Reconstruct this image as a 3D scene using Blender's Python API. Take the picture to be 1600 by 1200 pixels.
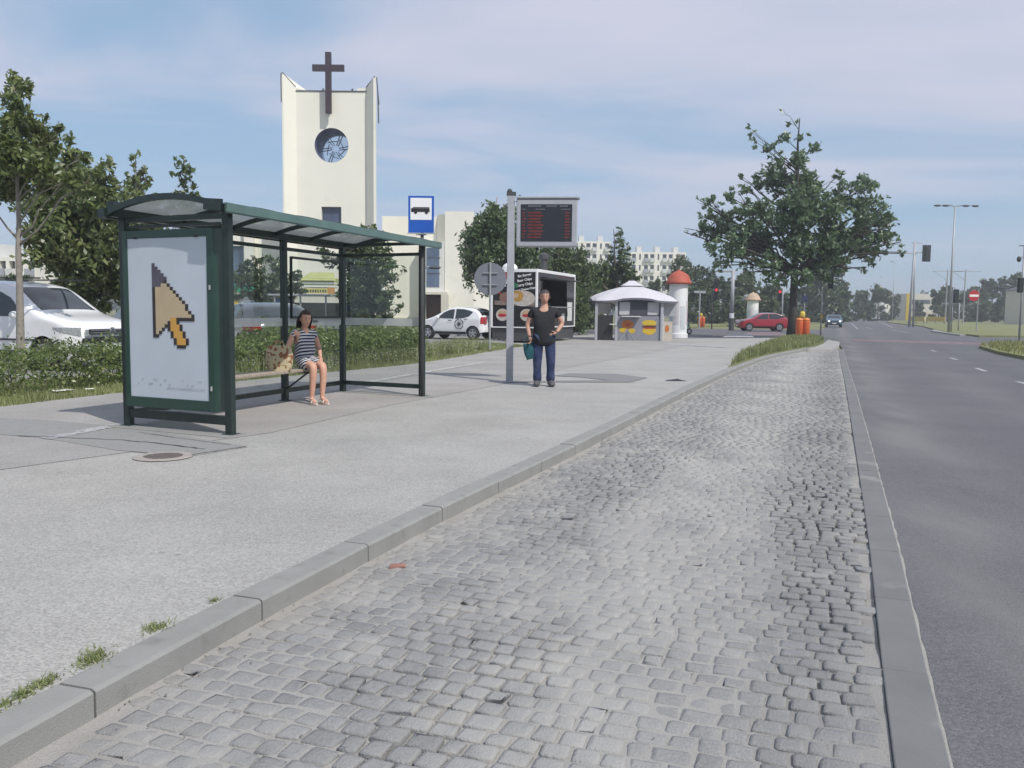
import bpy, bmesh, math, random
import numpy as np
from mathutils import Vector, Matrix
rnd = random.Random(7); nr = np.random.default_rng(11)
PI = math.pi; rad = math.radians
for o in list(bpy.data.objects): bpy.data.objects.remove(o)
S = bpy.context.scene; C = S.collection
# ------------------------------------------------------------------ camera
F = 1350.; PIT = math.atan(114/F); ROLL = rad(.6); CZ = 1.5
RM = Matrix.Rotation(PI/2-PIT, 3, 'X') @ Matrix.Rotation(ROLL, 3, 'Z')
cam = bpy.data.cameras.new('camera'); cam.sensor_width = 36; cam.lens = F/1600*36; cam.clip_end = 6000; cam.clip_start = .05
co = bpy.data.objects.new('camera', cam); C.objects.link(co); co.location = (0, 0, CZ); co.rotation_euler = RM.to_euler(); S.camera = co
# ------------------------------------------------------------------ light
SUN_EL = rad(50); SX, SY = .66, -.75
sl = bpy.data.lights.new('sun', 'SUN'); sl.energy = 3.7; sl.angle = rad(.6); sl.color = (1, .96, .9)
so = bpy.data.objects.new('sun', sl); C.objects.link(so)
sd = Vector((SX, SY, 0)).normalized()*math.cos(SUN_EL) + Vector((0, 0, math.sin(SUN_EL)))
so.rotation_euler = sd.to_track_quat('Z', 'Y').to_euler()
W = bpy.data.worlds.new('World'); S.world = W; W.use_nodes = True
def world():
    nt = W.node_tree; N = nt.nodes; L = nt.links; N.clear()
    out = N.new('ShaderNodeOutputWorld'); bg = N.new('ShaderNodeBackground'); bg.inputs[1].default_value = .12
    sky = N.new('ShaderNodeTexSky'); sky.sky_type = 'NISHITA'; sky.sun_disc = False; sky.sun_elevation = SUN_EL
    sky.sun_rotation = math.atan2(SX, SY); sky.air_density = 1.0; sky.dust_density = .8; sky.ozone_density = 2.0
    tc = N.new('ShaderNodeTexCoord'); sp = N.new('ShaderNodeSeparateXYZ'); L.new(tc.outputs['Generated'], sp.inputs[0])
    mx = N.new('ShaderNodeMath'); mx.operation = 'MAXIMUM'; mx.inputs[1].default_value = .02; L.new(sp.outputs[2], mx.inputs[0])
    ad = N.new('ShaderNodeMath'); ad.operation = 'ADD'; ad.inputs[1].default_value = .10; L.new(mx.outputs[0], ad.inputs[0])
    dv = []
    for k in (0, 1):
        d = N.new('ShaderNodeMath'); d.operation = 'DIVIDE'; L.new(sp.outputs[k], d.inputs[0]); L.new(ad.outputs[0], d.inputs[1]); dv.append(d)
    cb = N.new('ShaderNodeCombineXYZ'); L.new(dv[0].outputs[0], cb.inputs[0]); L.new(dv[1].outputs[0], cb.inputs[1])
    mp = N.new('ShaderNodeMapping'); mp.inputs['Rotation'].default_value = (0, 0, rad(-28)); mp.inputs['Scale'].default_value = (.55, 1.15, 1)
    mp.inputs['Location'].default_value = (3.1, 1.7, 0); L.new(cb.outputs[0], mp.inputs[0])
    n1 = N.new('ShaderNodeTexNoise'); n1.inputs['Scale'].default_value = .62; n1.inputs['Detail'].default_value = 7; n1.inputs['Roughness'].default_value = .55; n1.inputs['Distortion'].default_value = .5
    L.new(mp.outputs[0], n1.inputs[0])
    n2 = N.new('ShaderNodeTexNoise'); n2.inputs['Scale'].default_value = 2.6; n2.inputs['Detail'].default_value = 5; L.new(mp.outputs[0], n2.inputs[0])
    rp = N.new('ShaderNodeMapRange'); rp.inputs[1].default_value = .345; rp.inputs[2].default_value = .58; rp.interpolation_type = 'SMOOTHSTEP'; L.new(n1.outputs[0], rp.inputs[0])
    r2 = N.new('ShaderNodeMapRange'); r2.inputs[1].default_value = .3; r2.inputs[2].default_value = .7; r2.inputs[3].default_value = .72; r2.inputs[4].default_value = .95; L.new(n2.outputs[0], r2.inputs[0])
    # thinner cloud right at the horizon
    hz = N.new('ShaderNodeMapRange'); hz.inputs[1].default_value = .02; hz.inputs[2].default_value = .17; hz.inputs[3].default_value = .12; hz.inputs[4].default_value = 1; L.new(sp.outputs[2], hz.inputs[0])
    m1 = N.new('ShaderNodeMath'); m1.operation = 'MULTIPLY'; L.new(rp.outputs[0], m1.inputs[0]); L.new(r2.outputs[0], m1.inputs[1])
    m2 = N.new('ShaderNodeMath'); m2.operation = 'MULTIPLY'; L.new(m1.outputs[0], m2.inputs[0]); L.new(hz.outputs[0], m2.inputs[1])
    mix = N.new('ShaderNodeMix'); mix.data_type = 'RGBA'; L.new(m2.outputs[0], mix.inputs['Factor']); L.new(sky.outputs[0], mix.inputs['A'])
    mix.inputs['B'].default_value = (5.35, 5.45, 6.55, 1)
    pre = N.new('ShaderNodeMix'); pre.data_type = 'RGBA'; pre.inputs['Factor'].default_value = .7; L.new(sky.outputs[0], pre.inputs['A']); pre.inputs['B'].default_value = (2.9, 4.35, 6.1, 1); L.new(pre.outputs['Result'], mix.inputs['A'])
    L.new(mix.outputs['Result'], bg.inputs[0]); L.new(bg.outputs[0], out.inputs[0])
world()
S.view_settings.view_transform = 'Standard'; S.view_settings.look = 'None'; S.view_settings.exposure = 0.0; S.view_settings.gamma = 1
S.render.engine = 'CYCLES'; S.cycles.max_bounces = 8; S.cycles.transparent_max_bounces = 12
S.render.resolution_x = 1024; S.render.resolution_y = 768
# ------------------------------------------------------------------ pixel of the photo (1600 wide) -> a ground point / a point at a depth
def ray(px, py): return RM @ Vector(((px-800)/F, -(py-600)/F, -1))
def gp(px, py, z=0.):
    d = ray(px, py); t = (z-CZ)/d.z; return Vector((d.x*t, d.y*t, z))
def at(px, py, Y):
    d = ray(px, py); t = Y/d.y; return Vector((d.x*t, Y, CZ+d.z*t))
# ------------------------------------------------------------------ materials
def mat(name, col, rough=.7, var=.12, scale=8., metal=0., bump=0., bscale=60., col2=None, spec=.5, coat=0., grime=None, coord='Object', emis=None, estr=1., detail=5):
    m = bpy.data.materials.new(name); m.use_nodes = True; nt = m.node_tree; N = nt.nodes; L = nt.links
    b = N['Principled BSDF']; b.inputs['Roughness'].default_value = rough; b.inputs['Metallic'].default_value = metal
    b.inputs['Specular IOR Level'].default_value = spec; b.inputs['Coat Weight'].default_value = coat; b.inputs['Coat Roughness'].default_value = .06
    tc = N.new('ShaderNodeTexCoord'); src = tc.outputs[coord]
    n = N.new('ShaderNodeTexNoise'); n.inputs['Scale'].default_value = scale; n.inputs['Detail'].default_value = detail; n.inputs['Roughness'].default_value = .6; L.new(src, n.inputs[0])
    r = N.new('ShaderNodeMapRange'); r.inputs[1].default_value = .3; r.inputs[2].default_value = .7; L.new(n.outputs[0], r.inputs[0])
    mx = N.new('ShaderNodeMix'); mx.data_type = 'RGBA'; L.new(r.outputs[0], mx.inputs['Factor'])
    c2 = col2 or tuple(min(1, c*(1+var)) for c in col); c1 = col if col2 else tuple(c*(1-var) for c in col)
    mx.inputs['A'].default_value = (*c1, 1); mx.inputs['B'].default_value = (*c2, 1); last = mx.outputs['Result']
    if grime:
        gc, gs, lo, hi = grime
        g = N.new('ShaderNodeTexNoise'); g.inputs['Scale'].default_value = gs; g.inputs['Detail'].default_value = 6; L.new(src, g.inputs[0])
        gr = N.new('ShaderNodeMapRange'); gr.inputs[1].default_value = lo; gr.inputs[2].default_value = hi; L.new(g.outputs[0], gr.inputs[0])
        m3 = N.new('ShaderNodeMix'); m3.data_type = 'RGBA'; L.new(gr.outputs[0], m3.inputs['Factor']); L.new(last, m3.inputs['A']); m3.inputs['B'].default_value = (*gc, 1); last = m3.outputs['Result']
    L.new(last, b.inputs['Base Color'])
    if bump:
        bn = N.new('ShaderNodeTexNoise'); bn.inputs['Scale'].default_value = bscale; bn.inputs['Detail'].default_value = 4; L.new(src, bn.inputs[0])
        bp = N.new('ShaderNodeBump'); bp.inputs['Strength'].default_value = bump; bp.inputs['Distance'].default_value = .02; L.new(bn.outputs[0], bp.inputs['Height']); L.new(bp.outputs[0], b.inputs['Normal'])
    if emis: b.inputs['Emission Color'].default_value = (*emis, 1); b.inputs['Emission Strength'].default_value = estr
    return m
def glassmat(name, tint=(.8, .85, .85), alpha=.3, rough=.03, frost=0):
    m = bpy.data.materials.new(name); m.use_nodes = True; nt = m.node_tree; N = nt.nodes; L = nt.links; N.clear()
    out = N.new('ShaderNodeOutputMaterial'); tr = N.new('ShaderNodeBsdfTransparent'); tr.inputs[0].default_value = (*tint, 1)
    gl = N.new('ShaderNodeBsdfGlossy'); gl.inputs[1].default_value = rough if 0 else rough; gl.inputs['Roughness'].default_value = rough
    df = N.new('ShaderNodeBsdfTranslucent' if 'roof' in name else 'ShaderNodeBsdfDiffuse'); df.inputs[0].default_value = (.30, .32, .32, 1) if 'roof' in name else (.55, .58, .58, 1)
    fr = N.new('ShaderNodeFresnel'); fr.inputs[0].default_value = 1.5
    a = N.new('ShaderNodeMixShader'); a.inputs[0].default_value = alpha; L.new(tr.outputs[0], a.inputs[1]); L.new(df.outputs[0], a.inputs[2])
    b = N.new('ShaderNodeMixShader'); L.new(fr.outputs[0], b.inputs[0]); L.new(a.outputs[0], b.inputs[1]); L.new(gl.outputs[0], b.inputs[2]); L.new(b.outputs[0], out.inputs[0])
    tc = N.new('ShaderNodeTexCoord'); n = N.new('ShaderNodeTexNoise'); n.inputs['Scale'].default_value = 3; L.new(tc.outputs['Object'], n.inputs[0])
    mr = N.new('ShaderNodeMapRange'); mr.inputs[3].default_value = alpha*.7; mr.inputs[4].default_value = min(1, alpha*1.3); L.new(n.outputs[0], mr.inputs[0]); L.new(mr.outputs[0], a.inputs[0])
    return m
def leafmat(name, c1, c2, trans=.35, c3=None):
    m = bpy.data.materials.new(name); m.use_nodes = True; nt = m.node_tree; N = nt.nodes; L = nt.links
    b = N['Principled BSDF']; out = N['Material Output']; b.inputs['Roughness'].default_value = .36; b.inputs['Specular IOR Level'].default_value = .6
    g = N.new('ShaderNodeNewGeometry'); r = N.new('ShaderNodeValToRGB'); L.new(g.outputs['Random Per Island'], r.inputs[0])
    r.color_ramp.elements[0].color = (*c1, 1); r.color_ramp.elements[1].color = (*c2, 1)
    if c3: e = r.color_ramp.elements.new(.93); e.color = (*c2, 1); r.color_ramp.elements[2].color = (*c3, 1)
    tc = N.new('ShaderNodeTexCoord'); n = N.new('ShaderNodeTexNoise'); n.inputs['Scale'].default_value = .9; n.inputs['Detail'].default_value = 3; L.new(tc.outputs['Object'], n.inputs[0])
    mr = N.new('ShaderNodeMapRange'); mr.inputs[1].default_value = .3; mr.inputs[2].default_value = .7; mr.inputs[3].default_value = .7; mr.inputs[4].default_value = 1.35; L.new(n.outputs[0], mr.inputs[0])
    vm = N.new('ShaderNodeVectorMath'); vm.operation = 'SCALE'; L.new(r.outputs[0], vm.inputs[0]); L.new(mr.outputs[0], vm.inputs['Scale'])
    L.new(vm.outputs[0], b.inputs['Base Color'])
    t = N.new('ShaderNodeBsdfTranslucent'); L.new(vm.outputs[0], t.inputs[0]); mx = N.new('ShaderNodeMixShader'); mx.inputs[0].default_value = trans
    L.new(b.outputs[0], mx.inputs[1]); L.new(t.outputs[0], mx.inputs[2]); L.new(mx.outputs[0], out.inputs[0]); return m
# ------------------------------------------------------------------ mesh builder
class MB:
    def __init__(s): s.v = []; s.f = []; s.m = []; s.k = 0
    def add(s, vs, fs):
        n = len(s.v); s.v += [tuple(v) for v in vs]; s.f += [tuple(i+n for i in f) for f in fs]; s.m += [s.k]*len(fs); return s
    def box(s, c, d, rz=0., M=None):
        x, y, z = d[0]/2, d[1]/2, d[2]/2; vs = [Vector((i*x, j*y, k*z)) for i in (-1, 1) for j in (-1, 1) for k in (-1, 1)]
        R = M or Matrix.Rotation(rz, 3, 'Z'); c = Vector(c)
        return s.add([R@v+c for v in vs], [(0, 1, 3, 2), (4, 6, 7, 5), (0, 4, 5, 1), (2, 3, 7, 6), (0, 2, 6, 4), (1, 5, 7, 3)])
    def bar(s, a, b, w, h=None, up=(0, 0, 1)):
        a, b = Vector(a), Vector(b); d = b-a; L = d.length; d.normalize(); u = Vector(up)
        if abs(d.dot(u)) > .98: u = Vector((1, 0, 0))
        y = u.cross(d).normalized(); z = d.cross(y); return s.box((a+b)/2, (L, w, h or w), M=Matrix((d, y, z)).transposed())
    def cyl(s, a, b, r0, r1=None, n=12, cap=True):
        a, b = Vector(a), Vector(b); r1 = r0 if r1 is None else r1; d = (b-a).normalized(); u = Vector((0, 0, 1)) if abs(d.z) < .9 else Vector((1, 0, 0))
        x = u.cross(d).normalized(); y = d.cross(x); vs = []
        for p, r in ((a, r0), (b, r1)):
            for i in range(n): t = 2*PI*i/n; vs.append(p+x*math.cos(t)*r+y*math.sin(t)*r)
        fs = [(i, (i+1) % n, n+(i+1) % n, n+i) for i in range(n)]
        if cap: fs += [tuple(range(n-1, -1, -1)), tuple(range(n, 2*n))]
        return s.add(vs, fs)
    def tube(s, pts, rs, n=8):
        vs = []; P = [Vector(p) for p in pts]
        for i, p in enumerate(P):
            d = (P[min(i+1, len(P)-1)]-P[max(i-1, 0)]).normalized(); u = Vector((0, 1, 0)) if abs(d.y) < .9 else Vector((1, 0, 0))
            x = u.cross(d).normalized(); y = d.cross(x); r = rs[i] if hasattr(rs, '__len__') else rs
            vs += [p+x*math.cos(2*PI*k/n)*r+y*math.sin(2*PI*k/n)*r for k in range(n)]
        fs = [(i*n+k, i*n+(k+1) % n, (i+1)*n+(k+1) % n, (i+1)*n+k) for i in range(len(P)-1) for k in range(n)]
        fs += [tuple(range(n-1, -1, -1)), tuple((len(P)-1)*n+k for k in range(n))]
        return s.add(vs, fs)
    def lathe(s, prof, c=(0, 0, 0), n=24):
        vs = [(c[0]+r*math.cos(2*PI*k/n), c[1]+r*math.sin(2*PI*k/n), c[2]+z) for r, z in prof for k in range(n)]
        fs = [(i*n+k, i*n+(k+1) % n, (i+1)*n+(k+1) % n, (i+1)*n+k) for i in range(len(prof)-1) for k in range(n)]
        fs += [tuple(range(n-1, -1, -1)), tuple((len(prof)-1)*n+k for k in range(n))]; return s.add(vs, fs)
    def prism(s, poly, z0, z1):
        n = len(poly); return s.add([(p[0], p[1], z0) for p in poly]+[(p[0], p[1], z1) for p in poly], [tuple(range(n-1, -1, -1)), tuple(range(n, 2*n))]+[(i, (i+1) % n, n+(i+1) % n, n+i) for i in range(n)])
    def slab(s, a, b, poly, th):   # polygon in the plane (a->x dir, up) given as (u,z), extruded th along normal
        pass
    def quad(s, *p): return s.add(p, [tuple(range(len(p)))])
    def grid(s, P):   # P rows of points
        n = len(P[0]); vs = [p for r in P for p in r]; return s.add(vs, [(i*n+j, i*n+j+1, (i+1)*n+j+1, (i+1)*n+j) for i in range(len(P)-1) for j in range(n-1)])
    def ball(s, c, r, n=12, sc=(1, 1, 1)):
        pr = [(max(.001, math.sin(PI*i/n))*r, -math.cos(PI*i/n)*r) for i in range(n+1)]; k0 = len(s.v); s.lathe(pr, (0, 0, 0), n*2)
        for i in range(k0, len(s.v)): v = s.v[i]; s.v[i] = (c[0]+v[0]*sc[0], c[1]+v[1]*sc[1], c[2]+v[2]*sc[2])
        return s
    def build(s, name, m, parent=None, smooth=False, bevel=0, world=False, fix=False):
        me = bpy.data.meshes.new(name); vs = s.v
        if world and parent is not None: l = parent.get('_b'); vs = [(v[0]-l[0], v[1]-l[1], v[2]-l[2]) for v in vs]
        me.from_pydata(vs, [], s.f)
        for mm in (m if isinstance(m, (list, tuple)) else [m]): me.materials.append(mm)
        if max(s.m, default=0): me.polygons.foreach_set('material_index', s.m)
        if fix:
            bm = bmesh.new(); bm.from_mesh(me); bmesh.ops.remove_doubles(bm, verts=bm.verts, dist=1e-5); bmesh.ops.recalc_face_normals(bm, faces=bm.faces); bm.to_mesh(me); bm.free()
        if smooth: me.polygons.foreach_set('use_smooth', [True]*len(me.polygons))
        o = bpy.data.objects.new(name, me); C.objects.link(o)
        if parent is not None: o.parent = parent
        if bevel:
            b = o.modifiers.new('bevel', 'BEVEL'); b.width = bevel; b.segments = 2; b.limit_method = 'ANGLE'; b.harden_normals = False
        return o
def each(mb, name, m, parent=None, **k):   # loose pieces of a builder become parts of their own
    n = len(mb.v); par = list(range(n))
    def find(i):
        while par[i] != i: par[i] = par[par[i]]; i = par[i]
        return i
    for f in mb.f:
        for a in f[1:]: par[find(a)] = find(f[0])
    G_ = {}
    for f in mb.f: G_.setdefault(find(f[0]), []).append(f)
    for fs in G_.values():
        ids = sorted({i for f in fs for i in f}); mp = {v: j for j, v in enumerate(ids)}; q = MB(); q.add([mb.v[i] for i in ids], [tuple(mp[i] for i in f) for f in fs]); o = q.build(name, m, parent, **k)
    return o
def tag(o, label, cat, group=None, kind=None):
    o['label'] = label; o['category'] = cat
    if group: o['group'] = group
    if kind: o['kind'] = kind
    return o
def thing(name, label, cat, loc=(0, 0, 0), rz=0., group=None):
    o = bpy.data.objects.new(name, None); C.objects.link(o); o.location = loc; o.rotation_euler = (0, 0, rz); o['_b'] = list(loc); o.empty_display_size = .3
    return tag(o, label, cat, group)
def struct(o): o['kind'] = 'structure'; return o
def copy_tree(o, parent=None):
    c = o.copy(); C.objects.link(c); c.parent = parent
    for ch in list(o.children): copy_tree(ch, c)
    return c
def dup(o, loc, rz, label, sc=None):
    c = copy_tree(o); c.location = loc; c.rotation_euler = (0, 0, rz); c['label'] = label
    if sc: c.scale = sc
    return c
def npmesh(name, V, Fq, m, parent=None, smooth=False, off=None):
    me = bpy.data.meshes.new(name); V = np.asarray(V, dtype=np.float32).reshape(-1, 3)
    if parent is not None and parent.get('_b') is not None: V = V-np.array(list(parent['_b']), dtype=np.float32)
    Fq = np.asarray(Fq, dtype=np.int32); k = Fq.shape[1]; n = len(Fq)
    me.vertices.add(len(V)); me.vertices.foreach_set('co', V.ravel()); me.loops.add(n*k); me.loops.foreach_set('vertex_index', Fq.ravel())
    me.polygons.add(n); me.polygons.foreach_set('loop_start', np.arange(0, n*k, k, dtype=np.int32)); me.polygons.foreach_set('loop_total', np.full(n, k, dtype=np.int32))
    me.materials.append(m); me.update(calc_edges=True); me.validate()
    if smooth: me.polygons.foreach_set('use_smooth', [True]*n)
    o = bpy.data.objects.new(name, me); C.objects.link(o)
    if parent is not None: o.parent = parent
    return o
def text_mesh(name, s, size, m, parent, M, align='CENTER', ext=.004, shear=0., bold=0.):
    cu = bpy.data.curves.new('t', 'FONT'); cu.body = s; cu.size = size; cu.align_x = align; cu.extrude = ext; cu.shear = shear; cu.offset = bold; cu.resolution_u = 3
    t = bpy.data.objects.new('t', cu); C.objects.link(t); bpy.context.view_layer.update()
    me = bpy.data.meshes.new_from_object(t.evaluated_get(bpy.context.evaluated_depsgraph_get())); bpy.data.objects.remove(t); me.transform(M)
    me.materials.clear(); me.materials.append(m); me.name = name
    o = bpy.data.objects.new(name, me); C.objects.link(o); o.parent = parent; return o
def noise2(x, y, sc, seed=0):
    from mathutils import noise
    return noise.noise(Vector((x*sc+seed*7.3, y*sc-seed*3.1, seed*1.7)))
# ================================================================== GROUND
def ground_mats():
    G = {}
    # exposed-aggregate pavement
    def agg(name, base, warm, fine=1.):
        m = bpy.data.materials.new(name); m.use_nodes = True; N = m.node_tree.nodes; L = m.node_tree.links; b = N['Principled BSDF']; b.inputs['Roughness'].default_value = .85
        tc = N.new('ShaderNodeTexCoord'); P = tc.outputs['Object']
        v = N.new('ShaderNodeTexVoronoi'); v.inputs['Scale'].default_value = 105*fine; L.new(P, v.inputs[0])
        hs = N.new('ShaderNodeSeparateColor'); L.new(v.outputs['Color'], hs.inputs[0])
        r = N.new('ShaderNodeMapRange'); r.inputs[3].default_value = .76; r.inputs[4].default_value = 1.2; L.new(hs.outputs[0], r.inputs[0])
        v2 = N.new('ShaderNodeTexVoronoi'); v2.inputs['Scale'].default_value = 190*fine; L.new(P, v2.inputs[0]); h2 = N.new('ShaderNodeSeparateColor'); L.new(v2.outputs['Color'], h2.inputs[0])
        r2 = N.new('ShaderNodeMapRange'); r2.inputs[3].default_value = .9; r2.inputs[4].default_value = 1.1; L.new(h2.outputs[1], r2.inputs[0])
        mu = N.new('ShaderNodeMath'); mu.operation = 'MULTIPLY'; L.new(r.outputs[0], mu.inputs[0]); L.new(r2.outputs[0], mu.inputs[1])
        n = N.new('ShaderNodeTexNoise'); n.inputs['Scale'].default_value = .8; n.inputs['Detail'].default_value = 7; n.inputs['Roughness'].default_value = .65; L.new(P, n.inputs[0])
        rn = N.new('ShaderNodeMapRange'); rn.inputs[1].default_value = .3; rn.inputs[2].default_value = .7; rn.inputs[3].default_value = .86; rn.inputs[4].default_value = 1.1; L.new(n.outputs[0], rn.inputs[0])
        mu2 = N.new('ShaderNodeMath'); mu2.operation = 'MULTIPLY'; L.new(mu.outputs[0], mu2.inputs[0]); L.new(rn.outputs[0], mu2.inputs[1])
        n3 = N.new('ShaderNodeTexNoise'); n3.inputs['Scale'].default_value = .35; n3.inputs['Detail'].default_value = 3; L.new(P, n3.inputs[0])
        r3 = N.new('ShaderNodeMapRange'); r3.inputs[1].default_value = .4; r3.inputs[2].default_value = .62; L.new(n3.outputs[0], r3.inputs[0])
        mc = N.new('ShaderNodeMix'); mc.data_type = 'RGBA'; mc.inputs['A'].default_value = (*base, 1); mc.inputs['B'].default_value = (*warm, 1); L.new(r3.outputs[0], mc.inputs['Factor'])
        vm = N.new('ShaderNodeVectorMath'); vm.operation = 'SCALE'; L.new(mc.outputs['Result'], vm.inputs[0]); L.new(mu2.outputs[0], vm.inputs['Scale']); L.new(vm.outputs[0], b.inputs['Base Color'])
        gv = N.new('ShaderNodeTexVoronoi'); gv.inputs['Scale'].default_value = 2.3; gv.inputs['Randomness'].default_value = 1; L.new(P, gv.inputs[0]); gr = N.new('ShaderNodeMapRange'); gr.inputs[1].default_value = .035; gr.inputs[2].default_value = .055; gr.inputs[3].default_value = .72; gr.inputs[4].default_value = 1; L.new(gv.outputs['Distance'], gr.inputs[0])
        v3 = N.new('ShaderNodeVectorMath'); v3.operation = 'SCALE'; L.new(vm.outputs[0], v3.inputs[0]); L.new(gr.outputs[0], v3.inputs['Scale']); L.new(v3.outputs[0], b.inputs['Base Color'])
        bp = N.new('ShaderNodeBump'); bp.inputs['Strength'].default_value = .45; bp.inputs['Distance'].default_value = .006; L.new(v.outputs['Distance'], bp.inputs['Height']); bp.invert = True; L.new(bp.outputs[0], b.inputs['Normal'])
        return m
    G['pave'] = agg('pavement_aggregate', (.352, .342, .322), (.362, .349, .325)); G['pave2'] = agg('smooth_pinkish_asphalt', (.345, .325, .305), (.32, .305, .29), 1.4)
    G['road'] = agg('road_asphalt', (.114, .112, .120), (.130, .128, .134), .9)
    G['patch'] = mat('dark_patch', (.21, .21, .21), .9, .1, 40, bump=.3, bscale=150)
    G['conc'] = mat('kerb_concrete', (.265, .262, .248), .85, .09, 3.5, bump=.25, bscale=160, grime=((.20, .195, .18), 9., .58, .78))
    G['sand'] = mat('joint_sand', (.385, .368, .342), .95, .12, 90, bump=.6, bscale=220, grime=((.30, .28, .25), 3., .5, .8))
    G['stone'] = mat('granite_sett', (.232, .23, .228), .8, .16, 55, bump=.5, bscale=120, grime=((.33, .32, .30), 2.2, .45, .68))
    G['grass'] = mat('grass_ground', (.12, .15, .05), .95, .3, 6, col2=(.25, .24, .11), bump=.6, bscale=50, grime=((.25, .22, .15), 1.3, .56, .75))
    G['paint'] = mat('road_paint', (.40, .40, .40), .8, .1, 30, grime=((.2, .2, .2), 14., .5, .62))
    G['lot'] = mat('parking_asphalt', (.24, .235, .225), .9, .12, 5, bump=.3, bscale=90)
    G['red'] = mat('red_cycle_paint', (.20, .13, .14), .85, .15, 8, grime=((.14, .13, .14), 6., .45, .65))
    return G
G = ground_mats()
gm = MB(); gm.quad((-1600, -150, -.06), (2000, -150, -.06), (2000, 2800, -.06), (-1600, 2800, -.06)); struct(gm.build('ground', G['grass']))
KF = [(-3.3, -3), (-2.3, .3), (-1.62, 2.7), (-1.11, 4.29), (-.74, 5.32), (-.38, 6.3), (.34, 8.1), (1.15, 10.2), (2.87, 14.84), (5.36, 21.24), (8.2, 28.0), (10.9, 33.2), (13.4, 37.6)]
SLn = [(-.9, -3), (.33, 0.2), (1.28, 2.75), (1.71, 3.89), (2.19, 5.13), (2.70, 6.49), (4.06, 10.15), (7.22, 18.66), (11.0, 29.0), (14.2, 37.6)]
def resample(P, step):
    P = [Vector(p) for p in P]; out = [P[0]]; acc = 0; d = 0
    for a, b in zip(P, P[1:]):
        L = (b-a).length; t = step-acc
        while t < L: out.append(a.lerp(b, t/L)); t += step
        acc = (L-(t-step))
    return out
def smooth_poly(P, it=2):
    P = [Vector(p) for p in P]
    for _ in range(it):
        Q = [P[0]]
        for a, b in zip(P, P[1:]): Q += [a.lerp(b, .25), a.lerp(b, .75)]
        P = Q+[P[-1]]
    return P
KC = smooth_poly(KF, 2); SC = smooth_poly(SLn, 2)
def offset(P, d):
    out = []
    for i, p in enumerate(P):
        t = (P[min(i+1, len(P)-1)]-P[max(i-1, 0)]).normalized(); out.append(p+Vector((-t.y, t.x))*d)
    return out
# road sheet (asphalt) : whole carriageway plus the junction and the side street on the left
road = MB(); seg = offset(SC, -.16)
rp = [(p.x, p.y) for p in seg]+[(16.9, 44.8), (13.5, 46.5), (8, 48), (7.2, 53.5), (-40, 62), (-40, 84), (22, 84)]+[tuple(gp(x, y, 0)[:2]) for x, y in ((1286, 515), (1302, 503), (1321, 495), (1329, 492.4), (1339, 492.5), (1396, 499), (1440, 510), (1480, 520))]+[(36, 52), (30, 38), (22, 24), (16, -3)]
road.add([(x, y, 0) for x, y in rp], [tuple(range(len(rp)))]); struct(road.build('road', G['road']))
# pavement slab behind the kerb
VE = [(-9.5, 2), (-8.0, 9.0), (-7.09, 11.89), (-6.2, 14.6), (-5.05, 16.9), (-3.58, 20.1), (-2.43, 22.5), (-.25, 31.8), (.4, 34.2)]
VC = smooth_poly(VE, 1)
pb = offset(KC, .165)
isl = [gp(x, y, .11) for x, y in ((1140, 579), (1146, 569), (1160, 556), (1190, 543), (1225, 531))]
pp = [(p.x, p.y) for p in pb if p.y < 21]+[(v.x, v.y) for v in isl]+[(18.6, 52), (8, 46.5), (7.2, 53), (-14, 57), (-14, 42), (-1.6, 39), (-1.4, 35)]+[(p.x, p.y) for p in reversed(VC)]+[(-9.5, -3)]
pv = MB(); pv.prism(pp, -.03, .11); struct(pv.build('pavement', G['pave']))
# smoother pinkish strip running under and behind the shelter
A2 = [(-9.4, 2), (-7.9, 8.9), (-7.0, 11.7), (-6.1, 14.4), (-4.95, 16.7), (-3.48, 19.9), (-2.3, 22.4), (-.1, 31.8), (.8, 36), (5.4, 42), (9, 42), (6, 33), (1.6, 22), (-.2, 16.3), (-1.75, 12.6), (-2.7, 9.6), (-5.2, 6), (-7.6, 2)]
ps = MB(); ps.add([(x, y, .114) for x, y in A2], [tuple(range(len(A2)))]); struct(ps.build('footpath_strip', G['pave2']))
def flatpx(name, pts, z, m):
    b = MB(); q = [gp(x, y, z) for x, y in pts]; b.add(q, [tuple(range(len(q)))]); o = struct(b.build(name, m)); return o
flatpx('dark_patch', [(862, 587), (890, 583), (962, 584), (1012, 590), (985, 597), (800, 597), (800, 595), (950, 594), (905, 589)], .118, G['patch'])  # darker L-shaped area of pavement beside the display pole
flatpx('dark_patch', [(-40, 652), (60, 655), (205, 668), (385, 697), (285, 712), (180, 703), (60, 683), (-40, 676)], .117, mat('old_asphalt_patch', (.265, .26, .25), .9, .1, 20, bump=.3, bscale=120))
flatpx('painted_line', [(62, 684), (190, 659), (205, 659), (205, 662), (80, 686)], .121, G['paint'])
flatpx('painted_line', [(540, 601), (680, 577), (760, 565), (762, 566.5), (684, 579), (545, 604)], .121, mat('worn_line', (.45, .44, .42), .9, .1, 20, grime=((.34, .33, .31), 5, .4, .6)))
flatpx('painted_line', [(1040, 536), (1135, 541), (1132, 543), (1035, 538)], .121, G['paint'])
ck = mat('crack_filler', (.06, .06, .06), .9)
def crack(pts, w=.012, z=.123):
    q = [gp(x, y, z) for x, y in pts]; b = MB()
    qq = []
    for a, c in zip(q, q[1:]):
        for i in range(8): qq.append(a.lerp(c, i/8)+Vector((rnd.uniform(-.012, .012), rnd.uniform(-.02, .02), 0)))
    for a, c in zip(qq, qq[1:]):
        t = (c-a).normalized()*1.02; n = Vector((-t.y, t.x, 0))*w*rnd.uniform(.5, 1); b.quad(a-n, c-n, c+n, a+n)
    struct(b.build('pavement_crack', ck))
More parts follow.
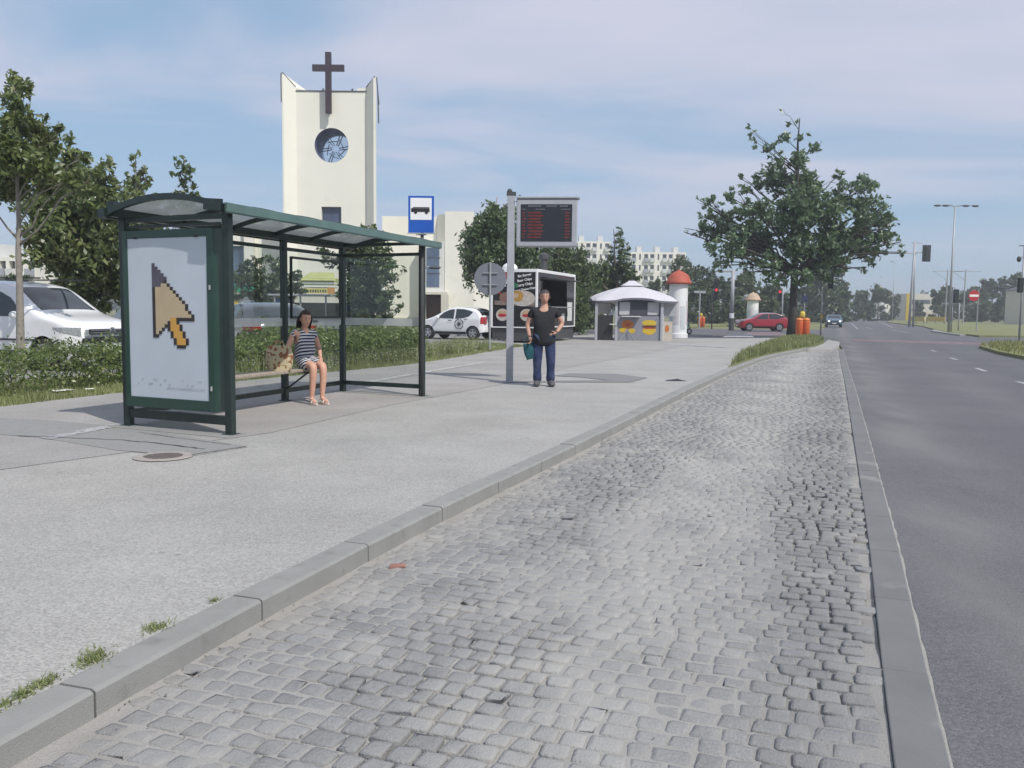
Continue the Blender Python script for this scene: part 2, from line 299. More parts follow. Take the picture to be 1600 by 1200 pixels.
crack([(30, 680), (190, 687), (250, 692), (330, 703)]); crack([(385, 697), (335, 705), (290, 712)]); crack([(215, 675), (385, 697)], .008); 
# kerb stones
kb = MB(); kr = resample(KC, 1.05)
for a, b in zip(kr, kr[1:]):
    t = (b-a).normalized(); n = Vector((-t.y, t.x)); a2 = a+t*.006; b2 = b-t*.006; h = .112+rnd.uniform(-.003, .003); ch = .012
    pr = [(0, -.06), (0.0, h-ch), (.010, h-.003), (.02, h), (.165, h+.001), (.165, -.06)]
    vs = []
    for p in (a2, b2):
        for (u, z) in pr: vs.append((p.x+n.x*u, p.y+n.y*u, z))
    m = len(pr); kb.add(vs, [(i, (i+1) % m, m+(i+1) % m, m+i) for i in range(m)]+[tuple(range(m-1, -1, -1)), tuple(range(m, 2*m))])
struct(kb.build('kerb', G['conc'], fix=True))
jf = MB(); q = offset(KC, .004); q2 = offset(KC, .16); jf.grid([[(a.x, a.y, .10), (b.x, b.y, .10)] for a, b in zip(q, q2)]); jf.grid([[(a.x, a.y, .10), (a.x, a.y, -.05)] for a in q]); struct(jf.build('kerb_mortar', mat('kerb_mortar', (.10, .095, .09), .95)))
# flush concrete strip
sb = MB(); sr = resample(SC, 1.0)
for a, b in zip(sr, sr[1:]):
    t = (b-a).normalized(); n = Vector((t.y, -t.x)); a2 = a+t*.005; b2 = b-t*.005; z = .012+rnd.uniform(-.003, .003)
    sb.prism([(p.x+n.x*u, p.y+n.y*u) for p, u in ((a2, .0), (a2, .175), (b2, .175), (b2, 0.))], -.05, z)
stripm = mat('dark_strip_concrete', (.165, .165, .165), .8, .1, 2.5, bump=.2, bscale=150, grime=((.30, .29, .27), 1.6, .60, .74)); struct(sb.build('edge_strip', stripm, bevel=.006))
es = MB(); e1 = resample(offset(SC, -.18), .12)
es.grid([[(p.x-.010, p.y, .006), (p.x+rnd.uniform(-.002, .010), p.y-.004, .004)] for p in e1]); struct(es.build('edge_sand', G['sand']))
# worn light band on the asphalt next to the strip
wb = MB(); wv = mat('dusty_asphalt', (.17, .168, .17), .9, .12, 3, bump=.3, bscale=90, grime=((.112, .112, .124), 1.1, .45, .6))
e2 = resample(offset(SC, -.22), .5)
wb.grid([[(p.x, p.y, .003), (p.x+.25+.1*noise2(p.x, p.y, .6), p.y-.1, .003)] for p in e2 if p.y > 2]); 
# ---- cobbles
def vary(m, lo=.8, hi=1.16):
    nt = m.node_tree; b = nt.nodes['Principled BSDF']; l = b.inputs['Base Color'].links[0]; src = l.from_socket; g = nt.nodes.new('ShaderNodeNewGeometry'); r = nt.nodes.new('ShaderNodeMapRange'); r.inputs[3].default_value = lo; r.inputs[4].default_value = hi
    nt.links.new(g.outputs['Random Per Island'], r.inputs[0]); v = nt.nodes.new('ShaderNodeVectorMath'); v.operation = 'SCALE'; nt.links.new(src, v.inputs[0]); nt.links.new(r.outputs[0], v.inputs['Scale']); nt.links.new(v.outputs[0], b.inputs['Base Color'])
vary(G['stone'], .88, 1.1)
def band(m, col, u0, w, amt, ns=1.6, vcut=None):   # dust lying in a lane : a band along the street, broken up by noise
    nt = m.node_tree; N = nt.nodes; L = nt.links; b = N['Principled BSDF']; src = b.inputs['Base Color'].links[0].from_socket; tc = N.new('ShaderNodeTexCoord'); d = N.new('ShaderNodeVectorMath'); d.operation = 'DOT_PRODUCT'; d.inputs[1].default_value = (.94, -.346, 0); L.new(tc.outputs['Object'], d.inputs[0])
    def mth(op, a, v=None, k=None):
        q = N.new('ShaderNodeMath'); q.operation = op; L.new(a, q.inputs[0])
        if v is not None: q.inputs[1].default_value = v
        if k is not None: L.new(k, q.inputs[1])
        return q.outputs[0]
    n = N.new('ShaderNodeTexNoise'); n.inputs['Scale'].default_value = ns; n.inputs['Detail'].default_value = 6; mp = N.new('ShaderNodeMapping'); mp.inputs['Rotation'].default_value = (0, 0, rad(20.2)); mp.inputs['Scale'].default_value = (1, .35, 1); L.new(tc.outputs['Object'], mp.inputs[0]); L.new(mp.outputs[0], n.inputs[0])
    un = mth('ADD', d.outputs['Value'], k=mth('MULTIPLY', mth('SUBTRACT', n.outputs[0], .5), w*1.6)); e = mth('DIVIDE', mth('SUBTRACT', un, u0), w); g = mth('POWER', mth('ABSOLUTE', e), 2.); ex = N.new('ShaderNodeMath'); ex.operation = 'POWER'; ex.inputs[0].default_value = 2.718; L.new(mth('MULTIPLY', g, -1.), ex.inputs[1])
    mr = N.new('ShaderNodeMapRange'); mr.inputs[1].default_value = .32; mr.inputs[2].default_value = .62; L.new(n.outputs[0], mr.inputs[0]); f = mth('MULTIPLY', mth('MULTIPLY', ex.outputs[0], k=mr.outputs[0]), amt)
    mx = N.new('ShaderNodeMix'); mx.data_type = 'RGBA'; L.new(f, mx.inputs['Factor']); L.new(src, mx.inputs['A']); mx.inputs['B'].default_value = (*col, 1); L.new(mx.outputs['Result'], b.inputs['Base Color'])
for m_ in (G['stone'], G['sand']): band(m_, (.40, .388, .362), -.95, .58, 1.0); band(m_, (.36, .34, .31), -2.45, .28, .6); band(m_, (.19, .188, .19), .02, .34, .55)
band(G['road'], (.20, .195, .19), .95, .45, .75, .9); band(G['road'], (.150, .147, .15), 2.9, .5, .6, .5); band(G['road'], (.088, .087, .094), 4.6, .35, .5, .5)
def inside_bay(x, y):
    def side(P, x, y):
        for a, b in zip(P, P[1:]):
            if a.y <= y <= b.y: return a.x+(b.x-a.x)*(y-a.y)/(b.y-a.y)
        return None
    l = side(KC, x, y); r = side(SC, x, y)
    return l is not None and r is not None and l+.03 < x < r-.03
def openness(x, y):   # 0 = sand level with stones, 1 = open joint
    u = x*.94-y*.346; v = x*.346+y*.94   # across / along
    base = .17+.9*noise2(u*1.0, v*.45, .9, 1)+.35*noise2(u, v, 3.5, 2)
    # lighter sandy track through the middle, open joints near the strip and in mid-left field
    base -= .75*math.exp(-((u+.85)/.38)**2)*(1 if v > 4.5 else .5); base += .6*math.exp(-((u+.05)/.34)**2)*(1 if v < 12 else .3)+.6*math.exp(-((u+1.75)/.38)**2-((v-8.3)/2.4)**2)
    if v > 14: base -= .25
    return max(0., min(1., base))
def cobbles():
    V = []; Fq = []; n0 = 0; u = Vector((.946, -.325)); w = Vector((.345, .938)); o = Vector((-1.62, .8))
    v = 0.; row = 0
    while v < 43:
        rh = rnd.uniform(.094, .114) if v < 13 else rnd.uniform(.10, .12) if v < 22 else .17
        x = -2.2+rnd.uniform(0, .12)
        while x < 6.5:
            cw = rnd.choice((rnd.uniform(.08, .115), rnd.uniform(.095, .15))) if v < 13 else rnd.uniform(.11, .15) if v < 22 else rnd.uniform(.16, .22)
            wob = .016*math.sin(x*2.1+v*.7)+.018*noise2(x, v, 1.2, 5)
            c = o+u*(x+cw/2)+w*(v+rh/2+wob)
            if inside_bay(c.x, c.y) and c.y > 1.2:
                hx, hy = cw/2-.0065, rh/2-.0075; zt = rnd.uniform(-.0008, .0042)+.0022*noise2(c.x, c.y, 1.5, 3); tx, ty = rnd.uniform(-.03, .03), rnd.uniform(-.035, .035)
                ang = rnd.uniform(-.05, .05); ca, sa = math.cos(ang), math.sin(ang); k = rnd.uniform(.10, .24)
                ring = [(-hx, -hy*(1-k)), (-hx*(1-k), -hy), (hx*(1-k), -hy), (hx, -hy*(1-k)), (hx, hy*(1-k)), (hx*(1-k), hy), (-hx*(1-k), hy), (-hx, hy*(1-k))]
                ring = [(a+rnd.uniform(-.006, .006), b+rnd.uniform(-.006, .006)) for a, b in ring]
                near = c.y < 9.5
                levels = ((1., -.05), (.995, -.007), (.955, -.0008), (.65, .0012)) if near else ((1., -.03), (.9, 0.))
                for s, z in levels:
                    for a, b in ring:
                        a2, b2 = a*s, b*s; aa = a2*ca-b2*sa; bb = a2*sa+b2*ca; p = c+u*aa+w*bb
                        V.append((p.x, p.y, z+zt+(a2*tx+b2*ty if z > -.02 else 0)+(rnd.uniform(-.0014, .0014) if near and z > -.02 else 0)))
                V.append((c.x, c.y, zt+.003)); m = len(levels)
                for l in range(m-1):
                    for i in range(8): Fq.append((n0+l*8+i, n0+l*8+(i+1) % 8, n0+(l+1)*8+(i+1) % 8, n0+(l+1)*8+i))
                for i in range(0, 8, 2): Fq.append((n0+(m-1)*8+i, n0+(m-1)*8+(i+1) % 8, n0+(m-1)*8+(i+2) % 8, n0+m*8))
                n0 = len(V)
            x += cw
        v += rh; row += 1
    struct(npmesh('cobblestones', V, Fq, G['stone'], smooth=True))
    # sand between
    ys = [1.0]; 
    while ys[-1] < 38: ys.append(ys[-1]+(.035 if ys[-1] < 9 else .1 if ys[-1] < 18 else .3))
    rows = []
    def xx(P, y):
        for a, b in zip(P, P[1:]):
            if a.y <= y <= b.y: return a.x+(b.x-a.x)*(y-a.y)/(b.y-a.y)
        return P[-1].x
    sm = MB(); nn = 90
    for y in ys:
        l, r = xx(KC, y), xx(SC, y)-0.002; row = []
        for i in range(nn+1):
            x = l+(r-l)*i/nn; op = openness(x, y); e = min(x-l, r-x)
            z = .0022-.034*op**1.3+.005*noise2(x, y, 5, 8)+.0035*noise2(x, y, 17, 9)-.014*max(0, noise2(x, y, 2.4, 6)-.22)
            z = min(z, -.0008+.0012*noise2(x, y, 30, 3))
            if x-l < .10: z = max(z, .006-.12*(x-l)+.004*noise2(x, y, 5, 4))
            row.append((x, y, z))
        rows.append(row)
    sm.grid(rows); struct(sm.build('joint_sand', G['sand'], smooth=True))
cobbles()
# ---- verge, parking lot and far ground on the left
verge = MB(); vb = offset(VC, 2.6)
verge.grid([[(a.x, a.y, .112), (a.x+(b.x-a.x)*.3, a.y+(b.y-a.y)*.3, .17), (b.x, b.y, .2)] for a, b in zip(VC, vb)]); struct(verge.build('verge', G['grass'], smooth=True))
lot = MB(); lp = [(p.x, p.y) for p in offset(VC, 2.4)]+[(.0, 36), (-1.2, 39.5), (-3, 43), (-3, 56), (-60, 60), (-60, 2)]
lot.prism(lp, -.03, .2); struct(lot.build('parking_lot', G['lot']))
far = MB(); far.add([(-300, 57, .16), (-2, 57, .16), (-3, 160, .16), (-300, 160, .16)], [(0, 1, 2, 3)]); struct(far.build('church_ground', mat('dry_grass_ground', (.16, .16, .09), .95, .2, .6)))
# oak island and far grass islands
def island(name, pts, z, px=True, z0=-.05, m=None):
    q = [gp(x, y, z) for x, y in pts] if px else [Vector((x, y, z)) for x, y in pts]; b = MB(); b.prism([(v.x, v.y) for v in q], z0, z); struct(b.build(name, m or G['grass'])); return [(v.x, v.y) for v in q]
_far = [gp(x, y, .15) for x, y in ((1288, 532), (1262, 526), (1225, 530), (1190, 542), (1160, 555), (1146, 568))]
isl_poly = island('grass_island', [(p.x, p.y) for p in offset(KC, .19) if 20.9 < p.y < 37.4]+[(v.x, v.y) for v in _far], .15, px=False)
flat_med = island('median_grass', [(1560, 549), (1530, 540), (1560, 534), (1900, 545), (1900, 600), (1700, 575)], .12)
island('kerb_end', [(1262, 546), (1286, 537), (1294, 531), (1312, 534), (1311, 541), (1300, 546)], .108, m=G['pave'])
med2 = island('median_grass', [(1385, 503), (1440, 509), (1480, 519), (1530, 524), (1900, 528), (1900, 500), (1500, 499), (1400, 496)], .12)
island('kerb_island', [(1455, 517), (1462, 513), (1490, 514), (1535, 521), (1500, 523)], .10, m=G['conc'])
lfar = island('roadside_grass', [(1060, 511), (1130, 508), (1240, 507), (1293, 503), (1300, 499), (1240, 497), (1060, 499), (900, 500), (900, 512)], .12)
flatpx('cycle_crossing', [(1330, 533), (1560, 540), (1600, 546), (1640, 551), (1640, 545), (1560, 536), (1335, 530)], .005, G['red'])
flatpx('cycle_crossing', [(1168, 519), (1215, 519), (1232, 524), (1160, 524)], .006, G['red'])
flatpx('zebra_stripe', [(1140, 522), (1175, 522), (1178, 527), (1128, 527)], .116, G['paint'])
# dashed lane lines on the road
ln = MB()
def dash(x0, y0, x1, y1, w=.07):
    a, b = gp(x0, y0, .007), gp(x1, y1, .007); t = (b-a).normalized(); n = Vector((-t.y, t.x, 0))*w; ln.quad(a-n, b-n, b+n, a+n)
for d in ((1368, 500, 1395, 512), (1360, 496, 1364, 498), (1345, 497, 1350, 499), (1395, 516, 1420, 520), (1330, 505, 1340, 514), (1352, 511, 1364, 514), (1525, 575, 1540, 580), (1590, 596, 1625, 606), (1485, 559, 1495, 562), (1455, 547, 1462, 549)): dash(*d)
for k in range(7):
    dash(1335+k*26, 530.5+k*.9, 1349+k*26, 531+k*.9, .12)
struct(ln.build('lane_marking', G['paint']))
# manhole by the shelter
mhp = gp(255, 713, .118); mh = thing('manhole_cover', 'round dark iron manhole cover in the pavement before the advertising panel', 'manhole cover', (mhp.x, mhp.y, .118))
b = MB(); b.lathe([(.175, 0), (.175, .006), (.25, .005), (.265, 0)], n=32); b.build('ring', mat('worn_concrete_ring', (.34, .31, .28), .9, .15, 12, bump=.4), mh)
b = MB(); b.lathe([(.172, -.01), (.172, .004), (.0, .004)], n=32)
for i in range(-4, 5): b.box((i*.036, 0, .006), (.014, 2*math.sqrt(max(.001, .155**2-(i*.036)**2)), .005))
b.build('lid', mat('cast_iron', (.14, .12, .11), .75, .25, 30, bump=.5), mh)
# ================================================================== VEGETATION
LM = dict(
 oak=leafmat('oak_leaf', (.07, .125, .06), (.175, .25, .125), .42, (.36, .42, .30)),
 robinia=leafmat('robinia_leaf', (.085, .125, .045), (.21, .25, .085), .35, (.25, .24, .12)),
 birch=leafmat('birch_leaf', (.06, .095, .042), (.15, .21, .085), .3),
 dark=leafmat('dark_leaf', (.045, .072, .032), (.115, .16, .06), .3),
 mid=leafmat('mid_leaf', (.055, .085, .035), (.14, .185, .07), .3),
 hedge=leafmat('hedge_leaf', (.09, .14, .04), (.21, .26, .085), .35, (.28, .28, .12)),
 blade=leafmat('grass_blade', (.15, .19, .06), (.30, .32, .14), .35, (.42, .38, .22)))
bark = mat('bark', (.12, .10, .085), .9, .3, 18, bump=.8, bscale=40); bark_l = mat('pale_bark', (.26, .235, .2), .85, .2, 14, bump=.4); bark_d = mat('dark_bark', (.045, .04, .036), .9, .3, 14, bump=.8, bscale=30)
def leaf_cloud(blobs, n, size, clump=.33, flat=1., droop=0., shell=.55):
    """blobs: list of (x,y,z,r[,rz]); returns quads of leaf-sized rhombs gathered in clumps on twigs"""
    B = np.array([(b[0], b[1], b[2], b[3], (b[4] if len(b) > 4 else b[3]*flat)) for b in blobs]); wgt = B[:, 3]**2*np.maximum(B[:, 4]/B[:, 3], .3); wgt /= wgt.sum()
    nc = max(len(blobs)*3, int(n/22)); bi = nr.choice(len(B), nc, p=wgt)
    d = nr.normal(size=(nc, 3)); d /= np.linalg.norm(d, axis=1)[:, None]; rr = (shell+(1-shell)*nr.random(nc))**1. * nr.choice([1., 1.12, .8], nc)
    cc = B[bi, :3]+d*np.stack([B[bi, 3]*rr, B[bi, 3]*rr, B[bi, 4]*rr], 1); cs = B[bi, 3]*clump*nr.uniform(.45, 1.1, nc)
    li = nr.choice(nc, n, p=cs**1.5/np.sum(cs**1.5)); P = cc[li]+nr.normal(size=(n, 3))*cs[li][:, None]*np.array([.5, .5, .38])
    if droop: P[:, 2] -= np.abs(nr.normal(size=n))*droop
    a = nr.normal(size=(n, 3)); a[:, 2] -= .3+droop; a /= np.linalg.norm(a, axis=1)[:, None]; b = nr.normal(size=(n, 3)); b = np.cross(a, b); b /= np.linalg.norm(b, axis=1)[:, None]
    s = size*nr.uniform(.6, 1.35, n)[:, None]; c = np.cross(a, b)*.18
    V = np.stack([P-a*s, P-b*s*.42+c*s*.3, P+a*s, P+b*s*.42+c*s*.3], 1).reshape(-1, 3); return V, cc, B
def limb_pts(a, b, wob, k=5):
    a, b = Vector(a), Vector(b); L = (b-a).length; out = []
    for i in range(k+1):
        t = i/k; p = a.lerp(b, t); p.z += -.12*L*math.sin(PI*t)*(1 if wob < 0 else -.3)
        if 0 < i < k: p += Vector((rnd.uniform(-1, 1), rnd.uniform(-1, 1), rnd.uniform(-.6, .6)))*abs(wob)*L
        out.append(p)
    return out
def tree(name, label, base, blobs, n, size, lm, bm_, tr=.15, top=None, forkz=None, group=None, clump=.33, droop=0., shell=.5, twigs=2, flat=1., lean=(0, 0), limbs=True, cat='tree'):
    base = Vector(base); t = thing(name, label, cat, base, 0, group)
    V, cc, B = leaf_cloud(blobs, n, size, clump, flat, droop, shell); npmesh('crown', V, np.arange(len(V)).reshape(-1, 4), lm, t)
    zt = top if top is not None else max(b[2] for b in blobs); cx = sum(b[0]*b[3] for b in blobs)/sum(b[3] for b in blobs); cy = sum(b[1]*b[3] for b in blobs)/sum(b[3] for b in blobs)
    tp = Vector((base.x+(cx-base.x)*.6+lean[0], base.y+(cy-base.y)*.6+lean[1], zt)); tb = MB(); k = 9; pts = []; rs = []
    for i in range(k+1):
        u = i/k; p = base.lerp(tp, u); p.x = base.x+(tp.x-base.x)*u**1.5; p.y = base.y+(tp.y-base.y)*u**1.5
        if i: p += Vector((rnd.uniform(-1, 1), rnd.uniform(-1, 1), 0))*tr*.35*(u+.2)
        pts.append(p); rs.append(tr*(1.25 if i == 0 else (1-.9*u)))
    pts[0].z -= .05; tb.tube(pts, rs, 10); fz = forkz if forkz is not None else base.z+(zt-base.z)*.25
    def trunk_at(z):
        for a, b in zip(pts, pts[1:]):
            if a.z <= z <= b.z: return a.lerp(b, (z-a.z)/max(1e-6, b.z-a.z))
        return pts[-1]
    if limbs:
        for bb in blobs:
            c = Vector(bb[:3]); hz = math.hypot(c.x-base.x, c.y-base.y); z0 = min(max(fz, c.z-hz*.75-.2*bb[3]), zt*.95+base.z*.05); a = trunk_at(z0)
            u = (z0-base.z)/max(.1, zt-base.z); r0 = max(.012, tr*(1-.9*u)*.5); lp = limb_pts(a, c, .05); tb.tube(lp, [r0*(1-.8*i/5) for i in range(6)], 6)
            for _ in range(twigs):
                i = rnd.randint(2, 4); d = Vector((rnd.gauss(0, 1), rnd.gauss(0, 1), rnd.gauss(.2, .7))).normalized()*bb[3]*.85; tb.tube(limb_pts(lp[i], c+d, .06, 4), [r0*.35*(1-.8*j/4) for j in range(5)], 5)
    tb.build('trunk', bm_, t, smooth=True, world=True); return t
def pxb(L, Y, dj=.5):   # blobs given as (px, py, r_px[, rz_px]) at depth Y
    out = []
    for q in L:
        y = Y+rnd.uniform(-dj, dj)*(sum(r[2] for r in L)/len(L))*3*Y/F; p = at(q[0], q[1], y); e = (p.x, p.y, p.z, q[2]*y/F)
        if len(q) > 3: e += (q[3]*y/F,)
        out.append(e)
    return out
# --- the oak at the end of the bay
ob = gp(1237, 527, .1)
oakb = [(1222, 172, 9), (1240, 190, 12), (1250, 212, 14), (1172, 205, 8), (1180, 222, 12), (1200, 228, 12), (1225, 215, 14), (1270, 232, 14), (1210, 255, 22), (1245, 250, 20), (1220, 285, 28), (1190, 282, 18), (1155, 278, 9), (1165, 298, 16), (1260, 290, 30), (1310, 275, 14), (1322, 300, 26), (1350, 290, 22), (1290, 320, 34), (1240, 330, 38),
        (1145, 310, 16), (1092, 312, 9), (1110, 320, 14), (1130, 335, 22), (1100, 340, 14), (1068, 362, 8), (1110, 365, 22), (1150, 350, 28), (1180, 330, 26), (1140, 385, 28), (1120, 400, 20), (1190, 375, 32), (1350, 330, 28), (1380, 322, 16), (1375, 345, 24), (1400, 352, 10), (1340, 370, 34), (1385, 375, 20), (1408, 378, 10), (1360, 400, 22), (1300, 375, 36), (1250, 385, 38), (1210, 410, 24), (1270, 415, 26), (1165, 405, 18), (1412, 395, 7), (1348, 418, 8), (1235, 435, 20), (1300, 405, 22), (1190, 418, 18), (1160, 425, 12), (1205, 435, 16), (1262, 440, 20), (1290, 432, 18), (1318, 415, 16), (1240, 455, 12), (1222, 440, 14), (1125, 415, 12)]
tree('oak_tree', 'large dark spreading oak on the grass island at the end of the bus bay', ob, pxb(oakb, ob.y, .55), 19000, .165, LM['oak'], bark_d, .29, top=at(1235, 185, ob.y).z, forkz=at(1237, 425, ob.y).z, clump=.36, shell=.3, twigs=2)
# --- big wind-blown trees on the left
lb = at(33, 560, 16.6); lb.z = .17
tree('robinia_tree', 'tall slender wind-blown tree with thin pale trunk beside the white van', lb, pxb([(22, 125, 14), (40, 130, 14), (25, 160, 18), (10, 150, 14), (40, 175, 14), (60, 200, 22), (20, 195, 24), (92, 195, 12), (105, 210, 12), (75, 225, 22), (20, 240, 32), (60, 255, 28), (110, 245, 18), (135, 245, 12), (-30, 240, 40), (20, 285, 30), (75, 290, 22), (-40, 300, 30), (150, 262, 9), (115, 280, 18)], 16.6, .7), 11000, .075, LM['robinia'], bark_l, .085, top=at(36, 150, 16.6).z, forkz=1.9, clump=.45, shell=.3, droop=.06)
lb2 = at(118, 540, 24); lb2.z = .2
tree('robinia_tree', 'dense bright green tree behind the white van left of the shelter', lb2, pxb([(110, 290, 40), (150, 300, 40), (90, 330, 45), (140, 345, 50), (180, 330, 30), (120, 390, 50), (170, 400, 50), (80, 380, 40), (190, 370, 40), (150, 440, 40), (200, 440, 35), (115, 450, 30), (170, 260, 18), (215, 340, 25)], 24, .5), 22000, .105, LM['robinia'], bark_l, .14, top=at(130, 290, 24).z, clump=.4, shell=.3, droop=.05)
b3 = at(215, 520, 29); b3.z = .2
tree('poplar_tree', 'narrow upright tree rising behind the left end of the shelter roof', b3, pxb([(213, 245, 10), (218, 262, 13), (205, 275, 13), (222, 285, 16), (210, 310, 22), (230, 320, 22), (215, 350, 26), (235, 370, 28), (205, 385, 28)], 29, .5), 4200, .1, LM['robinia'], bark_l, .1, clump=.4, droop=.04)
b4 = at(290, 520, 30); b4.z = .2
tree('robinia_tree', 'small crown of leaves peeking over the shelter roof below the church tower', b4, pxb([(280, 250, 10), (290, 265, 12), (275, 272, 9), (297, 280, 11), (285, 292, 16), (300, 300, 12), (270, 315, 18), (300, 325, 20), (285, 345, 25), (310, 360, 25)], 30, .5), 3000, .1, LM['mid'], bark_l, .08, clump=.35, droop=.03)
# sapling seen through the shelter's right bay
b5 = at(578, 512, 31); b5.z = .2
tree('young_tree', 'young tree in leaf before the church, seen through the shelter', b5, pxb([(548, 375, 18), (580, 372, 22), (560, 395, 26), (600, 390, 16), (540, 410, 24), (585, 415, 26), (610, 410, 14), (565, 440, 30), (600, 440, 20), (545, 450, 22), (590, 465, 24), (615, 460, 14), (560, 480, 26), (600, 490, 22), (632, 425, 7), (575, 500, 22), (622, 482, 12), (510, 400, 14), (500, 390, 8)], 31, .5), 9000, .09, LM['mid'], bark, .09, clump=.38, shell=.35)
b6 = at(405, 512, 38); b6.z = .2
tree('round_bush', 'broad dark green bush in front of the church left wing', b6, pxb([(375, 430, 18), (395, 415, 16), (420, 410, 18), (435, 425, 14), (400, 440, 24), (430, 445, 22), (375, 450, 18), (440, 465, 18), (410, 465, 22)], 38, .5), 3600, .12, LM['dark'], bark, .12, cat='bush', clump=.4)
b6b = at(455, 512, 38); b6b.z = .2
tree('round_bush', 'leafy bush just right of the middle post of the shelter', b6b, pxb([(463, 430, 10), (470, 450, 10), (455, 455, 12)], 38, .5), 700, .11, LM['dark'], bark, .05, cat='bush', clump=.4)
b7 = at(775, 520, 46); b7.z = .2
tree('birch_tree', 'large weeping birch with drooping dark branches left of the display pole', b7, pxb([(808, 305, 5), (770, 335, 22), (795, 330, 18), (750, 350, 20), (735, 365, 18), (775, 365, 34), (760, 395, 30), (735, 385, 20), (790, 395, 36), (740, 410, 18, 26), (732, 425, 9, 28), (750, 430, 14, 28), (780, 425, 30), (722, 380, 8), (765, 440, 12, 26), (820, 400, 30), (800, 430, 30)], 46, .5), 24000, .13, LM['birch'], bark_l, .22, clump=.35, droop=.25, shell=.35)
b8 = at(862, 520, 52); b8.z = .15
tree('birch_tree', 'leafy tree behind the food trailer below the electronic display', b8, pxb([(850, 400, 22), (870, 395, 26), (840, 420, 26), (880, 420, 30), (905, 440, 26), (905, 400, 18), (895, 470, 30), (900, 500, 22), (870, 470, 24)], 52, .5), 12000, .14, LM['mid'], bark, .2, clump=.35, droop=.12)
b9 = at(966, 520, 62); b9.z = .1
tree('poplar_tree', 'pointed green tree rising behind the white canopy kiosk', b9, pxb([(968, 358, 7), (966, 372, 11), (970, 388, 13), (962, 402, 15), (975, 405, 12), (955, 425, 20), (975, 425, 18), (940, 420, 14), (930, 440, 18), (915, 425, 16), (920, 460, 20), (985, 440, 16), (950, 455, 24), (900, 410, 12)], 62, .5), 7000, .15, LM['mid'], bark, .2, clump=.35)
# background trees : individually countable crowns, two leaf qualities
def bgtree(px, py, r, Y, lm, label, by=497, n=1600, name='background_tree', rz=1.0, sz=None):
    p = at(px, by, Y); p.z = 0; rp = r*Y/F; c = at(px, py, Y); bl = []
    for _ in range(9): a = rnd.uniform(0, 2*PI); q = rnd.uniform(.2, .62); bl.append((c.x+math.cos(a)*q*rp, c.y+math.sin(a)*q*rp, c.z+rnd.uniform(-.55, .6)*rp*rz, rp*rnd.uniform(.35, .6)))
    low = max(.5, c.z-rp*rz*1.1)
    for _ in range(6): bl.append((c.x+rnd.uniform(-.95, .95)*rp, c.y+rnd.uniform(-.4, .4)*rp, rnd.uniform(.5, max(1.2, low+rp*.3)), rp*rnd.uniform(.4, .55)))
    return tree(name, label, p, bl, int(n*1.6), sz or max(.16, Y*.0022), lm, bark, rp*.08, group='trees beyond the junction', clump=.4, shell=.3, twigs=0)
